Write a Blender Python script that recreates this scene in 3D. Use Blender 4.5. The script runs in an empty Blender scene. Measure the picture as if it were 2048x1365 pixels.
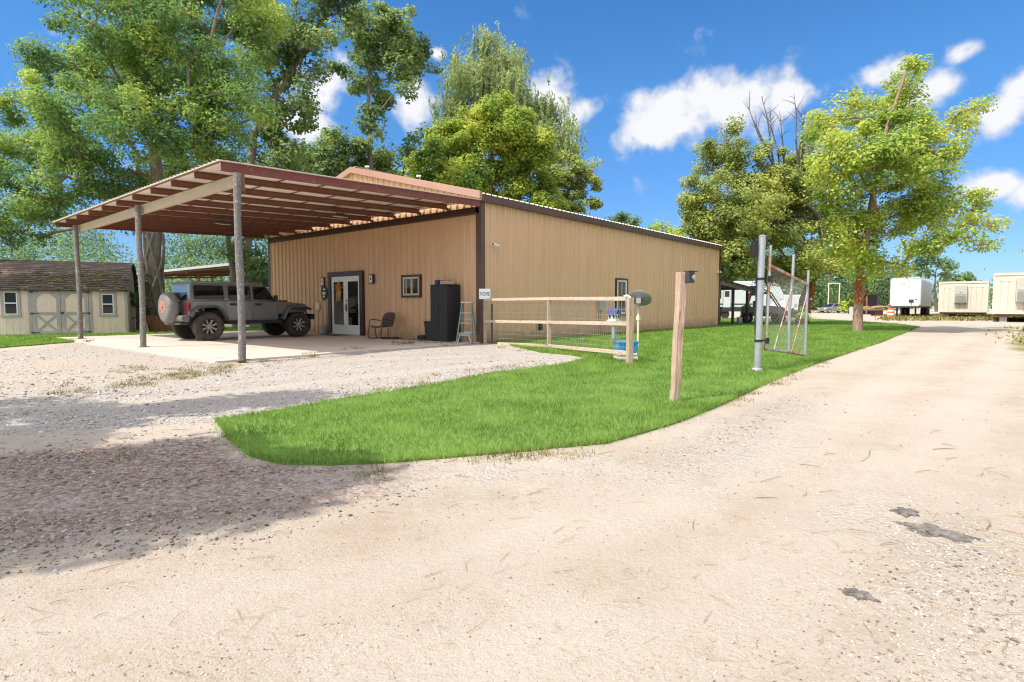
import bpy, bmesh, math, random
import numpy as np
from mathutils import Vector, Matrix

# ------------------------------------------------------------------ camera, light, exposure
scene = bpy.context.scene
COL = scene.collection
R = math.radians
F_PX, CAM_H, HEAD, PITCH = 1146.0, 1.15, R(40.1), R(3.55)
cam_d = bpy.data.cameras.new('camera')
cam_d.sensor_width = 36.0
cam_d.lens = F_PX / 2048 * 36
cam_d.clip_start = 0.05
cam_d.clip_end = 3000
cam = bpy.data.objects.new('camera', cam_d)
COL.objects.link(cam)
cam.location = (0, 0, CAM_H)
cam.rotation_euler = (R(90) - PITCH, 0, HEAD - R(90))
scene.camera = cam
scene.render.resolution_x, scene.render.resolution_y = 1024, 682

SUN_T = Vector((0.64, -0.17, -1.0)).normalized()          # direction the sunlight travels
sd = bpy.data.lights.new('sun', 'SUN')
sd.energy = 3.0
sd.angle = R(0.5)
sd.color = (1.0, 0.955, 0.885)
sun = bpy.data.objects.new('sun', sd)
COL.objects.link(sun)
sun.rotation_euler = SUN_T.to_track_quat('-Z', 'Y').to_euler()

scene.view_settings.view_transform = 'Standard'
scene.view_settings.look = 'None'
scene.view_settings.exposure = 0.88
scene.cycles.filter_width = 1.15
scene.view_settings.gamma = 1.0

# helpers that turn a sight line and a distance / plane into a point of the place
FW = np.array([math.cos(HEAD) * math.cos(PITCH), math.sin(HEAD) * math.cos(PITCH), -math.sin(PITCH)])
RT = np.array([math.sin(HEAD), -math.cos(HEAD), 0.0])
UP = np.cross(RT, FW)
FH = np.array([math.cos(HEAD), math.sin(HEAD), 0.0])
ORG = np.array([0, 0, CAM_H])


def ray(u, v):
    return FW + RT * (u - 1024) / F_PX + UP * (682.5 - v) / F_PX


def gp(u, v, z=0.0):
    r = ray(u, v)
    return ORG + r * ((z - CAM_H) / r[2])


def at(u, v, d):
    r = ray(u, v)
    return ORG + r * d / (r @ FH)


def onX(u, v, X):
    r = ray(u, v)
    return ORG + r * X / r[0]


def onY(u, v, Y):
    r = ray(u, v)
    return ORG + r * Y / r[1]


# sky: Nishita with broken cumulus
world = bpy.data.worlds.new('World')
scene.world = world
world.use_nodes = True
wt = world.node_tree
wn, wl = wt.nodes, wt.links
wn.clear()
w_out = wn.new('ShaderNodeOutputWorld')
w_bg = wn.new('ShaderNodeBackground')
w_bg.inputs['Strength'].default_value = 0.15
wl.new(w_bg.outputs[0], w_out.inputs[0])
sky = wn.new('ShaderNodeTexSky')
sky.sky_type = 'NISHITA'
sky.sun_disc = False
sky.sun_elevation = math.asin(-SUN_T.z)
sky.sun_rotation = math.atan2(-SUN_T.x, -SUN_T.y)
sky.altitude = 0
sky.air_density = 1.0
sky.dust_density = 0.0
sky.ozone_density = 3.0
hs = wn.new('ShaderNodeHueSaturation')
hs.inputs['Saturation'].default_value = 1.25
hs.inputs['Value'].default_value = 1.0
wl.new(sky.outputs[0], hs.inputs['Color'])
tc = wn.new('ShaderNodeTexCoord')


def wmath(op, a, b=None, clamp=False):
    n = wn.new('ShaderNodeMath')
    n.operation = op
    n.use_clamp = clamp
    for i, x in enumerate((a, b)):
        if x is None:
            continue
        if isinstance(x, (int, float)):
            n.inputs[i].default_value = x
        else:
            wl.new(x, n.inputs[i])
    return n.outputs[0]


nz = wn.new('ShaderNodeTexNoise')
nz.inputs['Scale'].default_value = 11.0
nz.inputs['Detail'].default_value = 7.0
nz.inputs['Roughness'].default_value = 0.58
wl.new(tc.outputs['Generated'], nz.inputs['Vector'])
nz2 = wn.new('ShaderNodeTexNoise')
nz2.inputs['Scale'].default_value = 34.0
nz2.inputs['Detail'].default_value = 8.0
wl.new(tc.outputs['Generated'], nz2.inputs['Vector'])
CLOUDS = [(1340, 235, 140, 58, 12), (1470, 205, 140, 60, -6), (1300, 268, 90, 32, 10), (1570, 200, 60, 40, 0),
          (650, 175, 55, 70, 0), (625, 250, 60, 45, 0), (828, 215, 48, 55, 0), (875, 108, 20, 16, 0),
          (1095, 195, 75, 45, -14), (1165, 225, 50, 40, 0), (1130, 250, 60, 30, 0),
          (1770, 145, 65, 38, 10), (1860, 180, 75, 42, 8), (1935, 98, 55, 28, 14), (1810, 200, 60, 30, 0),
          (2010, 225, 75, 58, 10), (2060, 170, 80, 40, 10), (1985, 372, 85, 36, -6), (2060, 385, 60, 40, 0),
          
          (2300, 300, 200, 80, 0), (-300, 200, 260, 90, 0), (-800, 300, 300, 100, 0)]
# unseen clouds added as fill light behind and above the viewer: (azimuth, elevation, half width, half height) in degrees
FILL_CLOUDS = [(az, el, 34, 19) for az, el in ((130, 40), (165, 25), (200, 48), (235, 30), (270, 42), (300, 28), (330, 55), (180, 70), (250, 62), (0, 75), (95, 62), (215, 14), (285, 12), (150, 12))]
acc = None
for spec in CLOUDS + FILL_CLOUDS:
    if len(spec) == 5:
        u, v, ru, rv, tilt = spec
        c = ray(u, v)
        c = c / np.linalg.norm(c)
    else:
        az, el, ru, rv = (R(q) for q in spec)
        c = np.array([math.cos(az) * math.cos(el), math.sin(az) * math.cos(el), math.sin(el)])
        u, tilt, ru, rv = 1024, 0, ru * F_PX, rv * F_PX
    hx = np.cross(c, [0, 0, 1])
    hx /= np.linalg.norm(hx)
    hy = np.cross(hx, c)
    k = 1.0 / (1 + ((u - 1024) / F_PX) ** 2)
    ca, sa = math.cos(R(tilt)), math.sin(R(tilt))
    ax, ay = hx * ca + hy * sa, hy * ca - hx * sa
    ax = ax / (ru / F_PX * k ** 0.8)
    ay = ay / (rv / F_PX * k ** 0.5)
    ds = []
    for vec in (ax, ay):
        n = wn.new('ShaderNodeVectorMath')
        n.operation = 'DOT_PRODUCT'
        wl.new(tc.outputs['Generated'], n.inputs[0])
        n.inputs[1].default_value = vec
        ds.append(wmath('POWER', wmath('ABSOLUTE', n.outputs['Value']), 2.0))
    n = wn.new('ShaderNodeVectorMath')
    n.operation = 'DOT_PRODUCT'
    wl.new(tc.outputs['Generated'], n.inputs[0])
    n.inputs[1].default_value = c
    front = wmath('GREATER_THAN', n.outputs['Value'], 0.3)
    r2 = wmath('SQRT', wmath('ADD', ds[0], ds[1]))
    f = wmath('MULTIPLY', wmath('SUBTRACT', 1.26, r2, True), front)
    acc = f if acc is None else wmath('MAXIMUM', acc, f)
body = wmath('ADD', acc, wmath('MULTIPLY', wmath('SUBTRACT', nz.outputs['Fac'], 0.5), 2.3))
body = wmath('ADD', body, wmath('MULTIPLY', wmath('SUBTRACT', nz2.outputs['Fac'], 0.5), 0.9))
alpha = wn.new('ShaderNodeMapRange')
alpha.interpolation_type = 'SMOOTHSTEP'
alpha.inputs['From Min'].default_value = 0.22
alpha.inputs['From Max'].default_value = 0.95
wl.new(body, alpha.inputs['Value'])
shade = wn.new('ShaderNodeValToRGB')
shade.color_ramp.elements[0].position = 0.35
shade.color_ramp.elements[0].color = (2.5, 2.65, 3.05, 1)
shade.color_ramp.elements[1].position = 1.15 - .2
shade.color_ramp.elements[1].color = (3.55, 3.55, 3.6, 1)
wl.new(body, shade.inputs['Fac'])
sep = wn.new('ShaderNodeSeparateXYZ')
wl.new(tc.outputs['Generated'], sep.inputs[0])
hz_r = wn.new('ShaderNodeValToRGB')          # thinner, bluer air low over the tree line
hz_r.color_ramp.elements[0].position = 0.0
hz_r.color_ramp.elements[0].color = (0.22, 0.305, 0.50, 1)
hz_r.color_ramp.elements[1].position = 0.34
hz_r.color_ramp.elements[1].color = (0.51, 0.61, 0.67, 1)
wl.new(sep.outputs['Z'], hz_r.inputs['Fac'])
hz_m = wn.new('ShaderNodeMix')
hz_m.data_type = 'RGBA'
hz_m.blend_type = 'MULTIPLY'
hz_m.inputs['Factor'].default_value = 1.0
wl.new(hs.outputs[0], hz_m.inputs['A'])
wl.new(hz_r.outputs[0], hz_m.inputs['B'])
cmix = wn.new('ShaderNodeMix')
cmix.data_type = 'RGBA'
wl.new(wmath('MULTIPLY', alpha.outputs[0], 0.96), cmix.inputs['Factor'])
wl.new(hz_m.outputs['Result'], cmix.inputs['A'])
# cloud colour boosted toward the sun, adding fill light to the shaded walls
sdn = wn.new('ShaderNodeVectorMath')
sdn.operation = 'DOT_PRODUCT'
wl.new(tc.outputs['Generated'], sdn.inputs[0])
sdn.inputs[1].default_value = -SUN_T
fill_boost = wmath('ADD', wmath('MULTIPLY', wmath('POWER', wmath('MAXIMUM', sdn.outputs['Value'], 0.0), 2.0), 2.5), 1.0)
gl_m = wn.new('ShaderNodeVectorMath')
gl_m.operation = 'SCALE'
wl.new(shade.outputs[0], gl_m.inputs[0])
wl.new(fill_boost, gl_m.inputs['Scale'])
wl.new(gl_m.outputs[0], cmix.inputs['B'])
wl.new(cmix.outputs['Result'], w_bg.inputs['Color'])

# ------------------------------------------------------------------ mesh and tagging helpers
rng = np.random.default_rng(7)
random.seed(7)


class MB:
    def __init__(s):
        s.v, s.f = [], []

    def add(s, vs, fs, mat=None):
        o = len(s.v)
        for p in vs:
            p = Vector(p)
            s.v.append(mat @ p if mat else p)
        s.f += [tuple(i + o for i in f) for f in fs]
        return s

    def box(s, c, size, rz=0.0, mat=None):
        x, y, z = (k / 2 for k in size)
        m = Matrix.Translation(Vector(c)) @ Matrix.Rotation(rz, 4, 'Z')
        if mat:
            m = mat @ m
        return s.add([(-x, -y, -z), (x, -y, -z), (x, y, -z), (-x, y, -z), (-x, -y, z), (x, -y, z), (x, y, z), (-x, y, z)],
                     [(0, 3, 2, 1), (4, 5, 6, 7), (0, 1, 5, 4), (1, 2, 6, 5), (2, 3, 7, 6), (3, 0, 4, 7)], m)

    def b2(s, p, q):
        return s.box([(a + b) / 2 for a, b in zip(p, q)], [abs(a - b) for a, b in zip(p, q)])

    def beam(s, p, q, w, h, up=(0, 0, 1)):
        p, q = Vector(p), Vector(q)
        d = (q - p)
        L = d.length
        d.normalize()
        sd_ = d.cross(Vector(up))
        if sd_.length < 1e-4:
            sd_ = d.cross(Vector((1, 0, 0)))
        sd_.normalize()
        u2 = sd_.cross(d)
        m = Matrix((d, sd_, u2)).transposed().to_4x4()
        m.translation = (p + q) / 2
        return s.box((0, 0, 0), (L, w, h), 0, m)

    def tube(s, pts, r, n=8, cap=True):
        pts = [Vector(p) for p in pts]
        rr = r if isinstance(r, (list, tuple)) else [r] * len(pts)
        o = len(s.v)
        ref = None
        for i, p in enumerate(pts):
            t = (pts[min(i + 1, len(pts) - 1)] - pts[max(i - 1, 0)])
            if t.length < 1e-9:
                t = Vector((0, 0, 1))
            t.normalize()
            if ref is None:
                ref = t.cross(Vector((0, 0, 1)) if abs(t.z) < 0.9 else Vector((1, 0, 0)))
            ref = (ref - t * ref.dot(t))
            ref.normalize()
            b = t.cross(ref)
            for k in range(n):
                a = 2 * math.pi * k / n
                s.v.append(p + (ref * math.cos(a) + b * math.sin(a)) * rr[i])
        for i in range(len(pts) - 1):
            for k in range(n):
                a, b_ = o + i * n + k, o + i * n + (k + 1) % n
                s.f.append((a, b_, b_ + n, a + n))
        if cap:
            s.f.append(tuple(o + k for k in reversed(range(n))))
            s.f.append(tuple(o + (len(pts) - 1) * n + k for k in range(n)))
        return s

    def prism(s, poly, axis, lo, hi, mat=None):
        def mp(a, b, c):
            return {'x': (c, a, b), 'y': (a, c, b), 'z': (a, b, c)}[axis]
        n = len(poly)
        vs = [mp(a, b, lo) for a, b in poly] + [mp(a, b, hi) for a, b in poly]
        fs = [tuple(range(n)), tuple(reversed(range(n, 2 * n)))]
        fs += [(i, i + n, (i + 1) % n + n, (i + 1) % n) for i in range(n)]
        return s.add(vs, fs, mat)

    def loft(s, rings, cap=True):
        n = len(rings[0])
        o = len(s.v)
        for rg in rings:
            s.v += [Vector(p) for p in rg]
        for i in range(len(rings) - 1):
            for k in range(n):
                a, b = o + i * n + k, o + i * n + (k + 1) % n
                s.f.append((a, b, b + n, a + n))
        if cap:
            s.f.append(tuple(o + k for k in reversed(range(n))))
            s.f.append(tuple(o + (len(rings) - 1) * n + k for k in range(n)))
        return s

    def lathe(s, prof, n=24, mat=None, jitter=0.0, caps=True):
        vs, fs = [], []
        for r, h in prof:
            for k in range(n):
                a = 2 * math.pi * k / n
                rr = r * (1 + jitter * random.uniform(-1, 1))
                vs.append((rr * math.cos(a), rr * math.sin(a), h))
        for i in range(len(prof) - 1):
            for k in range(n):
                a, b = i * n + k, i * n + (k + 1) % n
                fs.append((a, b, b + n, a + n))
        if caps:
            fs.append(tuple(reversed(range(n))))
            fs.append(tuple((len(prof) - 1) * n + k for k in range(n)))
        return s.add(vs, fs, mat)

    def rock(s, c, size, mat=None, sub=1):
        bm = bmesh.new()
        bmesh.ops.create_icosphere(bm, subdivisions=sub, radius=1)
        vs = [(c[0] + p.co.x * size[0] * random.uniform(.75, 1.1), c[1] + p.co.y * size[1] * random.uniform(.75, 1.1),
               c[2] + p.co.z * size[2] * random.uniform(.75, 1.1)) for p in bm.verts]
        fs = [tuple(q.index for q in f.verts) for f in bm.faces]
        bm.free()
        return s.add(vs, fs, mat)

    def build(s, name, m, parent=None, bevel=0.0, smooth=None, loc=None, recalc=True):
        me = bpy.data.meshes.new(name)
        me.from_pydata([tuple(p) for p in s.v], [], s.f)
        if recalc:
            bm = bmesh.new()
            bm.from_mesh(me)
            bmesh.ops.recalc_face_normals(bm, faces=bm.faces)
            bm.to_mesh(me)
            bm.free()
        if smooth is not None:
            me.shade_smooth()
            me.set_sharp_from_angle(angle=R(smooth))
        me.materials.append(m)
        o = bpy.data.objects.new(name, me)
        COL.objects.link(o)
        if parent:
            o.parent = parent
        if loc is not None:
            o.location = loc
        if bevel:
            md = o.modifiers.new('bevel', 'BEVEL')
            md.width = bevel
            md.segments = 2
            md.limit_method = 'ANGLE'
            md.angle_limit = R(40)
            md.harden_normals = False
        return o


def np_mesh(name, V, Fc, m, parent=None, smooth=False):
    V = np.asarray(V, dtype=np.float32)
    Fc = np.asarray(Fc, dtype=np.int32)
    me = bpy.data.meshes.new(name)
    me.vertices.add(len(V))
    me.vertices.foreach_set('co', V.ravel())
    k = Fc.shape[1]
    me.loops.add(Fc.size)
    me.loops.foreach_set('vertex_index', Fc.ravel())
    me.polygons.add(len(Fc))
    me.polygons.foreach_set('loop_start', np.arange(0, Fc.size, k, dtype=np.int32))
    if smooth:
        me.polygons.foreach_set('use_smooth', np.ones(len(Fc), dtype=bool))
    me.update(calc_edges=True)
    me.validate()
    me.materials.append(m)
    o = bpy.data.objects.new(name, me)
    COL.objects.link(o)
    if parent:
        o.parent = parent
    return o


def tag(o, label=None, cat=None, group=None, kind=None):
    if label:
        o['label'] = label
    if cat:
        o['category'] = cat
    if group:
        o['group'] = group
    if kind:
        o['kind'] = kind
    return o


def thing(name, label, cat, loc=(0, 0, 0), rz=0.0, group=None):
    o = bpy.data.objects.new(name, None)
    o.empty_display_size = 0.2
    COL.objects.link(o)
    o.location = tuple(float(q) for q in loc)
    o.rotation_euler = (0, 0, rz)
    return tag(o, label, cat, group)


def copy_tree(o, parent=None):
    c = o.copy()
    COL.objects.link(c)
    c.parent = parent
    for ch in list(o.children):
        copy_tree(ch, c)
    return c


# ------------------------------------------------------------------ materials
def mat(name, c1, c2=None, scale=4.0, rough=0.6, metal=0.0, bump=0.0, bscale=None, stretch=None, c3=None, c3s=1.0, spec=0.5,
        c3lo=0.55, c3hi=0.7, coat=0.0):
    m = bpy.data.materials.new(name)
    m.use_nodes = True
    nt = m.node_tree
    n, l = nt.nodes, nt.links
    p = n['Principled BSDF']
    p.inputs['Roughness'].default_value = rough
    p.inputs['Metallic'].default_value = metal
    p.inputs['Specular IOR Level'].default_value = spec
    p.inputs['Coat Weight'].default_value = coat
    p.inputs['Base Color'].default_value = (*c1, 1)
    t = n.new('ShaderNodeTexCoord')
    vec = t.outputs['Object']
    if stretch:
        mp = n.new('ShaderNodeMapping')
        mp.inputs['Scale'].default_value = stretch
        l.new(vec, mp.inputs['Vector'])
        vec = mp.outputs[0]
    out = None
    if c2:
        nz_ = n.new('ShaderNodeTexNoise')
        nz_.inputs['Scale'].default_value = scale
        nz_.inputs['Detail'].default_value = 6
        nz_.inputs['Roughness'].default_value = 0.65
        l.new(vec, nz_.inputs['Vector'])
        rp = n.new('ShaderNodeValToRGB')
        rp.color_ramp.elements[0].position = 0.33
        rp.color_ramp.elements[1].position = 0.67
        rp.color_ramp.elements[0].color = (*c1, 1)
        rp.color_ramp.elements[1].color = (*c2, 1)
        l.new(nz_.outputs['Fac'], rp.inputs['Fac'])
        out = rp.outputs[0]
        if c3:
            n3 = n.new('ShaderNodeTexNoise')
            n3.inputs['Scale'].default_value = c3s
            n3.inputs['Detail'].default_value = 8
            n3.inputs['Roughness'].default_value = 0.7
            l.new(vec, n3.inputs['Vector'])
            r3 = n.new('ShaderNodeMapRange')
            r3.inputs['From Min'].default_value = c3lo
            r3.inputs['From Max'].default_value = c3hi
            l.new(n3.outputs['Fac'], r3.inputs['Value'])
            mx = n.new('ShaderNodeMix')
            mx.data_type = 'RGBA'
            l.new(r3.outputs[0], mx.inputs['Factor'])
            l.new(out, mx.inputs['A'])
            mx.inputs['B'].default_value = (*c3, 1)
            out = mx.outputs['Result']
        l.new(out, p.inputs['Base Color'])
    if bump:
        nb = n.new('ShaderNodeTexNoise')
        nb.inputs['Scale'].default_value = bscale or scale * 4
        nb.inputs['Detail'].default_value = 5
        l.new(vec, nb.inputs['Vector'])
        b = n.new('ShaderNodeBump')
        b.inputs['Strength'].default_value = bump
        b.inputs['Distance'].default_value = 0.02
        l.new(nb.outputs['Fac'], b.inputs['Height'])
        l.new(b.outputs[0], p.inputs['Normal'])
    return m


def glass(name, c=(0.008, 0.009, 0.01), rough=0.03):
    return mat(name, c, rough=rough, spec=0.5)


def foliage(name, dark, mid, light, trans=0.36, nscale=0.45, tcol=None):
    g_ = 2.2 if 'leaves' in name else 1.0
    dark, mid, light = ([min(.5, q * g_) for q in c] for c in (dark, mid, light))
    m = bpy.data.materials.new(name)
    m.use_nodes = True
    n, l = m.node_tree.nodes, m.node_tree.links
    p = n['Principled BSDF']
    p.inputs['Roughness'].default_value = 0.6
    p.inputs['Specular IOR Level'].default_value = 0.14
    g = n.new('ShaderNodeNewGeometry')
    rp = n.new('ShaderNodeValToRGB')
    e = rp.color_ramp.elements
    e[0].position, e[0].color = 0.1, (*dark, 1)
    e[1].position, e[1].color = 0.95, (*light, 1)
    k = e.new(0.5)
    k.color = (*mid, 1)
    nz_ = n.new('ShaderNodeTexNoise')
    nz_.inputs['Scale'].default_value = nscale
    nz_.inputs['Detail'].default_value = 3
    l.new(g.outputs['Position'], nz_.inputs['Vector'])
    a = n.new('ShaderNodeMath')
    a.operation = 'MULTIPLY_ADD'
    l.new(nz_.outputs['Fac'], a.inputs[0])
    a.inputs[1].default_value = 1.9
    a.inputs[2].default_value = -0.7
    b = n.new('ShaderNodeMath')
    b.operation = 'MULTIPLY_ADD'
    l.new(g.outputs['Random Per Island'], b.inputs[0])
    b.inputs[1].default_value = 0.5
    l.new(a.outputs[0], b.inputs[2])
    l.new(b.outputs[0], rp.inputs['Fac'])
    l.new(rp.outputs[0], p.inputs['Base Color'])
    tr = n.new('ShaderNodeBsdfTranslucent')
    hv = n.new('ShaderNodeHueSaturation')
    hv.inputs['Hue'].default_value = 0.485
    hv.inputs['Value'].default_value = 1.7
    l.new(rp.outputs[0], hv.inputs['Color'])
    l.new(hv.outputs[0], tr.inputs['Color'])
    mx = n.new('ShaderNodeMixShader')
    mx.inputs[0].default_value = trans
    m.diffuse_color = (*mid, 1)
    l.new(p.outputs[0], mx.inputs[1])
    l.new(tr.outputs[0], mx.inputs[2])
    l.new(mx.outputs[0], n['Material Output'].inputs['Surface'])
    return m


M = {}
M['tan_metal'] = mat('tan_metal', (0.67, 0.435, 0.255), (0.61, 0.39, 0.225), 3.0, 0.42, stretch=(1.6, 1.6, .12), spec=0.5, c3=(0.54, 0.34, 0.19), c3s=2.0, c3lo=.55, c3hi=.75)
M['brown_trim'] = mat('brown_trim', (0.085, 0.045, 0.032), (0.11, 0.06, 0.043), 3, 0.45)
M['rake_trim'] = mat('rake_trim', (0.38, 0.225, 0.165), (0.34, 0.20, 0.145), 2, 0.45)
M['roof_metal'] = mat('roof_metal', (0.55, 0.47, 0.32), (0.48, 0.40, 0.27), 2, 0.4, metal=0.0)
M['cream_sheet'] = mat('cream_sheet', (0.86, 0.81, 0.72), (0.82, 0.77, 0.67), 2, 0.5)
M['red_oxide'] = mat('red_oxide', (0.225, 0.085, 0.052), (0.175, 0.062, 0.038), 5, 0.55, c3=(0.27, 0.12, 0.08), c3s=9)
M['fascia_red'] = mat('fascia_red', (0.215, 0.055, 0.04), (0.15, 0.04, 0.03), 7, 0.6, c3=(0.34, 0.16, 0.13), c3s=14)
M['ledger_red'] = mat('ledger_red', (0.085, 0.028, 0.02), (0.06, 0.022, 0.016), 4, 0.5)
M['galv_beam'] = mat('galv_beam', (0.50, 0.40, 0.24), (0.42, 0.34, 0.22), 6, 0.6, c3=(0.33, 0.31, 0.27), c3s=4, c3lo=.5, c3hi=.75)
M['old_pipe'] = mat('old_pipe', (0.125, 0.112, 0.10), (0.20, 0.18, 0.165), 14, 0.75, c3=(0.62, 0.60, 0.57), c3s=34, c3lo=.57, c3hi=.66, bump=.3, bscale=60, stretch=(1, 1, .5))
M['concrete'] = mat('concrete', (0.56, 0.47, 0.39), (0.49, 0.41, 0.34), 1.1, 0.85, c3=(0.36, 0.30, 0.25), c3s=2.2, c3lo=.6, c3hi=.8, bump=.08, bscale=60)
M['white_paint'] = mat('white_paint', (0.78, 0.78, 0.76), (0.72, 0.72, 0.70), 3, 0.4)
M['white_plain'] = mat('white_plain', (0.8, 0.8, 0.79), rough=0.35)
M['glass_dark'] = glass('glass_dark')
M['glass_green'] = glass('glass_green', (0.03, 0.04, 0.03), .05)
M['black_plastic'] = mat('black_plastic', (0.012, 0.012, 0.013), (0.018, 0.018, 0.019), 8, 0.5)
M['black_satin'] = mat('black_satin', (0.016, 0.016, 0.017), rough=0.42)
M['rubber'] = mat('rubber', (0.022, 0.020, 0.018), (0.055, 0.044, 0.034), 6, 0.85, bump=.2, bscale=50)
M['rubber_dusty'] = mat('rubber_dusty', (0.10, 0.075, 0.056), (0.05, 0.04, 0.032), 5, 0.9, bump=.2, bscale=50)
M['jeep_paint'] = mat('grey_paint', (0.165, 0.165, 0.164), (0.18, 0.178, 0.172), 3, 0.22, spec=.5, coat=1.0)
M['jeep_flare'] = mat('dark_grey_paint', (0.085, 0.083, 0.082), (0.10, 0.095, 0.09), 4, 0.38)
M['alloy'] = mat('alloy', (0.36, 0.35, 0.335), (0.28, 0.27, 0.26), 6, 0.35, metal=.15)
M['bumper_dirty'] = mat('bumper_dirty', (0.115, 0.11, 0.105), (0.21, 0.175, 0.135), 6, 0.55)
M['cover_vinyl'] = mat('cover_vinyl', (0.20, 0.19, 0.18), (0.16, 0.155, 0.15), 5, 0.6, bump=.55, bscale=7, stretch=(1, .35, 1))
M['orange_print'] = mat('orange_print', (0.50, 0.20, 0.135), (0.36, 0.15, 0.11), 12, 0.6)
M['red_lens'] = mat('red_lens', (0.45, 0.015, 0.02), (0.35, 0.01, 0.015), 10, 0.15)
M['brown_paint'] = mat('brown_paint', (0.045, 0.026, 0.021), (0.06, 0.034, 0.026), 10, 0.4)
M['teal_fibre'] = mat('teal_fibre', (0.10, 0.225, 0.19), (0.14, 0.26, 0.22), 8, 0.6, c3=(0.42, 0.33, 0.18), c3s=9, c3lo=.56, c3hi=.7)
M['aluminium'] = mat('aluminium', (0.55, 0.56, 0.56), (0.45, 0.46, 0.46), 7, 0.4, metal=.5)
M['fence_wood'] = mat('fence_wood', (0.50, 0.38, 0.275), (0.35, 0.25, 0.17), 9, 0.85, stretch=(3, 3, .35), c3=(0.24, 0.14, 0.085), c3s=4, c3lo=.60, c3hi=.68, bump=.5, bscale=24)
M['rail_wood'] = mat('rail_wood', (0.60, 0.49, 0.37), (0.44, 0.345, 0.25), 8, 0.85, stretch=(.7, .7, 3.5), c3=(0.27, 0.165, 0.10), c3s=4, c3lo=.61, c3hi=.68, bump=.4, bscale=24)
M['post_wood'] = mat('post_wood', (0.60, 0.44, 0.33), (0.40, 0.255, 0.17), 9, 0.85, stretch=(5, 5, .45), c3=(0.21, 0.10, 0.055), c3s=4.2, c3lo=.60, c3hi=.66, bump=.8, bscale=16)
M['wire'] = mat('wire', (0.44, 0.42, 0.39), (0.34, 0.31, 0.27), 10, 0.5, metal=.4)
M['galv'] = mat('galv', (0.42, 0.44, 0.46), (0.34, 0.35, 0.37), 12, 0.45, metal=.45)
M['galv_rust'] = mat('galv_rust', (0.44, 0.43, 0.43), (0.38, 0.36, 0.35), 9, 0.55, metal=.3, c3=(0.38, 0.15, 0.055), c3s=3.2, c3lo=.47, c3hi=.56)
M['rusty'] = mat('rusty', (0.36, 0.14, 0.06), (0.22, 0.085, 0.04), 9, 0.85)
M['dish'] = mat('dish_grey', (0.20, 0.20, 0.185), (0.17, 0.17, 0.158), 4, 0.5)
M['blue_plastic'] = mat('blue_plastic', (0.03, 0.30, 0.62), (0.05, 0.36, 0.66), 4, 0.4)
M['blue_dark'] = mat('blue_dark', (0.025, 0.04, 0.15), (0.03, 0.05, 0.18), 5, 0.4)
M['shed_wall'] = mat('shed_wall', (0.71, 0.57, 0.475), (0.64, 0.51, 0.415), 5, 0.75, stretch=(6, 6, .5), c3=(0.33, 0.26, 0.15), c3s=3.5, c3lo=.58, c3hi=.75)
M['shed_trim'] = mat('shed_trim', (0.385, 0.345, 0.325), (0.325, 0.29, 0.27), 6, 0.7)
M['dark_wood'] = mat('dark_wood', (0.07, 0.055, 0.042), (0.11, 0.085, 0.065), 6, 0.85, stretch=(4, 4, .4))
M['grey_sheet'] = mat('grey_sheet', (0.56, 0.57, 0.57), (0.48, 0.49, 0.49), 3, 0.45, metal=.3)
M['rust_panel'] = mat('rust_panel', (0.20, 0.085, 0.045), (0.14, 0.06, 0.035), 3, 0.8)
M['plank'] = mat('plank', (0.50, 0.36, 0.23), (0.40, 0.28, 0.17), 5, 0.8)
M['rv_white'] = mat('rv_white', (0.70, 0.71, 0.72), (0.64, 0.65, 0.66), 2, 0.35)
M['rv_dark'] = mat('rv_dark', (0.035, 0.036, 0.04), (0.05, 0.05, 0.052), 3, 0.5)
M['camo'] = mat('camo', (0.10, 0.105, 0.07), (0.42, 0.39, 0.31), 5, 0.8, c3=(0.02, 0.02, 0.016), c3s=5.5, c3lo=.54, c3hi=.58)
M['trailer_grey'] = mat('trailer_grey', (0.24, 0.21, 0.185), (0.17, 0.145, 0.125), 4, 0.8)
M['sedan_paint'] = mat('sedan_paint', (0.22, 0.225, 0.235), rough=.25, metal=.3, coat=.6)
M['chrome'] = mat('chrome', (0.55, 0.55, 0.55), rough=.25, metal=.9)
M['beige_siding'] = mat('beige_siding', (0.62, 0.565, 0.46), (0.56, 0.51, 0.41), 1.5, 0.65)
M['beige_side'] = mat('beige_side', (0.62, 0.50, 0.32), (0.56, 0.45, 0.28), 1.5, 0.65)
M['ac_grey'] = mat('ac_grey', (0.47, 0.45, 0.38), (0.43, 0.41, 0.35), 4, 0.5)
M['ac_grille'] = mat('ac_grille', (0.30, 0.30, 0.28), (0.25, 0.25, 0.235), 20, 0.6)
M['box_white'] = mat('box_white', (0.76, 0.77, 0.78), (0.70, 0.71, 0.72), 1.4, 0.4, c3=(0.55, 0.55, 0.54), c3s=3, c3lo=.62, c3hi=.8)
M['box_side'] = mat('box_side', (0.62, 0.61, 0.58), (0.52, 0.51, 0.49), 2, 0.4, metal=.25)
M['drum_orange'] = mat('drum_orange', (0.78, 0.16, 0.035), (0.70, 0.13, 0.03), 6, 0.5)
M['lumber'] = mat('lumber', (0.62, 0.40, 0.15), (0.45, 0.25, 0.09), 5, 0.8)
M['asphalt'] = mat('asphalt_lump', (0.085, 0.075, 0.066), (0.22, 0.19, 0.16), 34, 0.9, bump=1.0, bscale=40)
M['stone_grey'] = mat('stone_grey', (0.42, 0.42, 0.41), (0.34, 0.34, 0.33), 7, 0.8)
M['mat_brown'] = mat('mat_brown', (0.16, 0.12, 0.09), (0.12, 0.09, 0.07), 12, 0.95)
M['cream'] = mat('cream', (0.70, 0.60, 0.42), (0.64, 0.55, 0.38), 5, 0.5)
M['autumn'] = mat('autumn_flowers', (0.55, 0.18, 0.03), (0.42, 0.26, 0.05), 18, 0.8, c3=(0.16, 0.12, 0.03), c3s=14)
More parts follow.
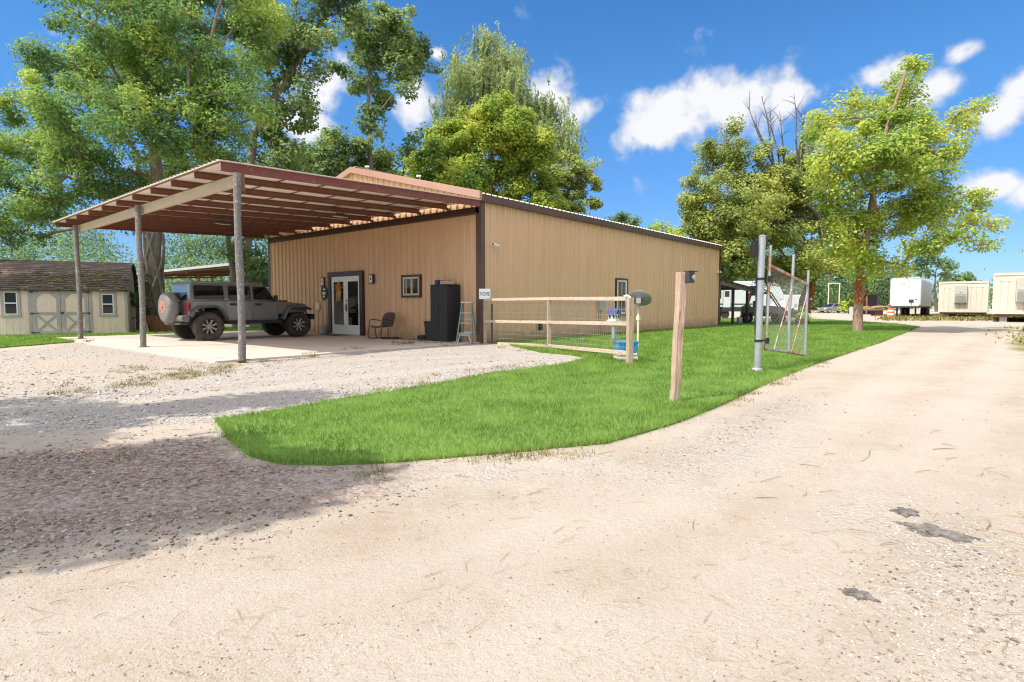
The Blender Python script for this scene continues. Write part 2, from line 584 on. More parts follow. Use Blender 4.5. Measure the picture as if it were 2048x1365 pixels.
M['straw'] = mat('straw', (0.40, 0.38, 0.14), (0.52, 0.44, 0.22), 20, 0.8)
M['warm_lamp'] = mat('lamp_glass', (0.72, 0.66, 0.55), (0.68, 0.62, 0.52), 8, 0.3)
M['cable'] = mat('cable', (0.012, 0.012, 0.012), rough=.5)
M['bark'] = mat('bark', (0.155, 0.118, 0.088), (0.085, 0.064, 0.048), 5, 0.9, stretch=(4, 4, .7), bump=.9, bscale=7, c3=(0.25, 0.21, 0.17), c3s=3)
M['bark_red'] = mat('bark_red', (0.36, 0.235, 0.165), (0.20, 0.12, 0.08), 6, 0.9, stretch=(4, 4, .8), bump=.9, bscale=8, c3=(0.46, 0.39, 0.33), c3s=3)
M['bark_pale'] = mat('bark_pale', (0.27, 0.235, 0.19), (0.16, 0.135, 0.105), 5, 0.9, stretch=(3, 3, .7), bump=.8, bscale=8)
M['dead_vine'] = mat('dead_vine', (0.42, 0.135, 0.035), (0.24, 0.075, 0.02), 5, 0.9)
M['blue_wire'] = mat('grey_box', (0.33, 0.36, 0.37), (0.28, 0.31, 0.32), 5, 0.5)
M['pane_bright'] = mat('curtained_glass', (0.07, 0.06, 0.05), (0.03, 0.028, 0.024), 2.5, 0.08, spec=.6)
M['black_text'] = mat('black_letters', (0.012, 0.012, 0.012), rough=.5)
M['terracotta'] = mat('tan_box', (0.55, 0.38, 0.25), (0.5, 0.34, 0.22), 5, .7)

LF = {}
LF['feather'] = foliage('feathery_leaves', (0.026, 0.058, 0.022), (0.070, 0.126, 0.036), (0.19, 0.235, 0.042))
LF['poplar'] = foliage('poplar_leaves', (0.035, 0.060, 0.026), (0.085, 0.125, 0.045), (0.15, 0.185, 0.06))
LF['willow'] = foliage('willow_leaves', (0.058, 0.078, 0.034), (0.12, 0.15, 0.058), (0.19, 0.22, 0.09))
LF['yellow'] = foliage('yellow_green_leaves', (0.042, 0.078, 0.016), (0.115, 0.165, 0.028), (0.235, 0.26, 0.036))
LF['olive'] = foliage('olive_leaves', (0.052, 0.076, 0.022), (0.13, 0.155, 0.040), (0.22, 0.23, 0.056))
LF['elm'] = foliage('elm_leaves', (0.07, 0.11, 0.022), (0.16, 0.205, 0.038), (0.27, 0.285, 0.05))
LF['far'] = foliage('far_leaves', (0.030, 0.058, 0.035), (0.07, 0.115, 0.055), (0.14, 0.185, 0.07), nscale=.25)
LF['deep'] = foliage('deep_green_leaves', (0.026, 0.05, 0.022), (0.06, 0.10, 0.04), (0.12, 0.165, 0.055), nscale=.3)
LF['bright'] = foliage('bright_leaves', (0.07, 0.13, 0.02), (0.17, 0.24, 0.03), (0.30, 0.33, 0.05))

# ------------------------------------------------------------------ ground
def in_poly(P, poly):
    x, y = P[:, 0], P[:, 1]
    res = np.zeros(len(P), bool)
    n = len(poly)
    for i in range(n):
        x1, y1 = poly[i]
        x2, y2 = poly[(i + 1) % n]
        if y1 == y2:
            continue
        c = ((y1 > y) != (y2 > y)) & (x < (x2 - x1) * (y - y1) / (y2 - y1) + x1)
        res ^= c
    return res


def soft_poly(P, poly, w):
    d = np.full(len(P), 1e9)
    n = len(poly)
    for i in range(n):
        a, b = np.array(poly[i]), np.array(poly[(i + 1) % n])
        ab = b - a
        t = np.clip(((P - a) @ ab) / max(ab @ ab, 1e-9), 0, 1)
        d = np.minimum(d, np.linalg.norm(P - (a + t[:, None] * ab), axis=1))
    s = np.where(in_poly(P, poly), d, -d)
    return np.clip(s / w + 0.5, 0, 1)


def gpoly(pts):
    return [tuple(gp(u, v)[:2]) for u, v in pts]


GRAVEL = gpoly([(-400, 735), (0, 703), (150, 688), (300, 700), (480, 726)]) + [(8.0, 11.9), (12.5, 11.8)] + \
    gpoly([(1080, 706), (1183, 719), (1000, 748), (700, 800), (435, 845), (200, 862), (0, 872), (-400, 900)])
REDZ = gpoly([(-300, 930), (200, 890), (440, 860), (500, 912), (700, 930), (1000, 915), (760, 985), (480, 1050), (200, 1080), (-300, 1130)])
ROADG = [gpoly([(1180, 960), (1330, 850), (1560, 770), (1700, 820), (1600, 950), (1300, 1010)]),
         gpoly([(1600, 1010), (1800, 980), (2100, 1080), (2150, 1400), (1850, 1330), (1680, 1100)]),
         gpoly([(700, 940), (1200, 905), (1330, 860), (1250, 960), (800, 1000)])]
BARE = gpoly([(-200, 740), (0, 722), (250, 712), (470, 735), (330, 765), (0, 790), (-200, 800)])
DRYG = [gpoly([(1770, 640), (1790, 633), (2300, 634), (2300, 644), (2000, 643)]), gpoly([(2010, 700), (2040, 660), (2200, 655), (2400, 720), (2100, 720)])]


def smooth_noise(P, s, seed):
    r = np.random.default_rng(seed)
    out = np.zeros(len(P))
    for k in range(6):
        a = r.uniform(0, 2 * math.pi)
        f = s * r.uniform(.6, 1.7)
        out += np.sin((P[:, 0] * math.cos(a) + P[:, 1] * math.sin(a)) * f + r.uniform(0, 6.28))
    return out / 6


def ground_z(P):
    z = 0.012 * smooth_noise(P, 1.1, 3) + 0.006 * smooth_noise(P, 4.5, 4)
    m = np.exp(-(((P[:, 0] - 9.6) / 2.6) ** 2 + ((P[:, 1] - 10.9) / .8) ** 2))
    z = z + 0.075 * m
    far = np.clip((np.linalg.norm(P, axis=1) - 25) / 15, 0, 1)
    return z * (1 - far)


def axis_coords(lo, hi, step):
    a = list(np.arange(lo, hi + 1e-6, step))
    s = step
    while a[-1] < 900:
        s *= 1.35
        a.append(a[-1] + s)
    s = step
    while a[0] > -500:
        s *= 1.35
        a.insert(0, a[0] - s)
    return np.array(a)


gx, gy = axis_coords(-4, 24, 0.16), axis_coords(-6, 26, 0.16)
GX, GY = np.meshgrid(gx, gy, indexing='ij')
GP = np.stack([GX.ravel(), GY.ravel()], 1)
gz = ground_z(GP)
slab_in = (GP[:, 0] > 5.1) & (GP[:, 0] < 32) & (GP[:, 1] > 12.05) & (GP[:, 1] < 24.4)
gz = np.where(slab_in, -0.03, gz)
ni, nj = len(gx), len(gy)
I, J = np.meshgrid(np.arange(ni - 1), np.arange(nj - 1), indexing='ij')
q = (I * nj + J).ravel()
GF = np.stack([q, q + nj, q + nj + 1, q + 1], 1)


def ground_material():
    m = bpy.data.materials.new('sandy_ground')
    m.use_nodes = True
    n, l = m.node_tree.nodes, m.node_tree.links
    p = n['Principled BSDF']
    p.inputs['Roughness'].default_value = 0.95
    p.inputs['Specular IOR Level'].default_value = 0.15
    g = n.new('ShaderNodeNewGeometry')
    pos = g.outputs['Position']

    def noise(scale, det=6, rough=.6, st=None):
        v = pos
        if st:
            mp = n.new('ShaderNodeMapping')
            mp.inputs['Scale'].default_value = st
            mp.inputs['Rotation'].default_value = (0, 0, R(-8))
            l.new(pos, mp.inputs['Vector'])
            v = mp.outputs[0]
        t = n.new('ShaderNodeTexNoise')
        t.inputs['Scale'].default_value = scale
        t.inputs['Detail'].default_value = det
        t.inputs['Roughness'].default_value = rough
        l.new(v, t.inputs['Vector'])
        return t.outputs['Fac']

    def ramp(f, stops):
        r = n.new('ShaderNodeValToRGB')
        e = r.color_ramp.elements
        e[0].position, e[0].color = stops[0][0], (*stops[0][1], 1)
        e[1].position, e[1].color = stops[-1][0], (*stops[-1][1], 1)
        for s_, c in stops[1:-1]:
            k = e.new(s_)
            k.color = (*c, 1)
        l.new(f, r.inputs['Fac'])
        return r.outputs[0]

    def mix(f, a, b):
        x = n.new('ShaderNodeMix')
        x.data_type = 'RGBA'
        if isinstance(f, float):
            x.inputs['Factor'].default_value = f
        else:
            l.new(f, x.inputs['Factor'])
        l.new(a, x.inputs['A'])
        if isinstance(b, tuple):
            x.inputs['B'].default_value = (*b, 1)
        else:
            l.new(b, x.inputs['B'])
        return x.outputs['Result']

    def math_(op, a, b, c=False):
        x = n.new('ShaderNodeMath')
        x.operation = op
        x.use_clamp = c
        for i, k in enumerate((a, b)):
            if isinstance(k, (int, float)):
                x.inputs[i].default_value = k
            else:
                l.new(k, x.inputs[i])
        return x.outputs[0]

    def rng_(f, lo, hi):
        r = n.new('ShaderNodeMapRange')
        r.inputs['From Min'].default_value = lo
        r.inputs['From Max'].default_value = hi
        l.new(f, r.inputs['Value'])
        return r.outputs[0]

    def attr(nm):
        a = n.new('ShaderNodeAttribute')
        a.attribute_name = nm
        return a.outputs['Fac']

    def vor(scale, feat='F1'):
        t = n.new('ShaderNodeTexVoronoi')
        t.inputs['Scale'].default_value = scale
        t.feature = feat
        l.new(pos, t.inputs['Vector'])
        return t

    sand = ramp(noise(0.7, 8, .62), [(0.3, (0.375, 0.295, 0.218)), (0.5, (0.435, 0.36, 0.284)), (0.72, (0.46, 0.395, 0.32))])
    sand = mix(rng_(noise(2.3, 8, .7), .55, .78), sand, (0.345, 0.255, 0.17))
    sand = mix(math_('MULTIPLY', rng_(noise(150, 3, .7), .5, .75), .4), sand, (0.33, 0.255, 0.185))
    sand = mix(math_('MULTIPLY', rng_(noise(55, 4, .6), .55, .70), .6), sand, (0.30, 0.225, 0.16))
    vs_ = vor(120)
    gsel = math_('MULTIPLY', math_('LESS_THAN', vs_.outputs['Distance'], .30), rng_(noise(1.3, 5, .7), .38, .62))
    grit = ramp(vs_.outputs['Color'], [(0.0, (0.20, 0.15, 0.11)), (.3, (0.40, 0.32, 0.25)), (.55, (0.55, 0.47, 0.39)), (1.0, (0.70, 0.65, 0.58))])
    sand = mix(math_('MULTIPLY', gsel, .9), sand, grit)
    vb_ = vor(46)
    bsel = math_('MULTIPLY', math_('LESS_THAN', vb_.outputs['Distance'], .17), rng_(noise(1.9, 5, .7), .42, .6))
    sand = mix(math_('MULTIPLY', bsel, .8), sand, ramp(vb_.outputs['Color'], [(0.0, (0.16, 0.11, 0.08)), (.4, (0.38, 0.29, 0.22)), (1.0, (0.68, 0.63, 0.56))]))
    # fine stones lying in the sand
    v1 = vor(38)
    stone_c = ramp(v1.outputs['Color'], [(0.0, (0.13, 0.105, 0.085)), (0.35, (0.31, 0.265, 0.22)), (0.7, (0.43, 0.385, 0.335)), (1.0, (0.54, 0.50, 0.45))])
    v2 = vor(70)
    stone_f = ramp(v2.outputs['Color'], [(0.0, (0.17, 0.135, 0.108)), (0.4, (0.42, 0.36, 0.30)), (1.0, (0.58, 0.53, 0.47))])
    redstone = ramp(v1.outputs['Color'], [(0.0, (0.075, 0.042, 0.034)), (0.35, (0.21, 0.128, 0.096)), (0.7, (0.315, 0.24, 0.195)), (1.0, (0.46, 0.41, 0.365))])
    gm = attr('gravel')
    brk = noise(1.6, 8, .7)
    gmask = rng_(math_('ADD', gm, math_('MULTIPLY', math_('SUBTRACT', brk, .5), 1.3)), .4, .75)
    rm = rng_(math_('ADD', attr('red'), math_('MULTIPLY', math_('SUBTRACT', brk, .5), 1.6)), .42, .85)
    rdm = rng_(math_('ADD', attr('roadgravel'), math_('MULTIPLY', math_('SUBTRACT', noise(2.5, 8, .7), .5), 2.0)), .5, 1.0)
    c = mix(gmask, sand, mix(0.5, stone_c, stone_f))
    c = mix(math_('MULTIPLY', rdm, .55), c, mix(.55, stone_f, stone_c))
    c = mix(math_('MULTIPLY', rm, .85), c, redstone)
    # packed tyre tracks and the loose ridges beside them
    tk = math_('MULTIPLY', attr('track'), rng_(noise(1.1, 6, .65, (.4, 1.6, 1)), .3, .62))
    c = mix(math_('MULTIPLY', tk, .55), c, (0.47, 0.405, 0.335))
    rdg = math_('MULTIPLY', attr('ridge'), rng_(noise(2.2, 7, .7), .42, .66))
    c = mix(math_('MULTIPLY', rdg, .5), c, (0.315, 0.245, 0.175))
    # dry grass and bare soil
    c = mix(math_('MULTIPLY', attr('bare'), rng_(brk, .35, .6)), c, (0.43, 0.35, 0.275))
    gr = rng_(math_('ADD', attr('dry'), math_('MULTIPLY', math_('SUBTRACT', noise(.9, 8, .7), .5), 1.4)), .4, .8)
    c = mix(gr, c, ramp(noise(6, 8, .7), [(.3, (0.09, 0.12, 0.03)), (.6, (0.24, 0.22, 0.08)), (.8, (0.42, 0.34, 0.18))]))
    l.new(c, p.inputs['Base Color'])
    any_g = math_('MAXIMUM', gmask, math_('MAXIMUM', rm, rdm))
    hgt = math_('ADD', math_('ADD', math_('MULTIPLY', noise(28, 6, .65), .7), math_('MULTIPLY', noise(95, 4, .7), .4)), math_('MULTIPLY', math_('MULTIPLY', v1.outputs['Distance'], any_g), -.8))
    hgt = math_('ADD', hgt, math_('MULTIPLY', noise(3.0, 4, .5, (.5, 1.6, 1)), .5))
    b = n.new('ShaderNodeBump')
    b.inputs['Strength'].default_value = 0.75
    b.inputs['Distance'].default_value = 0.03
    l.new(hgt, b.inputs['Height'])
    l.new(b.outputs[0], p.inputs['Normal'])
    return m


ground = np_mesh('ground', np.column_stack([GP, gz]), GF, ground_material(), smooth=True)
tag(ground, kind='structure')


def zone(name, vals):
    a = ground.data.attributes.new(name, 'FLOAT', 'POINT')
    a.data.foreach_set('value', np.asarray(vals, dtype=np.float32))


zone('gravel', soft_poly(GP, GRAVEL, 0.5))
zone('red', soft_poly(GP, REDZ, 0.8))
zone('roadgravel', np.max([soft_poly(GP, p_, 0.9) for p_ in ROADG], axis=0))
TRACKS = [[(1990, 642), (1880, 700), (1640, 850), (1300, 1010), (900, 1130), (300, 1230), (-300, 1290)], [(2040, 660), (1990, 740), (1850, 900), (1640, 1060), (1300, 1220), (800, 1390)],
          [(-300, 960), (200, 1010), (700, 960), (1100, 925), (1400, 850)], [(-200, 770), (300, 745), (620, 725), (950, 712)], [(-200, 830), (300, 800), (640, 765), (1000, 725)]]


def track_dist(P):
    d = np.full(len(P), 1e9)
    for tr_ in TRACKS:
        w_ = np.array(gpoly(tr_))
        for a, b in zip(w_[:-1], w_[1:]):
            ab = b - a
            t = np.clip(((P - a) @ ab) / (ab @ ab), 0, 1)
            d = np.minimum(d, np.linalg.norm(P - (a + t[:, None] * ab), axis=1))
    return d


td = track_dist(GP)
zone('track', np.clip(1.25 - td / .28, 0, 1))
zone('ridge', np.clip(1 - abs(td - .55) / .3, 0, 1))
zone('bare', soft_poly(GP, BARE, 0.9))
dist_far = np.clip((GP[:, 1] - 30 - 0.1 * GP[:, 0]) / 4, 0, 1)
zone('dry', np.maximum(np.max([soft_poly(GP, p_, 1.2) for p_ in DRYG], axis=0), dist_far))

# concrete pad under the carport
pad = MB()
pad.b2((4.86, 11.78, -0.12), (8.7, 18.19, 0.05)).b2((8.71, 11.78, -0.12), (12.58, 18.19, 0.05))
pad.b2((4.86, 18.2, -0.12), (8.7, 24.7, 0.05)).b2((8.71, 18.2, -0.12), (12.58, 24.7, 0.05))
tag(pad.build('concrete_pad', M['concrete'], bevel=.008), kind='structure')

# lawns
LAWN_A = gpoly([(435, 845), (560, 825), (700, 800), (850, 776), (1000, 748), (1130, 732), (1183, 719), (1140, 711), (1080, 706)]) + \
    [(12.62, 10.9), (12.62, 11.74), (31.98, 11.74), (31.98, 14.0)] + \
    gpoly([(1440, 638), (1612, 638), (1700, 643), (1790, 649), (1838, 655.5), (1750, 690), (1640, 725), (1530, 770), (1420, 820), (1330, 855), (1210, 890),
           (1050, 905), (900, 918), (780, 927), (660, 932), (560, 929), (500, 914), (460, 882)])
LAWN_B = [(4.8, 24.75), (12.7, 24.75), (15, 30), (9.0, 28.6), (8.0, 26.95)] + gpoly([(0, 673), (-200, 674), (-200, 716), (0, 697), (90, 689.5), (150, 685)])
M['lawn_soil'] = mat('lawn_soil', (0.11, 0.19, 0.03), (0.135, 0.225, 0.04), 5, 0.95, bump=.4, bscale=60)


def grass_mat():
    m = foliage('grass_blades', (0.10, 0.18, 0.025), (0.175, 0.29, 0.048), (0.26, 0.39, 0.082), trans=.35, nscale=1.7)
    return m


M['grass'] = grass_mat()


def make_lawn(poly, name):
    bm = bmesh.new()
    f = bm.faces.new([bm.verts.new((x, y, .022)) for x, y in poly])
    bmesh.ops.recalc_face_normals(bm, faces=[f])
    if f.normal.z < 0:
        f.normal_flip()
    ex = bmesh.ops.extrude_edge_only(bm, edges=list(f.edges))
    for v_ in ex['geom']:
        if isinstance(v_, bmesh.types.BMVert):
            v_.co.z = -.08
    bmesh.ops.triangulate(bm, faces=[f])
    me = bpy.data.meshes.new(name)
    bm.to_mesh(me)
    bm.free()
    me.materials.append(M['lawn_soil'])
    o = bpy.data.objects.new(name, me)
    COL.objects.link(o)
    tag(o, kind='structure')


def make_grass(poly, name, seed, dens=2600, label=None):
    r = np.random.default_rng(seed)
    A = np.array(poly)
    lo, hi = A.min(0), A.max(0)
    n = int((hi - lo).prod() * dens)
    outs = []
    for _ in range(8):
        P = r.uniform(lo, hi, (n // 8, 2))
        d = np.maximum(P @ FH[:2], 1)
        keep = r.random(len(P)) < np.minimum(1, (6.0 / d) ** 1.75)
        P = P[keep]
        outs.append(P[in_poly(P, poly)])
    for i in range(len(A)):
        a_, b_ = A[i], A[(i + 1) % len(A)]
        L_ = np.linalg.norm(b_ - a_)
        dm = max(1.0, float((a_ + b_) @ FH[:2]) / 2)
        ne = int(L_ * min(420, 420 * (6 / dm) ** 1.2))
        outs.append(a_ + (b_ - a_) * r.random((ne, 1)) + r.normal(0, .012, (ne, 2)) * np.where(r.random((ne, 1)) < .25, 4.0, 1.0))
    P = np.concatenate(outs)
    d = np.maximum(P @ FH[:2], 1)
    n = len(P)
    sc = np.clip(d / 8, .9, 2.8)
    w = 0.0042 * sc * r.uniform(.7, 1.3, n)
    h = r.uniform(.025, .062, n) * np.clip(sc, 1, 1.5)
    a = r.uniform(0, 2 * math.pi, n)
    le = r.uniform(.1, .95, n) * h
    b = a + r.normal(0, .9, n)
    z0 = np.full(n, .018)
    c, s = np.cos(a) * w, np.sin(a) * w
    V = np.empty((n, 3, 3), np.float32)
    V[:, 0] = np.stack([P[:, 0] - c, P[:, 1] - s, z0], 1)
    V[:, 1] = np.stack([P[:, 0] + c, P[:, 1] + s, z0], 1)
    V[:, 2] = np.stack([P[:, 0] + np.cos(b) * le, P[:, 1] + np.sin(b) * le, z0 + h], 1)
    o = np_mesh(name, V.reshape(-1, 3), np.arange(3 * n).reshape(-1, 3), M['grass'])
    tag(o, label, 'grass', kind='stuff')
    return n


make_lawn(LAWN_A, 'lawn')
make_lawn(LAWN_B, 'lawn')
NB = make_grass(LAWN_A, 'grass', 11, label='mown bright green grass covering the lawn beside the dirt road')
NB += make_grass(LAWN_B, 'grass', 12, label='strip of bright green grass in front of the barn shaped shed')
print('blades', NB)

# ------------------------------------------------------------------ main metal building
BX0, BX1, BY0, BY1 = 12.56, 31.9, 11.79, 24.5
BYM = (BY0 + BY1) / 2
EZ, RZ = 4.36, 6.02


def gable(y):
    return EZ + (RZ - EZ) * (1 - abs(y - BYM) / (BYM - BY0))


def rib_profile(L, pitch=0.305, h=0.052):
    pts = [(0.0, 0.0)]
    x = pitch * .5
    while x < L - .06:
        pts += [(x - .042, 0), (x - .018, h), (x + .018, h), (x + .042, 0)]
        for k in (1 / 3, 2 / 3):
            xx = x + .042 + (pitch - .084) * k
            if xx < L - .03:
                pts += [(xx - .014, 0), (xx - .008, .006), (xx + .008, .006), (xx + .014, 0)]
        x += pitch
    pts.append((L, 0))
    return pts


def ribbed(mb, p0, p1, nrm, zb, ztop, pitch=.305, h=.052):
    p0, p1, nrm = Vector(p0), Vector(p1), Vector(nrm)
    d = (p1 - p0)
    L = d.length
    d.normalize()
    o = len(mb.v)
    pr = rib_profile(L, pitch, h)
    for a, off in pr:
        b = p0 + d * a + nrm * off
        mb.v.append(Vector((b.x, b.y, zb)))
        mb.v.append(Vector((b.x, b.y, ztop(b))))
    for i in range(len(pr) - 1):
        k = o + 2 * i
        mb.f.append((k, k + 2, k + 3, k + 1))


_nt = M['tan_metal'].node_tree
_p = _nt.nodes['Principled BSDF']
_src = _p.inputs['Base Color'].links[0].from_socket
_g = _nt.nodes.new('ShaderNodeNewGeometry')
_s = _nt.nodes.new('ShaderNodeSeparateXYZ')
_nt.links.new(_g.outputs['Position'], _s.inputs[0])
_n = _nt.nodes.new('ShaderNodeTexNoise')
_n.inputs['Scale'].default_value = 3.5
_n.inputs['Detail'].default_value = 8
_nt.links.new(_g.outputs['Position'], _n.inputs['Vector'])
_a = _nt.nodes.new('ShaderNodeMath')
_a.operation = 'MULTIPLY_ADD'
_nt.links.new(_n.outputs['Fac'], _a.inputs[0])
_a.inputs[1].default_value = -0.75
_nt.links.new(_s.outputs['Z'], _a.inputs[2])
_m = _nt.nodes.new('ShaderNodeMapRange')
_m.inputs['From Min'].default_value = 0.12
_m.inputs['From Max'].default_value = -0.28
_m.inputs['To Max'].default_value = 0.55
_nt.links.new(_a.outputs[0], _m.inputs['Value'])
_x = _nt.nodes.new('ShaderNodeMix')
_x.data_type = 'RGBA'
_nt.links.new(_m.outputs[0], _x.inputs['Factor'])
_nt.links.new(_src, _x.inputs['A'])
_x.inputs['B'].default_value = (0.22, 0.14, 0.085, 1)          # rain-splashed soil low on the sheets
_nt.links.new(_x.outputs['Result'], _p.inputs['Base Color'])
bld = thing('metal_building', 'long tan ribbed metal building with brown trim behind the carport', 'building', (0, 0, 0))
w = MB()
ribbed(w, (BX0, BY1, 0), (BX0, BY0, 0), (-1, 0, 0), -.05, lambda b: gable(b.y))
w.build('front_wall', M['tan_metal'], bld, recalc=False)
w = MB()
ribbed(w, (BX0, BY0, 0), (BX1, BY0, 0), (0, -1, 0), -.05, lambda b: EZ)
w.build('side_wall', M['tan_metal'], bld, recalc=False)
w = MB()
ribbed(w, (BX1, BY0, 0), (BX1, BY1, 0), (1, 0, 0), -.05, lambda b: gable(b.y))
ribbed(w, (BX1, BY1, 0), (BX0, BY1, 0), (0, 1, 0), -.05, lambda b: EZ)
w.build('back_wall', M['tan_metal'], bld, recalc=False)
# roof: two ribbed slopes
rf = MB()
for sgn in (-1, 1):
    ye = BYM + sgn * (BYM - BY0 + .10)
    ze = EZ + .10 - .02
    prof = []
    x = BX0 - .02
    while x < BX1 + .06:
        prof += [(x, 0), (x + .09, 0), (x + .11, .035), (x + .15, .035), (x + .17, 0)]
        x += .26
    o = len(rf.v)
    for xx, hh in prof:
        rf.v.append(Vector((xx, ye, ze + hh)))
        rf.v.append(Vector((xx, BYM, RZ + .12 + hh)))
    for i in range(len(prof) - 1):
        k = o + 2 * i
        rf.f.append((k, k + 2, k + 3, k + 1) if sgn < 0 else (k, k + 1, k + 3, k + 2))
    # underside
    o = len(rf.v)
    for xx in (BX0, BX1 + .05):
        rf.v.append(Vector((xx, ye, ze - .015)))
        rf.v.append(Vector((xx, BYM, RZ + .10)))
    rf.f.append((o, o + 1, o + 3, o + 2))
roof = rf.build('roof', M['roof_metal'], bld, recalc=False)
rc = MB()
rc.beam((BX0 - .02, BYM, RZ + .17), (BX1 + .06, BYM, RZ + .17), .32, .035)
rc.build('ridge_cap', M['rake_trim'], roof, bevel=.008)
rk = MB()
for sgn in (-1, 1):
    ye = BYM + sgn * (BYM - BY0 + .11)
    poly = [(ye, EZ - .10), (BYM, RZ - .07), (BYM, RZ + .19), (ye, EZ + .17)]
    rk.prism([(ye, EZ - .08), (BYM, RZ - .05), (BYM, RZ + .165), (ye, EZ + .145)], 'x', BX0 - .16, BX0 - .034)
rk.build('rake_trim', M['rake_trim'], bld, bevel=.01)
rk = MB()
for sgn in (-1, 1):
    ye = BYM + sgn * (BYM - BY0 + .11)
    rk.prism([(ye, EZ - .10), (BYM, RZ - .07), (BYM, RZ + .19), (ye, EZ + .17)], 'x', BX1 + .034, BX1 + .12)
rk.build('rake_trim', M['brown_trim'], bld)
ev = MB()
ev.b2((BX0 - .03, BY0 - .12, EZ - .13), (BX1 + .12, BY0 - .036, EZ + .065))
ev.b2((BX0 - .03, BY0 - .15, EZ - .155), (BX1 + .12, BY0 - .036, EZ - .13))
ev.build('eave_trim', M['brown_trim'], bld, bevel=.006)
for (cx, cy, sx, sy) in ((BX0, BY0, -1, -1), (BX1, BY0, 1, -1), (BX0, BY1, -1, 1)):
    ct = MB()
    ct.prism([(cx + sx * .055, cy + sy * .055), (cx + sx * .055, cy - sy * .15), (cx + sx * .042, cy - sy * .15), (cx + sx * .042, cy + sy * .042), (cx - sx * .13, cy + sy * .042), (cx - sx * .13, cy + sy * .055)], 'z', -.02, EZ - .10)
    ct.build('corner_trim', M['brown_trim'], bld)
# door with two glazed leaves
yl, yr = onX(663, 672, BX0)[1], onX(731, 672, BX0)[1]          # outer edges of the brown frame
DT = 2.42
df = MB()
df.b2((BX0 - .13, yl, .05), (BX0 - .0, yl - .17, DT)).b2((BX0 - .13, yr, .05), (BX0 - .0, yr + .17, DT)).b2((BX0 - .13, yl - .17, DT - .17), (BX0 - .0, yr + .17, DT))
dfo = df.build('door_frame', M['brown_paint'], bld, bevel=.006)
ym = (yl + yr) / 2
dy0, dy1 = yl - .18, yr + .18
for (a, b, nm) in ((dy0, ym + .006, 0), (ym - .006, dy1, 1)):
    d = MB()
    wdt = abs(a - b)
    st = .13
    d.b2((BX0 - .075, a, .07), (BX0 - .034, a - st, DT - .18)).b2((BX0 - .075, b + st, .07), (BX0 - .034, b, DT - .18))
    d.b2((BX0 - .075, a - st, .07), (BX0 - .034, b + st, .38)).b2((BX0 - .075, a - st, DT - .34), (BX0 - .034, b + st, DT - .18))
    for (z0, z1) in ((.38, .42), (DT - .38, DT - .34)):
        d.b2((BX0 - .083, a - st + .0, z0), (BX0 - .05, b + st, z1))
    do = d.build('door', M['white_paint'], bld, bevel=.006)
    gl = MB()
    gl.b2((BX0 - .058, a - st, .42), (BX0 - .046, b + st, DT - .38))
    gl.build('glass', M['pane_bright'] if nm == 0 else M['glass_dark'], do)
    if nm == 1:
        hd = MB()
        hy = a - .06
        hd.tube([(BX0 - .075, hy, .97), (BX0 - .13, hy, .99), (BX0 - .13, hy, 1.14), (BX0 - .075, hy, 1.18)], .013)
        hd.box((BX0 - .082, hy, 1.07), (.012, .05, .32)).box((BX0 - .084, hy, 1.33), (.02, .055, .07))
        hd.build('handle', M['brown_paint'], do)
sill = MB()
sill.b2((BX0 - .15, yl - .17, .051), (BX0 - .034, yr + .17, .068))
sill.build('door_sill', M['aluminium'], bld)


def window(box, axis, mull, label=None):
    """box: a0,a1 (along wall), z0,z1; flush on the front (x) or side (y) wall"""
    a0, a1, z0, z1 = box

    def pt(a, dep, z):
        return (BX0 - dep, a, z) if axis == 'x' else (a, BY0 - dep, z)
    fr = MB()
    t = .075
    for (p, q2) in (((a0, z0), (a1, z0 + t)), ((a0, z1 - t), (a1, z1)), ((a0, z0 + t), (a0 + t, z1 - t)), ((a1 - t, z0 + t), (a1, z1 - t))):
        fr.b2(pt(p[0], 0, p[1]), pt(q2[0], .065, q2[1]))
    f = fr.build('window', M['brown_paint'], bld, bevel=.004)
    sh = MB()
    s = .06
    b0, b1, y0, y1 = a0 + t, a1 - t, z0 + t, z1 - t
    for (p, q2) in (((b0, y0), (b1, y0 + s)), ((b0, y1 - s), (b1, y1)), ((b0, y0 + s), (b0 + s, y1 - s)), ((b1 - s, y0 + s), (b1, y1 - s))):
        sh.b2(pt(p[0], 0, p[1]), pt(q2[0], .052, q2[1]))
    if mull == 'v':
        sh.b2(pt((a0 + a1) / 2 - .018, 0, y0 + s), pt((a0 + a1) / 2 + .018, .048, y1 - s))
    else:
        sh.b2(pt(b0 + s, 0, (z0 + z1) / 2 - .02), pt(b1 - s, .048, (z0 + z1) / 2 + .02))
    sh.build('sash', M['cream'] if axis == 'x' else M['white_paint'], f, bevel=.003)
    gl2 = MB()
    gl2.b2(pt(b0 + s, .034, y0 + s), pt(b1 - s, .042, y1 - s))
    gl2.build('pane', M['glass_green'], f)


pa, pb = onX(805.5, 596, BX0), onX(843.5, 549, BX0)
window((pb[1], pa[1], pa[2], pb[2]), 'x', 'v')
pa, pb = onY(1229.5, 632, BY0), onY(1253.5, 558, BY0)
window((pa[0], pb[0], pa[2], pb[2]), 'y', 'h')

# ------------------------------------------------------------------ carport
cp = thing('carport', 'tall lean-to carport with red steel purlins over the parked off-roader', 'carport', (0, 0, 0))
CX0, CX1 = 5.05, 12.46
CY = [11.70 + 1.277 * k for k in range(11)]
Z0, Z1 = 3.965, 4.235


def cz(x):
    return Z0 + (Z1 - Z0) * (x - CX0) / (CX1 - CX0)


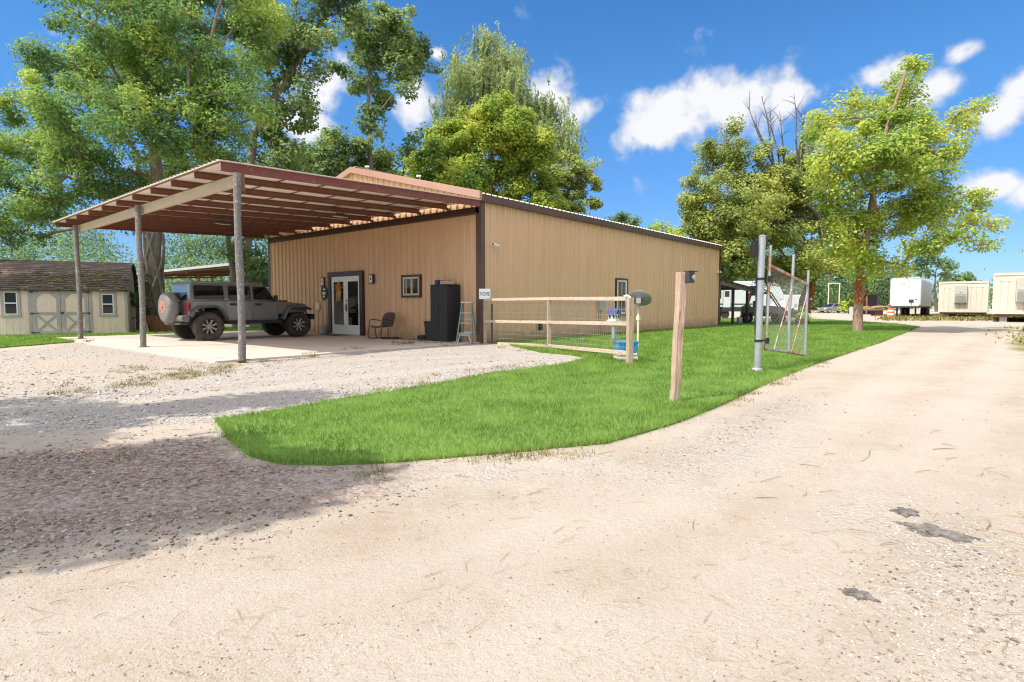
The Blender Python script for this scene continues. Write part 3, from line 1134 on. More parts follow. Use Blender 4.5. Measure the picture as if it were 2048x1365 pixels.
for k, y in enumerate(CY):
    m = MB()
    mt = M['fascia_red'] if k in (0, 10) else M['red_oxide']
    xa, xb = (CX0, CX1 - .14) if k else (CX0, CX1 - .02)
    dep = .15 if k else .18
    a, b = (xa, y, cz(xa)), (xb, y, cz(xb))
    up = Vector((0, 0, 1))
    sgn = -1 if k else 1
    m.beam((xa, y, cz(xa) - dep / 2), (xb, y, cz(xb) - dep / 2), .008, dep)
    m.beam((xa, y + .03 * sgn, cz(xa) - .005), (xb, y + .03 * sgn, cz(xb) - .005), .052, .006)
    m.beam((xa, y + .03 * sgn, cz(xa) - dep + .004), (xb, y + .03 * sgn, cz(xb) - dep + .004), .052, .006)
    m.build('purlin', mt, cp)
xs = [CX0 + .75 + 1.03 * i for i in range(7)]
for x in xs:
    m = MB()
    m.beam((x, CY[0] + .07, cz(x) - .012), (x, CY[-1] - .02, cz(x) - .012), .045, .014)
    m.build('bridging_strap', M['red_oxide'], cp)
# roof sheet (ribs run with the purlins, their ends show along the outer edge)
sh = MB()
y = CY[0] - .07
prof = []
while y < CY[-1] + .12:
    prof += [(y, 0), (y + .10, 0), (y + .12, .032), (y + .16, .032), (y + .18, 0)]
    y += .20
o = len(sh.v)
for yy, hh in prof:
    sh.v.append(Vector((CX0 - .06, yy, cz(CX0 - .06) + .012 + hh)))
    sh.v.append(Vector((CX1 + .0, yy, cz(CX1) + .012 + hh)))
for i in range(len(prof) - 1):
    k = o + 2 * i
    sh.f.append((k, k + 1, k + 3, k + 2))
yA, yB = CY[0] - .07, prof[-1][0]
sheet = sh.build('roof_sheet', M['roof_metal'], cp, recalc=False)
un = MB()
un.prism([(CX0 - .06, cz(CX0 - .06)), (CX1, cz(CX1)), (CX1, cz(CX1) + .008), (CX0 - .06, cz(CX0 - .06) + .008)], 'y', yA, yB)
un.build('underside', M['cream_sheet'], sheet)
# edge channel along the outer side
m = MB()
m.b2((CX0 - .03, CY[0] + .01, Z0 - .04), (CX0 - .022, CY[-1] - .01, Z0 + .0))
m.build('edge_trim', M['red_oxide'], cp)
bm_ = MB()
p1, p3 = gp(487, 725.5), gp(155.8, 681.3)
PX = 5.30
bx = PX + .10
bm_.beam((bx, 11.66, 3.672), (bx, 23.35, 3.672), .008, .235)
bm_.beam((bx + .03, 11.66, 3.787), (bx + .03, 23.35, 3.787), .06, .006)
bm_.beam((bx + .03, 11.66, 3.554), (bx + .03, 23.35, 3.554), .06, .006)
bm_.build('beam', M['galv_beam'], cp)
for y in (11.57, 17.22, 23.12):
    pm = MB()
    pts = [(PX + .01 * math.sin(z * 2 + y), y + .012 * math.sin(z * 1.7 + 2 * y), z) for z in np.linspace(.0, 3.76, 9)]
    pm.tube(pts, [.071 + .004 * math.sin(i * 1.9) for i in range(9)], 14)
    po = pm.build('post', M['old_pipe'], cp, smooth=50)
    bp = MB()
    bp.box((PX, y, .056), (.26, .24, .012))
    bp.build('base_plate', M['rusty'], po)
# corner bracket at the near post, ledger and clips at the wall
m = MB()
m.b2((PX + .09, 11.60, 3.44), (PX + .17, 11.68, 3.78))
m.build('bracket', M['red_oxide'], cp)
m = MB()
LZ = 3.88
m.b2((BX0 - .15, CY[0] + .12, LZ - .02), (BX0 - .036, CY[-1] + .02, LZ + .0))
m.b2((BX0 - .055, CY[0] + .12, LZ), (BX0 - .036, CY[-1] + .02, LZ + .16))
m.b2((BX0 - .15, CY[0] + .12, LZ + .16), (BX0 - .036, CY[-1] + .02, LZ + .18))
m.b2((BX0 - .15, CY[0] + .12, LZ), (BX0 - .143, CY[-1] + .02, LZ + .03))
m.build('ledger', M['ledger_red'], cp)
for y in CY[1:-1]:
    m = MB()
    m.b2((CX1 - .20, y - .005, cz(CX1) - .148), (BX0 - .05, y + .075, cz(CX1) - .133))
    m.b2((CX1 - .13, y + .01, LZ + .18), (CX1 - .06, y + .06, cz(CX1) - .19 + .10))
    m.build('purlin_clip', M['rv_dark'], cp)
for (u, v, wv) in ((681, 418, 0), (447, 466, 1)):
    y = CY[3] if wv == 0 else CY[6]
    pnt = onY(u, v, y - .3)
    f = thing('ceiling_light', ('flat dark lamp hanging under the purlins near the front of the carport' if wv == 0 else
                                'dark strip lamp hanging under the purlins deep in the carport'), 'lamp', (pnt[0], pnt[1], 0))
    m = MB()
    zc = cz(pnt[0]) - .30
    m.box((0, 0, zc), (.55, .16, .05)).box((0, 0, zc + .05), (.30, .10, .05))
    for s in (-1, 1):
        m.tube([(s * .22, 0, zc + .02), (s * .28, 0, cz(pnt[0]) - .03)], .008, 6)
    m.build('housing', M['rv_dark'], f, bevel=.01)
    m = MB()
    m.box((0, 0, zc - .030), (.44, .11, .012))
    m.build('lens', M['warm_lamp'], f)

def text_mesh(name, body, size, m, parent, loc, rot, center=False, space=1.0, extrude=.001, offset=0.0):
    cu = bpy.data.curves.new(name, 'FONT')
    cu.body, cu.size, cu.space_character, cu.extrude, cu.offset = body, size, space, extrude, offset
    if center:
        cu.align_x = cu.align_y = 'CENTER'
    tmp = bpy.data.objects.new(name, cu)
    COL.objects.link(tmp)
    me = bpy.data.meshes.new_from_object(tmp)
    bpy.data.objects.remove(tmp)
    me.materials.clear()
    me.materials.append(m)
    me.name = name
    o = bpy.data.objects.new(name, me)
    COL.objects.link(o)
    o.parent = parent
    o.location = loc
    o.rotation_euler = rot
    return o


# ------------------------------------------------------------------ off-road vehicle under the carport
def wheel(parent, x, y, side, tm, R0=.435, W=.31, rim_r=.245):
    rot = Matrix.Translation((x, y, R0)) @ Matrix.Rotation(R(90) * (1 if side < 0 else -1), 4, 'X')   # local +z points outward
    t = MB()
    h = W / 2
    t.lathe([(rim_r, -h * .8), (R0 - .07, -h), (R0 - .025, -h * .92), (R0 - .008, -h * .6), (R0 - .008, h * .6), (R0 - .025, h * .92), (R0 - .07, h), (rim_r + .03, h * .86), (rim_r, h * .74), (rim_r - .012, h * .2), (rim_r - .012, -h * .6)], 48, rot)
    for k in range(40):
        a = 2 * math.pi * k / 40
        for (zz, off) in ((h * .68, 0), (-h * .68, .5), (h * .2, .3), (-h * .22, .8)):
            aa = a + off * 2 * math.pi / 40
            mm = rot @ Matrix.Rotation(aa, 4, 'Z') @ Matrix.Translation((R0 - .006, 0, zz)) @ Matrix.Rotation(.35 if zz > 0 else -.35, 4, 'X')
            t.box((0, 0, 0), (.022, .044, h * .42), 0, mm)
        if k % 2 == 0:
            t.box((0, 0, 0), (.05, .035, .02), 0, rot @ Matrix.Rotation(a, 4, 'Z') @ Matrix.Translation((R0 - .045, 0, h * .95)))
    to = t.build('wheel', tm, parent, smooth=30)
    r = MB()
    r.lathe([(rim_r, h * .74), (rim_r - .03, h * .70), (rim_r - .035, h * .05), (.0, h * .0)], 40, rot, caps=False)
    ro = r.build('rim', M['black_satin'], to, smooth=30)
    sp = MB()
    for k in range(8):
        a = 2 * math.pi * (k + .5) / 8
        for o_ in (-.11, .11):
            p = rot @ Vector((.055 * math.cos(a), .055 * math.sin(a), h * .50))
            q_ = rot @ Vector(((rim_r - .012) * math.cos(a + o_), (rim_r - .012) * math.sin(a + o_), h * .66))
            sp.beam(p, q_, .022, .03)
    sp.lathe([(.072, h * .2), (.068, h * .52), (.04, h * .58), (0.01, h * .6)], 16, rot)
    sp.build('spokes', M['alloy'], to, bevel=.004)
    return to


JEEP = thing('off_road_car', 'grey four-door off-road car with covered spare wheel parked under the carport', 'car', (9.08, 19.60, .05))
JP = M['jeep_paint']
# tub with cut wheel arches
tub = MB()
side_poly = [(-2.02, 1.24), (.82, 1.24), (.82, .60), (-.93, .60), (-1.0, .82), (-1.14, 1.0), (-1.30, 1.06), (-1.72, 1.06), (-1.88, .98), (-1.98, .74), (-2.06, .74)]
tub.prism(side_poly, 'y', -.80, .80)
tub.build('body', JP, JEEP, bevel=.03, smooth=35)
hd = MB()


def hring(x, hw, z1, zb):
    return [(x, -hw, zb), (x, -hw, z1 - .09), (x, -hw + .06, z1 - .015), (x, -hw + .2, z1), (x, hw - .2, z1), (x, hw - .06, z1 - .015), (x, hw, z1 - .09), (x, hw, zb)]


hd.loft([hring(.825, .765, 1.255, .80), hring(1.3, .71, 1.235, .84), hring(1.86, .63, 1.185, .84), hring(1.93, .61, 1.14, .84)])
hood = hd.build('hood', JP, JEEP, bevel=.012, smooth=40)
cowl = MB()
cowl.box((.98, 0, 1.262), (.26, .70, .03)).box((1.30, 0, 1.262), (.36, .42, .045))
cowl.build('hood_scoop', M['black_satin'], hood, bevel=.01)
ch = MB()
ch.b2((-2.0, -.52, .50), (2.05, .52, .66)).b2((.9, -.58, .62), (1.9, .58, .86)).b2((-2.0, -.6, .6), (-1.0, .6, .9))
for xx in (-1.5, 1.5):
    ch.tube([(xx, -.75, .435), (xx, .75, .435)], .055, 10)
    ch.lathe([(.05, -.12), (.14, -.05), (.14, .05), (.05, .12)], 14, Matrix.Translation((xx, .1, .435)) @ Matrix.Rotation(R(90), 4, 'Y'))
ch.build('chassis', M['rv_dark'], JEEP)


def yside(z):
    return .79 - .105 * (z - 1.24) / .64


top = MB()


def tring(x, z, x_in=0):
    h = yside(z)
    return h


zb, zt = 1.24, 1.83
xb0, xb1, xt0, xt1 = -2.03, .80, -1.96, .30
rings = []
for (z, x0, x1, ins) in ((zb, xb0, xb1, 0), (zt - .09, -1.985, .30 + (.5 * (.09 + .0) / .59), .0), (zt - .03, -1.96, .34, .02), (zt + .01, -1.90, .27, .085)):
    h = yside(z) - ins
    rings.append([(x0, -h, z), (x1, -h * .985, z), (x1, h * .985, z), (x0, h, z)])
top.loft(rings)
ht = top.build('hardtop', JP, JEEP, bevel=.035, smooth=40)
rl = MB()
rl.b2((-1.86, -.60, zt + .012), (.22, .60, zt + .026)).b2((-.90, -.62, zt + .026), (-.87, .62, zt + .032))
rl.build('roof_panel', JP, ht, bevel=.01)
for s in (-1, 1):
    gu = MB()
    gu.beam((-1.94, s * (yside(zt) + .012), zt - .015), (.34, s * (yside(zt) + .012), zt - .015), .022, .03)
    gu.build('drip_rail', JP, ht, bevel=.005)


def round_poly(poly, r=.05, seg=4):
    out = []
    n = len(poly)
    for i in range(n):
        p, a, b = (Vector(poly[i]).to_2d(), Vector(poly[i - 1]).to_2d(), Vector(poly[(i + 1) % n]).to_2d())
        u_, v_ = (a - p).normalized(), (b - p).normalized()
        s_, e_ = p + u_ * r, p + v_ * r
        for k in range(seg + 1):
            t = k / seg
            out.append(tuple((s_.lerp(p, t)).lerp(p.lerp(e_, t), t)))
    return out


def side_win(poly, s, name, m, dep=.012, off=.0, r=.05):
    w_ = MB()
    pl = round_poly(poly, r)
    n = len(pl)
    lo = [(x, s * (yside(z) - .02), z) for x, z in pl]
    hi = [(x, s * (yside(z) + dep + off), z) for x, z in pl]
    w_.loft([lo, hi])
    return w_.build(name, m, JEEP if name != 'pane' else None)


WINS = [[(-1.86, 1.31), (-1.00, 1.31), (-1.00, 1.71), (-1.86, 1.71)], [(-.82, 1.31), (-.14, 1.31), (-.14, 1.71), (-.82, 1.71)], [(-.01, 1.31), (.66, 1.31), (.40, 1.70), (-.01, 1.71)]]
for s in (-1, 1):
    for pl in WINS:
        cx = sum(p[0] for p in pl) / 4
        big = [(x + (.022 if x > cx else -.022), z + (.022 if z > 1.5 else -.022)) for x, z in pl]
        sl = side_win(big, s, 'window_seal', M['black_satin'], .006)
        gp_ = side_win(pl, s, 'window', M['glass_dark'], .010)
    # doors, proud of the tub, with black handles
    for (pl, hx) in (([(-.955, .66), (-.955, .70), (-.93, .88), (-.90, 1.235), (-.115, 1.235), (-.115, .66)], -.80), ([(-.095, .66), (-.095, 1.235), (.76, 1.235), (.76, .80), (.70, .66)], .02)):
        if hx < -.5:
            pl = [(-.86, .66), (-.93, .86), (-.94, 1.235), (-.115, 1.235), (-.115, .66)]
        d = MB()
        d.prism(pl, 'y', s * .80, s * .822)
        do = d.build('door', JP, JEEP, bevel=.010, smooth=35)
        h = MB()
        h.box((hx + .09, s * .838, 1.135), (.20, .03, .042)).box((hx + .09, s * .828, 1.135), (.23, .012, .07))
        h.build('handle', M['black_satin'], do, bevel=.006)
        for zz in (.78, 1.10):
            hg = MB()
            hg.box((hx + .72, s * .83, zz), (.10, .02, .035))
            hg.build('hinge', JP, do, bevel=.004)
    # fender flares
    for (path, xo) in (([(.90, .64), (1.08, 1.00), (1.18, 1.10), (1.78, 1.10), (2.02, 1.00)], 0), ([(-.90, .64), (-1.08, .98), (-1.24, 1.11), (-1.76, 1.10), (-1.95, .98), (-2.04, .78)], 0)):
        f = MB()
        outer = [Vector((x, z)) for x, z in path]
        inner = []
        c = Vector((1.5 if path[0][0] > 0 else -1.5, .44))
        for p in outer:
            inner.append(p + (c - p).normalized() * .075)
        r1 = []
        for i, p in enumerate(outer):
            y0, y1 = s * (.62 if path[0][0] > 0 else .79), s * .955
            q_ = inner[i]
            r1.append([(p.x, y0, p.y), (p.x, y1 - s * .02, p.y - .01), (q_.x, y1, q_.y), (q_.x, y1 - s * .03, q_.y - .005), (q_.x, y0, q_.y)])
        f.loft(r1)
        f.build('fender_flare', M['jeep_flare'], JEEP, bevel=.008, smooth=40)
    st = MB()
    st.b2((-.92, s * .78, .50), (.92, s * .90, .60))
    st.build('rock_rail', M['black_satin'], JEEP, bevel=.025)
    mr = MB()
    mr.box((.62, s * 1.00, 1.34), (.09, .17, .21)).box((.64, s * .86, 1.27), (.05, .16, .05))
    mr.build('mirror', M['black_satin'], JEEP, bevel=.025)
    tl = MB()
    tl.b2((-2.10, s * .60, .92), (-1.985, s * .828, 1.20))
    tlo = tl.build('tail_light', M['red_lens'], JEEP, bevel=.02)
    tl = MB()
    tl.b2((-2.115, s * .66, .99), (-2.10, s * .77, 1.13))
    tl.b2((-2.07, s * .826, .99), (-2.00, s * .836, 1.13))
    tl.build('lamp_frame', M['rv_dark'], tlo, bevel=.005)
    hl = MB()
    hl.lathe([(.09, 0), (.088, .03), (.05, .045), (.0, .05)], 18, Matrix.Translation((1.955, s * .45, 1.02)) @ Matrix.Rotation(R(90), 4, 'Y'))
    hl.build('headlight', M['warm_lamp'], JEEP, smooth=40)
    for xx in (-1.5, 1.5):
        wheel(JEEP, xx, s * .80, s, M['rubber_dusty'] if (xx < 0 and s < 0) else M['rubber'])
# hood name decal on the side of the hood: dark lettering
text_mesh('hood_lettering', 'RUBICON', .10, M['black_text'], hood, (1.16, -.738, 1.065), (R(90), 0, R(8.0)), space=1.25)
# windscreen, rear glass, grille, bumpers
ws = MB()
xl = lambda z: xb1 + (xt1 + .045 - xb1) * (z - zb) / (zt - .09 - zb)
ws.loft([[(xl(z) - .01, -yside(z) * .985 + .07, z), (xl(z) + .012, -yside(z) * .985 + .07, z), (xl(z) + .012, yside(z) * .985 - .07, z), (xl(z) - .01, yside(z) * .985 - .07, z)] for z in (1.29, 1.72)])
ws.build('windscreen', M['glass_dark'], JEEP)
rg = MB()
rg.loft([[(-2.03 + .06 * (z - zb) / .5 - .008, -.60, z), (-2.03 + .06 * (z - zb) / .5 + .02, -.60, z), (-2.03 + .06 * (z - zb) / .5 + .02, .60, z), (-2.03 + .06 * (z - zb) / .5 - .008, .60, z)] for z in (1.28, 1.72)])
rg.build('rear_window', M['glass_dark'], JEEP)
tg = MB()
tg.b2((-2.045, -.57, .78), (-2.0, .62, 1.23)).b2((-2.19, -.16, .86), (-2.03, .16, 1.18))
tg.build('tailgate', JP, JEEP, bevel=.015)
gr = MB()
gr.b2((1.93, -.60, .84), (1.965, .60, 1.15))
go = gr.build('grille', JP, JEEP, bevel=.01)
gs = MB()
for k in range(7):
    gs.b2((1.963, -.30 + k * .1 - .03, .90), (1.972, -.30 + k * .1 + .03, 1.10))
gs.build('grille_slots', M['rv_dark'], go)
fb = MB()
fb.b2((2.00, -.80, .60), (2.17, .80, .80)).b2((1.85, -.3, .6), (2.05, .3, .74))
fb.tube([(2.18, -.25, .8), (2.18, -.22, .92), (2.18, .22, .92), (2.18, .25, .8)], .025)
fb.build('front_bumper', M['black_satin'], JEEP, bevel=.03)
rb = MB()
rb.prism([(-2.05, .60), (-2.25, .62), (-2.28, .70), (-2.26, .79), (-2.03, .80)], 'y', -.84, .84)
rb.build('rear_bumper', M['bumper_dirty'], JEEP, bevel=.02)
hi = MB()
hi.b2((-2.42, -.05, .50), (-2.05, .05, .58)).b2((-2.22, -.42, .50), (-2.14, .42, .57)).tube([(-2.40, -.11, .55), (-2.40, .11, .55)], .03)
hi.build('tow_hitch', M['trailer_grey'], JEEP, bevel=.006)
# spare wheel under a crumpled vinyl cover
sc = Matrix.Translation((-2.17, .0, 1.03)) @ Matrix.Rotation(R(-90), 4, 'Y') @ Matrix.Diagonal((1.10, 1.10, 1.08, 1))
sp = MB()
sp.lathe([(.10, -.0), (.38, .0), (.425, .03), (.435, .10), (.432, .22), (.41, .275), (.36, .30), (.25, .305), (.12, .30), (.0, .298)], 56, sc, jitter=.006)
spo = sp.build('spare_wheel_cover', M['cover_vinyl'], JEEP, smooth=60)
em = MB()
pts = []
r_ = random.Random(5)
for k in range(44):
    a = 2 * math.pi * k / 44
    rr = .25 if k % 2 else .19
    rr *= r_.uniform(.72, 1.2)
    pts.append((rr * math.cos(a) * .85 + .02, rr * math.sin(a) * 1.0))
em.prism(pts, 'z', .298, .3085, sc)
emo = em.build('print', M['orange_print'], spo)
em = MB()
em.prism([(.05 * math.cos(a) * (1.3 if i % 2 else .7), .045 * math.sin(a) * (1.2 if i % 3 else .6)) for i, a in enumerate(np.linspace(0, 6.0, 13))], 'z', .3088, .310, sc)
em.build('print_mark', M['rv_dark'], emo)

# ------------------------------------------------------------------ things along the front wall
# oval sign, round plaque, two wall lamps
p = onX(650.5, 586, BX0)
s_ = thing('oval_sign', 'black oval sign with white marks on the wall left of the door', 'sign', (BX0 - .036, p[1], p[2]))
rotx = Matrix.Rotation(R(-90), 4, 'Y')
m = MB()
m.lathe([(.30, 0), (.30, .018), (.285, .024), (.0, .024)], 36, rotx @ Matrix.Diagonal((1, .72, 1, 1)))
m.build('board', M['black_plastic'], s_, smooth=40)
m = MB()
m.prism([(.05, .10), (-.10, .10), (-.025, .20)][::1], 'x', -.030, -.026, Matrix.Rotation(0, 4, 'X'))
m.b2((-.030, -.11, -.03), (-.026, .11, .02)).b2((-.030, -.09, -.075), (-.026, .09, -.05))
m.prism([(.09, -.12), (-.09, -.12), (0, -.21)], 'x', -.030, -.026)
m.build('marks', M['white_plain'], s_)
p = onX(637.5, 613.5, BX0)
s_ = MB()
s_.lathe([(.165, .0), (.165, .03), (.15, .04), (.0, .042)], 32, rotx)
tag(s_.build('round_plaque', M['cream'], smooth=40, loc=(BX0 - .036, p[1], p[2])), 'round cream plaque on the wall below the oval sign', 'plaque')
for (u, v, lb) in ((650, 564, 'white wall lamp above the oval sign left of the door'), (747, 558.5, 'white wall lamp on the wall right of the glazed door')):
    p = onX(u, v, BX0)
    s_ = thing('wall_lamp', lb, 'lamp', (BX0 - .034, p[1], p[2]), 0, 'lamps either side of the door')
    m = MB()
    m.b2((-.03, -.11, -.17), (0, .11, .17)).b2((-.10, -.10, .13), (-.03, .10, .16)).b2((-.10, -.115, -.16), (-.03, -.095, .16)).b2((-.10, -.10, -.17), (-.03, .10, -.145))
    m.build('back_plate', M['brown_paint'], s_, bevel=.005)
    m = MB()
    m.b2((-.095, -.093, -.14), (-.031, .095, .128))
    m.build('shade', M['warm_lamp'], s_, bevel=.015)
    m = MB()
    m.lathe([(.03, -.10), (.04, -.098), (.03, -.0955), (.0, -.0953)][::-1], 12, Matrix.Rotation(R(90), 4, 'Y') @ Matrix.Translation((0, 0, 0)))
    m.build('knob', M['brown_paint'], s_)
# door swag of autumn flowers
p = onX(683.5, 590, BX0)
sw = thing('door_swag', 'autumn flower swag hanging on the left leaf of the glazed door', 'wreath', (BX0 - .10, p[1], p[2]))
m = MB()
for k in range(120):
    t = random.random()
    z = .46 - t * .58
    wd = .05 + .13 * math.sin(min(1, t * 1.25) * math.pi)
    c = (-.03 + random.uniform(-.03, .03), random.gauss(0, wd * .55), z)
    m.rock(c, (.035, .04, .045))
m.build('flowers', M['autumn'], sw)
m = MB()
for k in range(110):
    a = random.gauss(0, .8)
    L = random.uniform(.12, .26)
    z0 = random.uniform(-.12, .18)
    m.tube([(-.02, 0, z0), (-.05 + random.uniform(-.03, .03), math.sin(a) * L * .5, z0 - math.cos(a) * L * .3), (-.04, math.sin(a) * L * .8, z0 - L * .75)], [.008, .011, .002], 4)
m.build('straw_stems', M['straw'], sw)
# stone block and mat by the door
p = gp(655, 669, .05)
m = MB()
m.box((0, 0, .16), (.22, .30, .32))
tag(m.build('stone_block', M['stone_grey'], bevel=.05, loc=(BX0 - .18, onX(655, 668, BX0)[1], .05)), 'small pale grey stone block on the pad left of the door', 'stone')
m = MB()
m.box((0, 0, .009), (.62, 1.05, .018))
tag(m.build('door_mat', M['mat_brown'], bevel=.006, loc=(BX0 - .55, (yl + yr) / 2 - .02, .052)), 'flat brown door mat in front of the glazed door', 'mat')
# lawn chair: bent tube frame, shell seat
p = gp(786, 678.5, .05)
chx = thing('lawn_chair', 'dark brown metal lawn chair with curved arms against the wall', 'chair', (11.72, 15.50, .05), R(188))
m = MB()
for s in (-1, 1):
    y = s * .29
    m.tube([(-.36, y, .02), (.22, y, .02), (.31, y, .045), (.34, y, .12), (.30, y, .34), (.27, y, .56), (.22, y, .63), (.12, y, .645), (-.20, y, .60)], .017, 8)
    m.tube([(-.20, y, .60), (-.24, y * .97, .58)], .017, 8)
    m.tube([(.0, y, .38), (.02, y, .2), (-.06, y, .02)], .015, 8)
m.tube([(-.36, -.29, .02), (-.40, -.24, .02), (-.40, .24, .02), (-.36, .29, .02)], .017, 8)
m.build('frame', M['brown_paint'], chx, smooth=50)
m = MB()
rr = [[(x, y, .40 + .03 * abs(y) / .25 + zz) for y in np.linspace(-.25, .25, 7)] + [(x, y, .385 + .03 * abs(y) / .25 + zz) for y in np.linspace(.25, -.25, 7)]
      for x, zz in ((.27, -.03), (.24, .012), (.1, 0), (-.1, -.02), (-.20, -.01))]
m.loft(rr)
m.build('seat', M['brown_paint'], chx, smooth=50)
m = MB()
rr = []
for z, x, hw in ((.40, -.20, .25), (.50, -.25, .275), (.65, -.30, .285), (.76, -.34, .27), (.83, -.365, .22), (.865, -.375, .13), (.872, -.377, .05)):
    rr.append([(x - .04 * (1 - (y / .3) ** 2), y, z) for y in np.linspace(-hw, hw, 7)] + [(x - .016 - .04 * (1 - (y / .3) ** 2), y, z) for y in np.linspace(hw, -hw, 7)])
m.loft(rr)
m.build('backrest', M['brown_paint'], chx, smooth=50)
# black tall locker and what stands on it
lk = thing('storage_locker', 'tall black resin storage locker standing against the front wall', 'locker', (12.22, 12.98, .05))
W_, D_, H_ = .76, .52, 1.71
m = MB()
m.b2((-D_ / 2, -W_ / 2, 0), (D_ / 2, W_ / 2, H_))
for k in range(7):
    xx = -D_ / 2 + .05 + k * .07
    m.b2((xx, -W_ / 2 - .012, .06), (xx + .045, -W_ / 2, H_ - .06))
bo = m.build('cabinet_body', M['black_plastic'], lk, bevel=.006)
for s in (-1, 1):
    m = MB()
    a, b = (s * .006, s * (W_ / 2 - .012))
    m.b2((-D_ / 2 - .02, min(a, b), .05), (-D_ / 2 - .001, max(a, b), H_ - .04))
    nz_ = 34
    for k in range(nz_):
        z = .08 + k * (H_ - .16) / nz_
        for j in range(7):
            y = min(a, b) + .02 + j * (abs(a - b) - .03) / 7
            if (k + j) % 2 == 0:
                m.b2((-D_ / 2 - .027, y, z), (-D_ / 2 - .02, y + .042, z + .036))
    d = m.build('door', M['black_plastic'], lk)
    m = MB()
    m.tube([(-D_ / 2 - .02, s * .05, .86), (-D_ / 2 - .05, s * .05, .89), (-D_ / 2 - .05, s * .05, 1.02), (-D_ / 2 - .02, s * .05, 1.05)], .012, 6)
    m.build('handle', M['rv_dark'], d)
m = MB()
m.b2((-D_ / 2 - .02, -W_ / 2 - .015, H_), (D_ / 2, W_ / 2 + .015, H_ + .03))
m.build('cabinet_top', M['black_plastic'], lk, bevel=.008)
m = MB()
m.lathe([(.075, 0), (.08, .01), (.085, .14), (.08, .145), (.07, .13)], 20)
tag(m.build('blue_tub', M['blue_plastic' if False else 'blue_dark'], smooth=40, loc=(12.10, 13.20, 1.791)), 'small dark blue tub on top of the black locker', 'tub')
m = MB()
m.b2((-.12, -.20, 0), (.12, .20, .09)).b2((-.07, -.12, .09), (.05, .08, .12))
tag(m.build('tan_box', M['terracotta'], bevel=.01, loc=(12.20, 12.86, 1.791)), 'flat tan box on top of the black locker beside the tub', 'box')
m = MB()
m.b2((-.02, -.30, 0), (.02, .30, .016))
tag(m.build('tool_handle', M['rv_dark'], bevel=.004, loc=(12.18, 12.98, 1.913), ), 'dark tool lying across the tan box on the locker', 'tool')
bn = thing('waste_bin', 'small black waste bin beside the tall black locker', 'bin', (12.18, 13.56, .05))
m = MB()
m.loft([[(-.15, -.14, 0), (.15, -.14, 0), (.15, .14, 0), (-.15, .14, 0)], [(-.18, -.17, .58), (.18, -.17, .58), (.18, .17, .58), (-.18, .17, .58)]])
m.build('tub', M['black_plastic'], bn, bevel=.015)
m = MB()
m.b2((-.195, -.185, .575), (.195, .185, .61))
m.build('rim', M['black_plastic'], bn, bevel=.01)
m = MB()
m.tube([(12.08, 13.60, .62), (12.3, 13.40, 1.05), (12.45, 13.32, 1.28)], .012, 6)
tag(m.build('broom_stick', M['red_oxide']), 'thin reddish stick leaning from the black bin to the wall', 'stick')
m = MB()
for k in range(5):
    m.tube([(12.15 + .16 * math.cos(a) * (1 - .06 * k), 13.98 + .17 * math.sin(a), .075 + .028 * k + .01 * math.sin(3 * a)) for a in np.linspace(0, 6.2, 20)], .014, 6)
m.tube([(12.0, 14.1, .07), (11.9, 14.6, .066), (12.05, 15.0, .066), (11.95, 15.3, .07)], .012, 6)
tag(m.build('hose_coil', M['cable'], smooth=60), 'coiled dark hose lying on the pad beside the black bin', 'hose')
m = MB()
m.box((0, 0, .02), (.34, .28, .04)).box((.02, 0, .05), (.2, .16, .03))
tag(m.build('dark_tray', M['rv_dark'], bevel=.01, loc=(11.85, 15.0, .052)), 'low dark tray on the pad under the lawn chair', 'tray')
# stepladder
ld = thing('step_ladder', 'weathered teal stepladder with metal treads at the building corner', 'ladder', (12.14, 11.97, .045), R(-62))
Hh = 1.18
for s in (-1, 1):
    m = MB()
    m.beam((s * .235, -.30, 0), (s * .145, 0, Hh), .030, .075, up=(0, 1, .3))
    m.build('side_rail', M['teal_fibre'], ld, bevel=.004)
for s in (-1, 1):
    m = MB()
    m.beam((s * .22, .36, 0), (s * .135, .04, Hh), .028, .05, up=(0, 1, -.3))
    m.build('rear_leg', M['teal_fibre'], ld, bevel=.004)
for k in range(3):
    t = (k + 1) / 4
    m = MB()
    m.box((0, -.30 * (1 - t), Hh * t), (2 * (.235 - .09 * t) - .03, .085, .022))
    m.build('tread', M['aluminium'], ld, bevel=.003)
m = MB()
m.box((0, .02, Hh + .012), (.36, .14, .035))
m.build('top_cap', M['aluminium'], ld, bevel=.006)
m = MB()
m.beam((-.14, -.27, .22), (-.215, -.295, .0), .02, .03).beam((.14, -.27, .22), (.215, -.295, .0), .02, .03)
m.beam((-.18, -.255, .24), (.18, -.255, .24), .03, .03).beam((-.2, .28, .3), (.2, .28, .3), .015, .03).beam((-.17, .17, .7), (.17, .17, .7), .015, .03)
m.build('brace', M['aluminium'], ld)

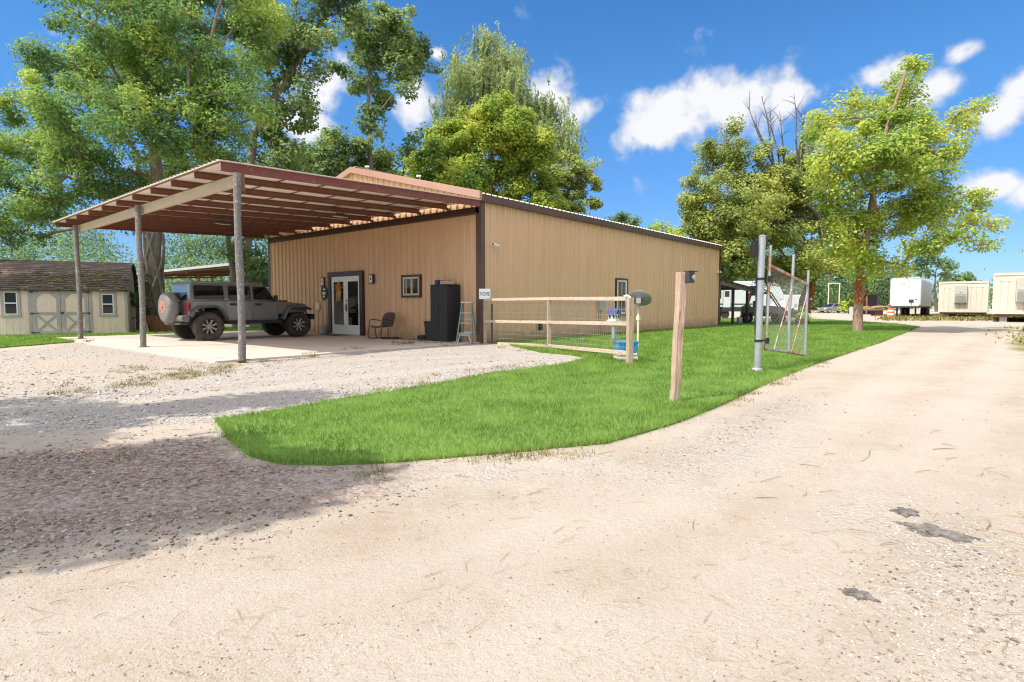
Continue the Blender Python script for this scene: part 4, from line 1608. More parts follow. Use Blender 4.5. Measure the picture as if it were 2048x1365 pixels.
# ------------------------------------------------------------------ cameras and boxes on the walls
for (u, v, lb) in ((985, 491.5, 'white bullet camera high on the side wall near the carport corner'), (1434, 545, 'small white camera at the far end of the side wall')):
    p = onY(u, v, BY0)
    c = thing('security_camera', lb, 'camera', (p[0], BY0 - .034, p[2]), 0, 'cameras on the side wall')
    k = 1.0 if u < 1000 else 1.3
    m = MB()
    m.lathe([(.05 * k, 0), (.05 * k, .015), (.025 * k, .05 * k), (.012, .09 * k)], 16, Matrix.Rotation(R(90), 4, 'X'))
    m.build('mount', M['white_plain'], c, smooth=40)
    m = MB()
    m.tube([(.02, -.09 * k, -.01), (-.06 * k, -.14 * k, -.005)], .018 * k, 8)
    m.tube([(.10 * k, -.12 * k, -.01), (-.14 * k, -.145 * k, .015)], .038 * k, 14)
    m.tube([(-.12 * k, -.143 * k, .017), (-.17 * k, -.148 * k, .022)], .044 * k, 14)
    co = m.build('camera_body', M['white_plain'], c, smooth=40)
    m = MB()
    m.tube([(-.165 * k, -.147 * k, .0215), (-.176 * k, -.149 * k, .0225)], .03 * k, 12)
    m.build('lens', M['glass_dark'], co)
for (yy, lb) in ((BYM - 1.0, 'small pale camera on the gable trim just right of the peak'), (BY0 + 2.6, 'small pale camera on the gable trim near the corner')):
    zz = gable(yy) + .24
    c = thing('roof_camera', lb, 'camera', (BX0 - .10, yy, zz - .06))
    m = MB()
    m.tube([(0, 0, -.02), (0, 0, .06), (-.02, 0, .10)], .02, 8)
    m.build('mount', M['galv'], c, smooth=40)
    m = MB()
    m.tube([(.04, 0, .11), (-.10, .02, .09)], .032, 12)
    m.build('camera_body', M['white_plain'], c, smooth=40)
p = onY(1078, 653, BY0)
m = MB()
m.b2((-.09, -.05, -.12), (.09, 0, .12)).b2((-.11, -.12, -.10), (.02, -.05, .03))
tag(m.build('outlet_box', M['black_plastic'], bevel=.012, loc=(p[0], BY0 - .034, p[2])), 'black outlet box low on the side wall behind the fence', 'outlet box')
p = onY(1198, 610, BY0)
eb = thing('electric_box', 'grey electric box with conduit on the side wall behind the fence', 'electric box', (p[0], BY0 - .034, p[2]))
m = MB()
m.b2((-.19, -.12, -.20), (.19, 0, .20))
m.build('cover', M['blue_wire'], eb, bevel=.01)
m = MB()
m.tube([(-.08, -.05, -.2), (-.08, -.05, -p[2] + .02)], .028, 10)
m.build('conduit', M['blue_wire'], eb)

# ------------------------------------------------------------------ fence of rails and wire
FA = Vector((12.42, 11.50, 0))
FB = Vector(gp(1098, 698)).copy()
FC = Vector(gp(1259, 731)).copy()
FB.z = FC.z = 0
fn = thing('rail_fence', 'pale timber rail fence with wire mesh from building corner to lawn', 'fence', (0, 0, 0))


def hz(u, v, P):
    d = Vector(P).dot(Vector(FH))
    return at(u, v, d)[2]


ztA, ztB, ztC = hz(972, 600, FA), hz(1098, 598, FB), hz(1258, 598, FC)
zmA, zmB, zmC = hz(972, 643, FA), hz(1098, 645, FB), hz(1258, 648, FC)
zlB, zlC = hz(1098, 692, FB), hz(1258, 707, FC)
for (P, zt_, w_, lbl) in ((FA, ztA + .03, .09, 0), (FB, ztB + .04, .092, 1), (FC, ztC + .02, .105, 2)):
    dr = (FC - FB).normalized()
    m = MB()
    m.box((P.x, P.y, zt_ / 2 - .02), (w_, w_, zt_ + .04), math.atan2(dr.y, dr.x))
    m.build('post', M['fence_wood'], fn, bevel=.006)
m = MB()
m.box((FA.x + .13, FA.y - .16, .60), (.05, .05, 1.2), .6)
m.build('post', M['dark_wood'], fn, bevel=.004)
nrm = Vector((-(FC - FB).y, (FC - FB).x, 0)).normalized()
if nrm.x > 0:
    nrm = -nrm
off = nrm * .04
for (P, z0_, Q, z1_) in ((FA, ztA, FB, ztB), (FB, ztB, FC, ztC)):
    m = MB()
    m.beam(Vector((P.x, P.y, z0_)) + off * .3, Vector((Q.x, Q.y, z1_ - .0)) + off * .3, .07, .078)
    m.build('rail', M['rail_wood'], fn, bevel=.005)
for (P, z0_, Q, z1_) in ((FA, zmA, FB, zmB), (FB, zmB, FC, zmC), (FA + (FB - FA) * .22, .05, FB, zlB), (FB, zlB, FC, zlC)):
    m = MB()
    m.beam(Vector((P.x, P.y, z0_)) + off * .3, Vector((Q.x, Q.y, z1_)) + off * .3, .055, .078)
    m.build('rail', M['rail_wood'], fn, bevel=.005)
m = MB()
for (P, Q, tA, tB, lA, lB) in ((FA, FB, ztA, ztB, .08, zlB), (FB, FC, ztB, ztC, zlB, zlC)):
    L = (Q - P).length
    nv = int(L / .10)
    for i in range(nv + 1):
        t = i / nv
        b = P.lerp(Q, t) - off * .7
        m.tube([(b.x, b.y, lA + (lB - lA) * t), (b.x, b.y, tA + (tB - tA) * t)], .0032, 3, False)
    for j in range(11):
        k = j / 10
        a = P - off * .7
        b = Q - off * .7
        m.tube([(a.x, a.y, lA + (tA - lA) * k), (b.x, b.y, lB + (tB - lB) * k)], .0036, 3, False)
m.build('wire_mesh', M['wire'], fn)
m = MB()
m.tube([(FC.x, FC.y, ztC + .02), (FC.x - .02, FC.y + .05, ztC + .06), (FC.x - .03, FC.y + .12, ztC + .05)], .02, 8)
m.build('insulator', M['white_plain'], fn)
# HOME sign
hs_ = thing('home_sign', 'white sign reading HOME on the fence post at the building corner', 'sign', (FA.x - .06, FA.y - .05, ztA + .17), math.atan2(-.65, -.76) + R(4))
m = MB()
m.b2((-.012, -.165, -.15), (.012, .165, .15))
m.build('board', M['white_plain'], hs_, bevel=.004)
sl_ = text_mesh('sign_lettering', 'HOME', .165, M['black_text'], hs_, (.0145, 0, -.005), (R(90), 0, R(90)), True, extrude=.002, offset=.0)
sl_.scale = (.62, 1, 1)
# bird feeder on a post, satellite dish on its pole, blue bin
p = at(1227, 690, 19.0)
bf = thing('bird_feeder', 'blue-roofed white bird feeder on a pale post behind the fence', 'bird feeder', (p[0], p[1], 0))
zc = at(1227, 632, 19.0)[2]
m = MB()
m.box((0, 0, zc / 2 - .1), (.10, .10, zc - .1))
m.build('post', M['blue_wire'], bf)
m = MB()
m.b2((-.17, -.17, zc - .18), (.17, .17, zc - .15)).b2((-.13, -.13, zc - .15), (.13, .13, zc + .07))
m.build('house', M['white_paint'], bf, bevel=.005)
m = MB()
for s in (-.075, .075):
    m.b2((s - .035, -.135, zc - .09), (s + .035, -.128, zc + .03))
    m.b2((-.135, s - .035, zc - .09), (-.128, s + .035, zc + .03))
m.build('opening', M['rv_dark'], bf)
m = MB()
m.prism([(-.19, zc + .06), (.19, zc + .06), (0, zc + .25)], 'y', -.18, .18)
m.build('roof', M['blue_dark'], bf, bevel=.004)
DD = 15.5
p = at(1276, 680, DD)
ds_ = thing('satellite_dish', 'grey satellite dish on a cream pipe beyond the fence end post', 'satellite dish', (p[0], p[1], 0))
m = MB()
zt_ = at(1275, 628, DD)[2]
m.tube([(0, 0, -.05), (0, 0, zt_)], .030, 12)
m.tube([(-.03, 0, zt_ - .16), (.10, .0, zt_ - .14), (.10, 0, zt_ - .10)], .022, 8)
m.box((.01, 0, zt_ - .12), (.09, .09, .10))
m.build('pipe', M['cream'], ds_, smooth=40)
m = MB()
zt2 = at(1280, 603, DD)[2]
cdir = (Vector(FH) * .62 + Vector(RT) * .5 + Vector((0, 0, .55))).normalized()                     # the way the bowl looks
ctr = Vector((0.0, .0, zt2 + .06)) + Vector(RT) * .03
qm = Matrix.Translation(ctr) @ cdir.to_track_quat('Z', 'Y').to_matrix().to_4x4() @ Matrix.Diagonal((.88, .70, .9, 1))
prof = [(.01, .0)] + [(r, r * r * .42) for r in np.linspace(.06, .36, 8)] + [(.368, .058), (.36, .047)] + [(r, r * r * .42 - .012) for r in np.linspace(.33, .02, 8)]
m.lathe(prof, 40, qm)
m.build('bowl', M['dish'], ds_, smooth=50)
m = MB()
b0 = ctr - cdir * .02
m.tube([(0, 0, zt_ - .02), (0, 0, zt_ + .10), b0 - cdir * .08], .026, 8)
m.box(b0 - cdir * .06, (.12, .12, .14), .5)
m.build('bracket', M['galv'], ds_)
m = MB()
rim = ctr - Vector((0, 0, .20)) - cdir * .03
tip = ctr + cdir * .42 - Vector((0, 0, .26))
m.tube([rim, tip], .014, 6)
m.box(tip, (.10, .07, .07), .4)
m.build('feed_arm', M['galv'], ds_)
p = gp(1252, 724)
p = at(1251, 722, 12.0)
cb = thing('storage_bin', 'bright blue bin stacked over a white one behind the fence end', 'bin', (p[0], p[1], 0), HEAD - R(90) + R(8))
ztop = at(1251, 683, 12.0)[2]
m = MB()
m.loft([[(-.185, -.15, .16), (.185, -.15, .16), (.185, .15, .16), (-.185, .15, .16)], [(-.215, -.18, ztop), (.215, -.18, ztop), (.215, .18, ztop), (-.215, .18, ztop)]])
m.build('blue_box', M['blue_plastic'], cb, bevel=.015)
m = MB()
m.b2((-.225, -.19, ztop - .035), (.225, .19, ztop + .005))
m.build('rim', M['blue_plastic'], cb, bevel=.01)
m = MB()
m.b2((-.215, -.175, .02), (.215, .175, .085)).b2((-.20, -.16, .12), (.20, .16, .155))
m.build('white_tray', M['white_paint'], cb, bevel=.01)
m = MB()
m.b2((-.21, -.17, .087), (.21, .17, .118))
m.build('wood_strip', M['plank'], cb)
m = MB()
m.tube([(.225, -.10, ztop - .08), (.245, -.06, ztop - .25), (.245, .02, ztop - .28), (.225, .08, ztop - .08)], .008, 6)
m.build('handle', M['cream'], cb)

# ------------------------------------------------------------------ timber post, steel pole, chain link gate
b = gp(1348, 806)
dP = float(b @ FH)
tp = at(1364, 545, dP)
tb = thing('timber_post', 'leaning weathered timber post standing alone on the lawn', 'post', (b[0], b[1], 0))
m = MB()
pts = [Vector((0, 0, -.05)).lerp(Vector((tp[0] - b[0], tp[1] - b[1], tp[2])), t) for t in np.linspace(0, 1, 9)]
pv = R(20) + HEAD
for i in range(len(pts)):
    pts[i] = pts[i] + Vector((.006 * math.sin(i * 2.1), .005 * math.cos(i * 1.7), 0))
rings = []
for i, c in enumerate(pts):
    hw = .041 + .006 * i / 8
    rings.append([c + Matrix.Rotation(pv, 3, 'Z') @ Vector((sx * hw * (1 + .05 * math.sin(i * 3 + sx)), sy * hw, 0)) for sx, sy in ((-1, -1), (-.9, -1.03), (.9, -1.03), (1, -1), (1, 1), (-1, 1))])
m.loft(rings)
m.build('shaft', M['post_wood'], tb, bevel=.004)
m = MB()
tl_ = Vector((tp[0] - b[0], tp[1] - b[1], tp[2]))
cpos = tl_ + Vector(RT) * .075 + Vector((0, 0, -.06)) - Vector(FH) * .02
m.box(cpos, (.10, .085, .13), HEAD - R(60))
m.box(cpos + Vector((0, 0, .07)) + Vector(RT) * .02, (.13, .11, .012), HEAD - R(60))
kb = m.build('doorbell_box', M['rv_dark'], tb, bevel=.012)
m = MB()
q0 = cpos + Vector(RT) * .045 - Vector(FH) * .03
m.lathe([(.03, 0), (.03, .012), (.02, .02), (.0, .02)], 18, Matrix.Translation(q0) @ (Vector(RT) * .5 - Vector(FH)).to_track_quat('Z', 'Y').to_matrix().to_4x4())
m.build('lens', M['galv'], kb)
b = gp(1514, 745)
dP = float(b @ FH)
tp = at(1525, 473, dP)
pl_ = thing('steel_pole', 'tall galvanised steel pole with a black box on the lawn', 'pole', (b[0], b[1], 0))
T = Vector((tp[0] - b[0], tp[1] - b[1], tp[2]))
m = MB()
m.tube([(0, 0, -.05), T * .5, T], .057, 20)
m.tube([T - Vector((0, 0, .01)), T + Vector((0, 0, .012)), T + Vector((0, 0, .022))], [.062, .062, .03], 20)
m.build('tube', M['galv'], pl_, smooth=40)
m = MB()
m.lathe([(.09, .0), (.085, .05), (.07, .075), (.0, .08)], 18, jitter=.08)
m.build('footing', M['stone_grey'], pl_, smooth=50)


def along(t):
    return T * t


rv = Vector(RT)
m = MB()
bx_ = along(.90) - rv * .13
m.box(bx_, (.10, .075, .235), HEAD - R(75))
bo = m.build('control_box', M['black_plastic'], pl_, bevel=.01)
m = MB()
m.tube([bx_ - Vector((0, 0, .12)), along(.72) - rv * .08, along(.55) - rv * .07, along(.4) - rv * .075, along(.24) - rv * .05], .011, 6)
m.build('cable', M['cable'], pl_)
for t in (.69, .235):
    m = MB()
    c = along(t)
    m.lathe([(.060, -.02), (.066, -.018), (.066, .018), (.060, .02)], 20, Matrix.Translation(c))
    m.tube([c, c + rv * .19 + Vector((0, 0, .01))], .014, 8)
    m.lathe([(.03, -.05), (.03, .05)], 12, Matrix.Translation(c + rv * .16))
    m.build('hinge_clamp', M['cable'], pl_)
# gate
dL, dR = dP + .05, 11.7
GL0, GL1 = at(1531, 699, dL), at(1541, 491, dL)
GR0, GR1 = at(1610, 711, dR), at(1617, 541, dR)
GT0, GT1 = at(1540, 531, dL), at(1616.5, 570, dR)
gt = thing('chain_link_gate', 'rusty sagging chain link gate hanging open on the steel pole', 'gate', (0, 0, 0))
m = MB()
m.tube([GL0, GL1], .028, 12)
m.build('hinge_stile', M['galv_rust'], gt, smooth=40)
m = MB()
mt_ = Vector(GR0).lerp(Vector(GR1), .45) + Vector((.02, .01, 0))
m.tube([GR0, mt_, GR1], .024, 10)
m.build('end_stile', M['galv'], gt, smooth=40)
g0, g1 = Vector(GL0).lerp(Vector(GR0), .55), Vector(GT0).lerp(Vector(GT1), .55)
m = MB()
m.tube([g0, g0.lerp(g1, .5) - Vector(RT) * .03, g1, g1 + (g1 - g0).normalized() * .42], .026, 10)
m.build('middle_stile', M['galv'], gt, smooth=40)
m = MB()
m.tube([GT0, GT1], .026, 10)
m.build('top_rail', M['galv_rust'], gt, smooth=40)
m = MB()
m.tube([GL0, Vector(GL0).lerp(Vector(GR0), .5) + Vector((0, 0, .01)), GR0], .024, 10)
m.build('bottom_rail', M['galv_rust'], gt, smooth=40)
m = MB()
m.tube([g1 - Vector((0, 0, .2)), Vector(GL0).lerp(Vector(GR0), .18)], .010, 6)
m.build('tension_rod', M['galv_rust'], gt)
m = MB()
m.tube([Vector(GT1) - Vector((0, 0, .1)), g0.lerp(Vector(GR0), .15)], .010, 6)
m.build('tension_rod', M['galv_rust'], gt)
m = MB()
A, B_, C_, D2 = Vector(GL0), Vector(GR0), Vector(GT1), Vector(GT0)


def bil(s, t):
    return A.lerp(B_, s).lerp(D2.lerp(C_, s), t)


WID, HEI = (B_ - A).length, (D2 - A).length
cell = .075
n1, n2 = int(WID / cell), int(HEI / cell)
for k in range(-n2, n1 + 1):
    for sg in (1, -1):
        s0, s1, t0, t1 = k / n1, (k + n2) / n1, 0.0, 1.0
        a0 = max(0.0, s0)
        a1 = min(1.0, s1)
        if a1 - a0 < .01:
            continue
        ta, tb_ = (a0 - s0) / (s1 - s0), (a1 - s0) / (s1 - s0)
        if sg < 0:
            ta, tb_ = 1 - ta, 1 - tb_
        q_ = [bil(a0 + (a1 - a0) * f, ta + (tb_ - ta) * f) for f in (0, .5, 1)]
        m.tube(q_, .0014, 3, False)
m.build('chain_link', M['wire'], gt)

# ------------------------------------------------------------------ barn shaped shed on the left
SA = Vector((7.77, 26.96, 0))
SE = Vector((-3.73, 1.48, 0)).normalized()


def shed_xy(u, v):
    """where a sight line meets the plane of the shed's front: (distance from its right corner, height)"""
    r = ray(u, v)
    n = Vector((-SE.y, SE.x, 0))
    t = (SA - Vector(ORG)).dot(n) / Vector(r).dot(n)
    p = Vector(ORG) + Vector(r) * t
    return (p - SA).dot(SE), p.z


shed = thing('garden_shed', 'weathered cream barn shaped shed with double doors and mossy roof', 'shed', SA, math.atan2(SE.y, SE.x))
SL = shed_xy(-16, 640)[0]
EH = shed_xy(245, 583)[1] + .04
SD = 3.0
gam = [(.14, EH - .02), (-.02, EH + .30), (-.20, EH + .62), (-.42, EH + .86), (-.75, EH + 1.02), (-SD / 2, EH + 1.20), (-SD + .75, EH + 1.02), (-SD + .42, EH + .86), (-SD + .20, EH + .62), (-SD + .02, EH + .30), (-SD - .14, EH - .02)]
w = MB()
wallp = [(0, .02), (0, EH)] + [(y, z - .06) for y, z in gam[1:-1] if -SD + .05 < y < -.05] + [(-SD, EH), (-SD, .02)]
w.prism(wallp, 'x', .0, SL)
# board grooves on the front
for k in range(int(SL / .2)):
    w.box((.1 + k * .2, .003, EH / 2), (.17, .008, EH - .05))
w.build('wall', M['shed_wall'], shed)
M['shingle'] = mat('shingle', (0.035, 0.027, 0.024), (0.085, 0.062, 0.052), 3, 0.95, bump=.6, bscale=25, c3=(0.20, 0.145, 0.115), c3s=1.5, c3lo=.56, c3hi=.68)
M['moss'] = mat('moss', (0.10, 0.095, 0.03), (0.06, 0.06, 0.02), 9, 0.95)
rf = MB()
inn = [(y, z - .035) for y, z in gam]
rf.prism(gam + inn[::-1], 'x', -.14, SL + .14)
for (i0, n) in ((0, 4), (1, 4), (2, 3), (3, 3), (4, 5)):
    for k in range(n):
        t = k / n
        a, b_ = gam[i0], gam[i0 + 1]
        y, z = a[0] + (b_[0] - a[0]) * t, a[1] + (b_[1] - a[1]) * t
        rf.box((SL / 2, y + .004, z + .004), (SL + .27, .02, .012))
sro = rf.build('roof', M['shingle'], shed)
ms = MB()
for k in range(150):
    i = random.choice((0, 0, 1, 1, 1, 2))
    t = random.random()
    a, b_ = gam[i], gam[i + 1]
    x = min(SL, abs(random.gauss(1.6, .9)))
    ms.rock((x, a[0] + (b_[0] - a[0]) * t + .006, a[1] + (b_[1] - a[1]) * t + .004), (random.uniform(.06, .28), .022, .018))
ms.build('moss', M['moss'], sro)
ct = MB()
for x in (.0, SL):
    ct.b2((x - .012 if x == 0 else x - .09, -.02, .02), (x + .09 if x == 0 else x + .012, .022, EH))
ct.b2((-.02, .008, EH - .03), (SL + .02, .03, EH + .02))
ct.build('corner_board', M['shed_trim'], shed)
dx0, dx1, dxm = shed_xy(178, 630)[0], shed_xy(65, 630)[0], shed_xy(122.5, 630)[0]
zt_d, zm_d = EH - .05, shed_xy(122, 627)[1]
for (a, b_) in ((dx0, dxm - .01), (dxm + .01, dx1)):
    d = MB()
    d.b2((a, .0, .06), (b_, .022, zt_d))
    do = d.build('door', M['shed_wall'], shed)
    t = MB()
    wd = .125
    t.b2((a, .022, .06), (a + wd, .045, zt_d)).b2((b_ - wd, .022, .06), (b_, .045, zt_d))
    t.b2((a + wd, .022, .06), (b_ - wd, .045, .06 + .10)).b2((a + wd, .022, zt_d - .10), (b_ - wd, .045, zt_d)).b2((a + wd, .022, zm_d - .05), (b_ - wd, .045, zm_d + .05))
    for s in (0, 1):
        x0, x1 = (a + wd, a + wd + .19) if s == 0 else (b_ - wd, b_ - wd - .19)
        t.prism([(x0, zt_d - .10), (x1, zt_d - .10), (x0, zt_d - .30)], 'y', .022, .044)
    t.beam((a + wd, .030, .16), (b_ - wd, .030, zm_d - .05), .014, .075, up=(0, 1, 0)) if False else None
    for (p, q_) in (((a + wd, .15), (b_ - wd, zm_d - .05)), ((a + wd, zm_d - .05), (b_ - wd, .15))):
        dx_, dz_ = q_[0] - p[0], q_[1] - p[1]
        L = math.hypot(dx_, dz_)
        nx, nzv = -dz_ / L * .036, dx_ / L * .036
        yy = .040 if p[1] < .5 else .043
        t.prism([(p[0] + nx, p[1] + nzv), (p[0] - nx, p[1] - nzv), (q_[0] - nx, q_[1] - nzv), (q_[0] + nx, q_[1] + nzv)], 'y', .022, yy)
    t.build('door_trim', M['shed_trim'], do)
    xs_ = (a, 1) if a == dx0 else (b_, -1)
    for z in (.12, zm_d, zt_d - .05):
        h = MB()
        h.b2((xs_[0] - .05 * xs_[1], .046, z - .03), (xs_[0] + .05 * xs_[1], .06, z + .03)).b2((xs_[0] + .05 * xs_[1], .046, z - .012), (xs_[0] + .20 * xs_[1], .056, z + .012))
        h.build('hinge', M['rv_dark'], do)
m = MB()
m.box((dxm - .04, .06, zm_d + .02), (.10, .03, .08))
m.build('latch', M['rv_dark'], shed)
for x in (dx0 - .06, dx1 + .06):
    m = MB()
    m.b2((x - .055, .0, .03), (x + .055, .03, EH - .03))
    m.build('door_casing', M['shed_trim'], shed)
for (u0, u1, v0, v1) in ((196, 235, 586, 633), (-1, 44, 581, 634)):
    x1, zt_w = shed_xy(u0, v0)
    x0, zb_w = shed_xy(u1, v1)
    f = MB()
    t = .09
    f.b2((x0, 0, zb_w), (x1, .05, zb_w + t)).b2((x0 + .02, 0, zt_w - .05), (x1 - .02, .045, zt_w + .02)).b2((x0 + .02, 0, zb_w + t), (x0 + t + .02, .045, zt_w - .05)).b2((x1 - t - .02, 0, zb_w + t), (x1 - .02, .045, zt_w - .05))
    fo = f.build('window', M['shed_trim'], shed)
    s_ = MB()
    a, b_, c, d = x0 + t + .02, x1 - t - .02, zb_w + t, zt_w - .05
    s_.b2((a, 0, c), (b_, .035, c + .03)).b2((a, 0, d - .03), (b_, .035, d)).b2((a, 0, c + .03), (a + .03, .035, d - .03)).b2((b_ - .03, 0, c + .03), (b_, .035, d - .03)).b2((a + .03, 0, (c + d) / 2 - .02), (b_ - .03, .04, (c + d) / 2 + .02))
    s_.build('sash', M['white_paint'], fo)
    g_ = MB()
    g_.b2((a + .03, .012, c + .03), (b_ - .03, .02, d - .03))
    g_.build('pane', M['glass_dark'], fo)

# dark board fence right of the shed
pA, pB = at(249, 640, 25.6), at(305, 640, 27.5)
fe = thing('board_fence', 'dark weathered board fence between the shed and the vine-wrapped tree', 'fence', (pA[0], pA[1], 0), math.atan2(pB[1] - pA[1], pB[0] - pA[0]))
L = math.hypot(pB[0] - pA[0], pB[1] - pA[1])
m = MB()
k = 0.0
while k < L:
    m.box((k + .07, random.uniform(-.006, .006), .66 + random.uniform(-.03, .03)), (.135, .02, 1.32))
    k += .147
m.build('boards', M['dark_wood'], fe)
m = MB()
for z in (.3, 1.0):
    m.box((L / 2, .03, z), (L, .04, .09))
m.build('rail', M['dark_wood'], fe)
# rusty panel and plank at the tree foot
p = at(322, 660, 24.4)
m = MB()
m.b2((-.75, -.03, 0), (.65, .03, .72))
for k in range(9):
    m.b2((-.73 + k * .155, -.045, .01), (-.65 + k * .155, -.03, .71))
tag(m.build('ribbed_sheet', M['rust_panel'], loc=(p[0], p[1], 0)), 'rusty brown ribbed panel standing at the foot of the vine-wrapped tree', 'panel').rotation_euler = (R(6), 0, HEAD - R(90))
a = at(296, 668, 24.0)
b_ = at(287, 634, 24.6)
m = MB()
m.beam((a[0], a[1], .0), (b_[0], b_[1], .82), .13, .03, up=tuple(FH))
tag(m.build('plank', M['plank'], bevel=.004), 'pale split plank leaning beside the rusty panel', 'plank')
# grey metal fence panel beyond the off-roader's bonnet
pA, pB = at(498, 640, 31), at(548, 640, 27.5)
fe = thing('metal_fence', 'grey-green ribbed metal fence behind the parked off-road car', 'fence', (0, 0, 0))
m = MB()
ribbed(m, (pA[0], pA[1], 0), (pB[0], pB[1], 0), (-FH[0], -FH[1], 0), 0, lambda b: 2.0, .25, .03)
m.build('panel', mat('green_grey_metal', (0.20, 0.21, 0.16), (0.16, 0.17, 0.13), 2, .5), fe, recalc=False)
m = MB()
m.beam((pA[0], pA[1], 2.02), (pB[0], pB[1], 2.02), .06, .04)
m.build('top_rail', M['galv'], fe)

# open pole shed far left with red purlins
os_ = thing('open_shed', 'open grey-roofed pole shed with red purlins beyond the off-roader', 'shed', (15.3, 34.4, 0))
m = MB()
LY = 20.0
prof = []
y = -.1
while y < LY:
    prof += [(y, 0), (y + .12, 0), (y + .14, .03), (y + .18, .03), (y + .20, 0)]
    y += .25
o0 = len(m.v)
for yy, hh in prof:
    m.v.append(Vector((0, yy, 3.62 + hh)))
    m.v.append(Vector((7.5, yy, 3.95 + hh)))
for i in range(len(prof) - 1):
    k = o0 + 2 * i
    m.f.append((k, k + 1, k + 3, k + 2))
m.build('roof', M['grey_sheet'], os_, recalc=False)
m = MB()
m.b2((-.04, -.1, 3.50), (.0, LY, 3.66))
m.build('gutter', M['grey_sheet'], os_)
for k in range(6):
    m = MB()
    m.b2((.15 + k * 1.35, -.05, 3.40 + k * .06), (.22 + k * 1.35, LY, 3.60 + k * .06))
    m.build('purlin', M['red_oxide'], os_)
for yy in (.3, 6.8, 13.3, 19.8):
    m = MB()
    m.beam((.05, yy, 3.36), (7.4, yy, 3.68), .08, .12)
    m.build('rafter', M['red_oxide'], os_)
    for xx in (.8, 7.0):
        m = MB()
        m.tube([(xx, yy, 0), (xx, yy, 3.35 + xx * .04)], .06, 10)
        m.build('post', M['red_oxide'], os_, smooth=50)

# ------------------------------------------------------------------ lean-to behind the building
lt = thing('back_lean_to', 'small dark lean-to on black posts at the far end of the building', 'shed', (31.96, 11.75, 0))
m = MB()
m.prism([(.0, 2.53), (5.7, 2.17), (5.7, 2.25), (.0, 2.61)], 'y', -.1, 4.4)
m.build('roof', M['rv_dark'], lt)
m = MB()
m.beam((.05, -.02, 2.40), (5.6, -.02, 2.06), .05, .20)
m.build('fascia', M['trailer_grey'], lt)
for k in range(12):
    m = MB()
    m.beam((.25 + k * .47, -.10, 2.495 - k * .0297), (.25 + k * .47, 4.2, 2.495 - k * .0297), .045, .05)
    m.build('rafter', M['rail_wood'] if k % 2 == 0 else M['dark_wood'], lt)
for (xx, yy) in ((2.35, .1), (4.85, .1), (2.35, 4.1), (5.3, 4.1)):
    m = MB()
    m.box((xx, yy, 1.0), (.13, .13, 2.14))
    m.build('post', M['rv_dark'], lt)
m = MB()
m.lathe([(.16, 0), (.17, .02), (.17, .42), (.155, .44), (.14, .43)], 16)
tag(m.build('metal_can', M['galv'], smooth=40, loc=(36.0, 12.0, 0)), 'small grey metal can on the grass beside the lean-to post', 'can')
p = onY(1492, 594, 11.7)
m = MB()
m.rock((0, 0, 0), (.12, .10, .22), sub=2)
tag(m.build('orange_float', M['drum_orange'], smooth=60, loc=(36.80, 11.74, 1.72)), 'small faded orange float hanging on the lean-to post', 'float')
m = MB()
m.loft([[(-.3, -.3, 0), (.3, -.3, 0), (.3, .3, 0), (-.3, .3, 0)], [(-.36, -.36, 1.0), (.36, -.36, 1.0), (.36, .36, 1.0), (-.36, .36, 1.0)]])
m.box((0, 0, 1.03), (.78, .78, .06))
tag(m.build('dark_cart', M['black_plastic'], bevel=.03, loc=(32.45, 12.3, 0)), 'black wheeled bin tucked behind the far corner of the building', 'bin')

VR = HEAD - R(90)


def frame_at(u, d, extra=0.0):
    p = at(u, 640, d)
    return (p[0], p[1], 0), VR + extra


# travel trailer (fifth wheel)
loc, rz = frame_at(1490, 50)
S = 50 / 1148
rv_ = thing('travel_trailer', 'white travel trailer with dark lower band parked behind the lean-to', 'caravan', loc, rz)
m = MB()
x0, x1 = -4.6, 3.35
m.prism([(x0, .95), (x1 - 1.3, .95), (x1 - 1.0, 1.55), (x1, 1.62), (x1 - .05, 2.2), (x1 - .45, 2.95), (x1 - .9, 3.22), (x0 + .1, 3.30), (x0, 3.2)], 'y', 0, 2.4)
m.build('body', M['rv_white'], rv_, bevel=.06)
m = MB()
m.b2((x0, -.02, .62), (x1 - 1.35, 2.3, 1.02))
m.build('skirt', M['rv_dark'], rv_)
for (a, b_, c, d) in ((1498, 1516, 572, 591), (1436, 1441, 580, 597)):
    m = MB()
    m.b2(((a - 1490) * S, -.03, 1.15 + (611 - d) * S), ((b_ - 1490) * S, .02, 1.15 + (611 - c) * S))
    m.build('window', M['glass_dark'], rv_, bevel=.02)
m = MB()
m.b2((-1.95, -.03, .98), (-1.30, .02, 2.55))
d = m.build('door', M['rv_white'], rv_, bevel=.01)
m = MB()
m.b2((-1.82, -.04, 1.9), (-1.43, -.028, 2.4))
m.b2((-1.98, -.035, .98), (-1.95, -.01, 2.58)).b2((-1.30, -.035, .98), (-1.27, -.01, 2.58))
m.build('door_window', M['rv_dark'], d)
m = MB()
m.b2((-2.5, -.035, 2.05), (-2.15, .0, 2.55))
m.build('window', M['glass_dark'], rv_, bevel=.02)
m = MB()
m.prism([(1.1, 2.9), (1.7, 2.4), (2.2, 1.75), (2.3, 1.75), (1.8, 2.45), (1.2, 2.95)], 'y', -.02, .0)
m.b2((-4.5, -.02, 1.22), (.6, .0, 1.32))
m.build('stripe', M['rv_dark'], rv_)
for xx in (-2.6, -1.7):
    m = MB()
    m.lathe([(.05, -.1), (.36, -.1), (.38, 0), (.36, .1), (.05, .1)], 20, Matrix.Translation((xx, .15, .38)) @ Matrix.Rotation(R(90), 4, 'X'))
    m.build('wheel', M['rubber'], rv_)
for xx in (2.1, -4.2):
    for yy in (.4, 1.9):
        m = MB()
        m.b2((xx, yy, 0), (xx + .1, yy + .1, .95))
        m.build('landing_leg', M['rv_dark'], rv_)
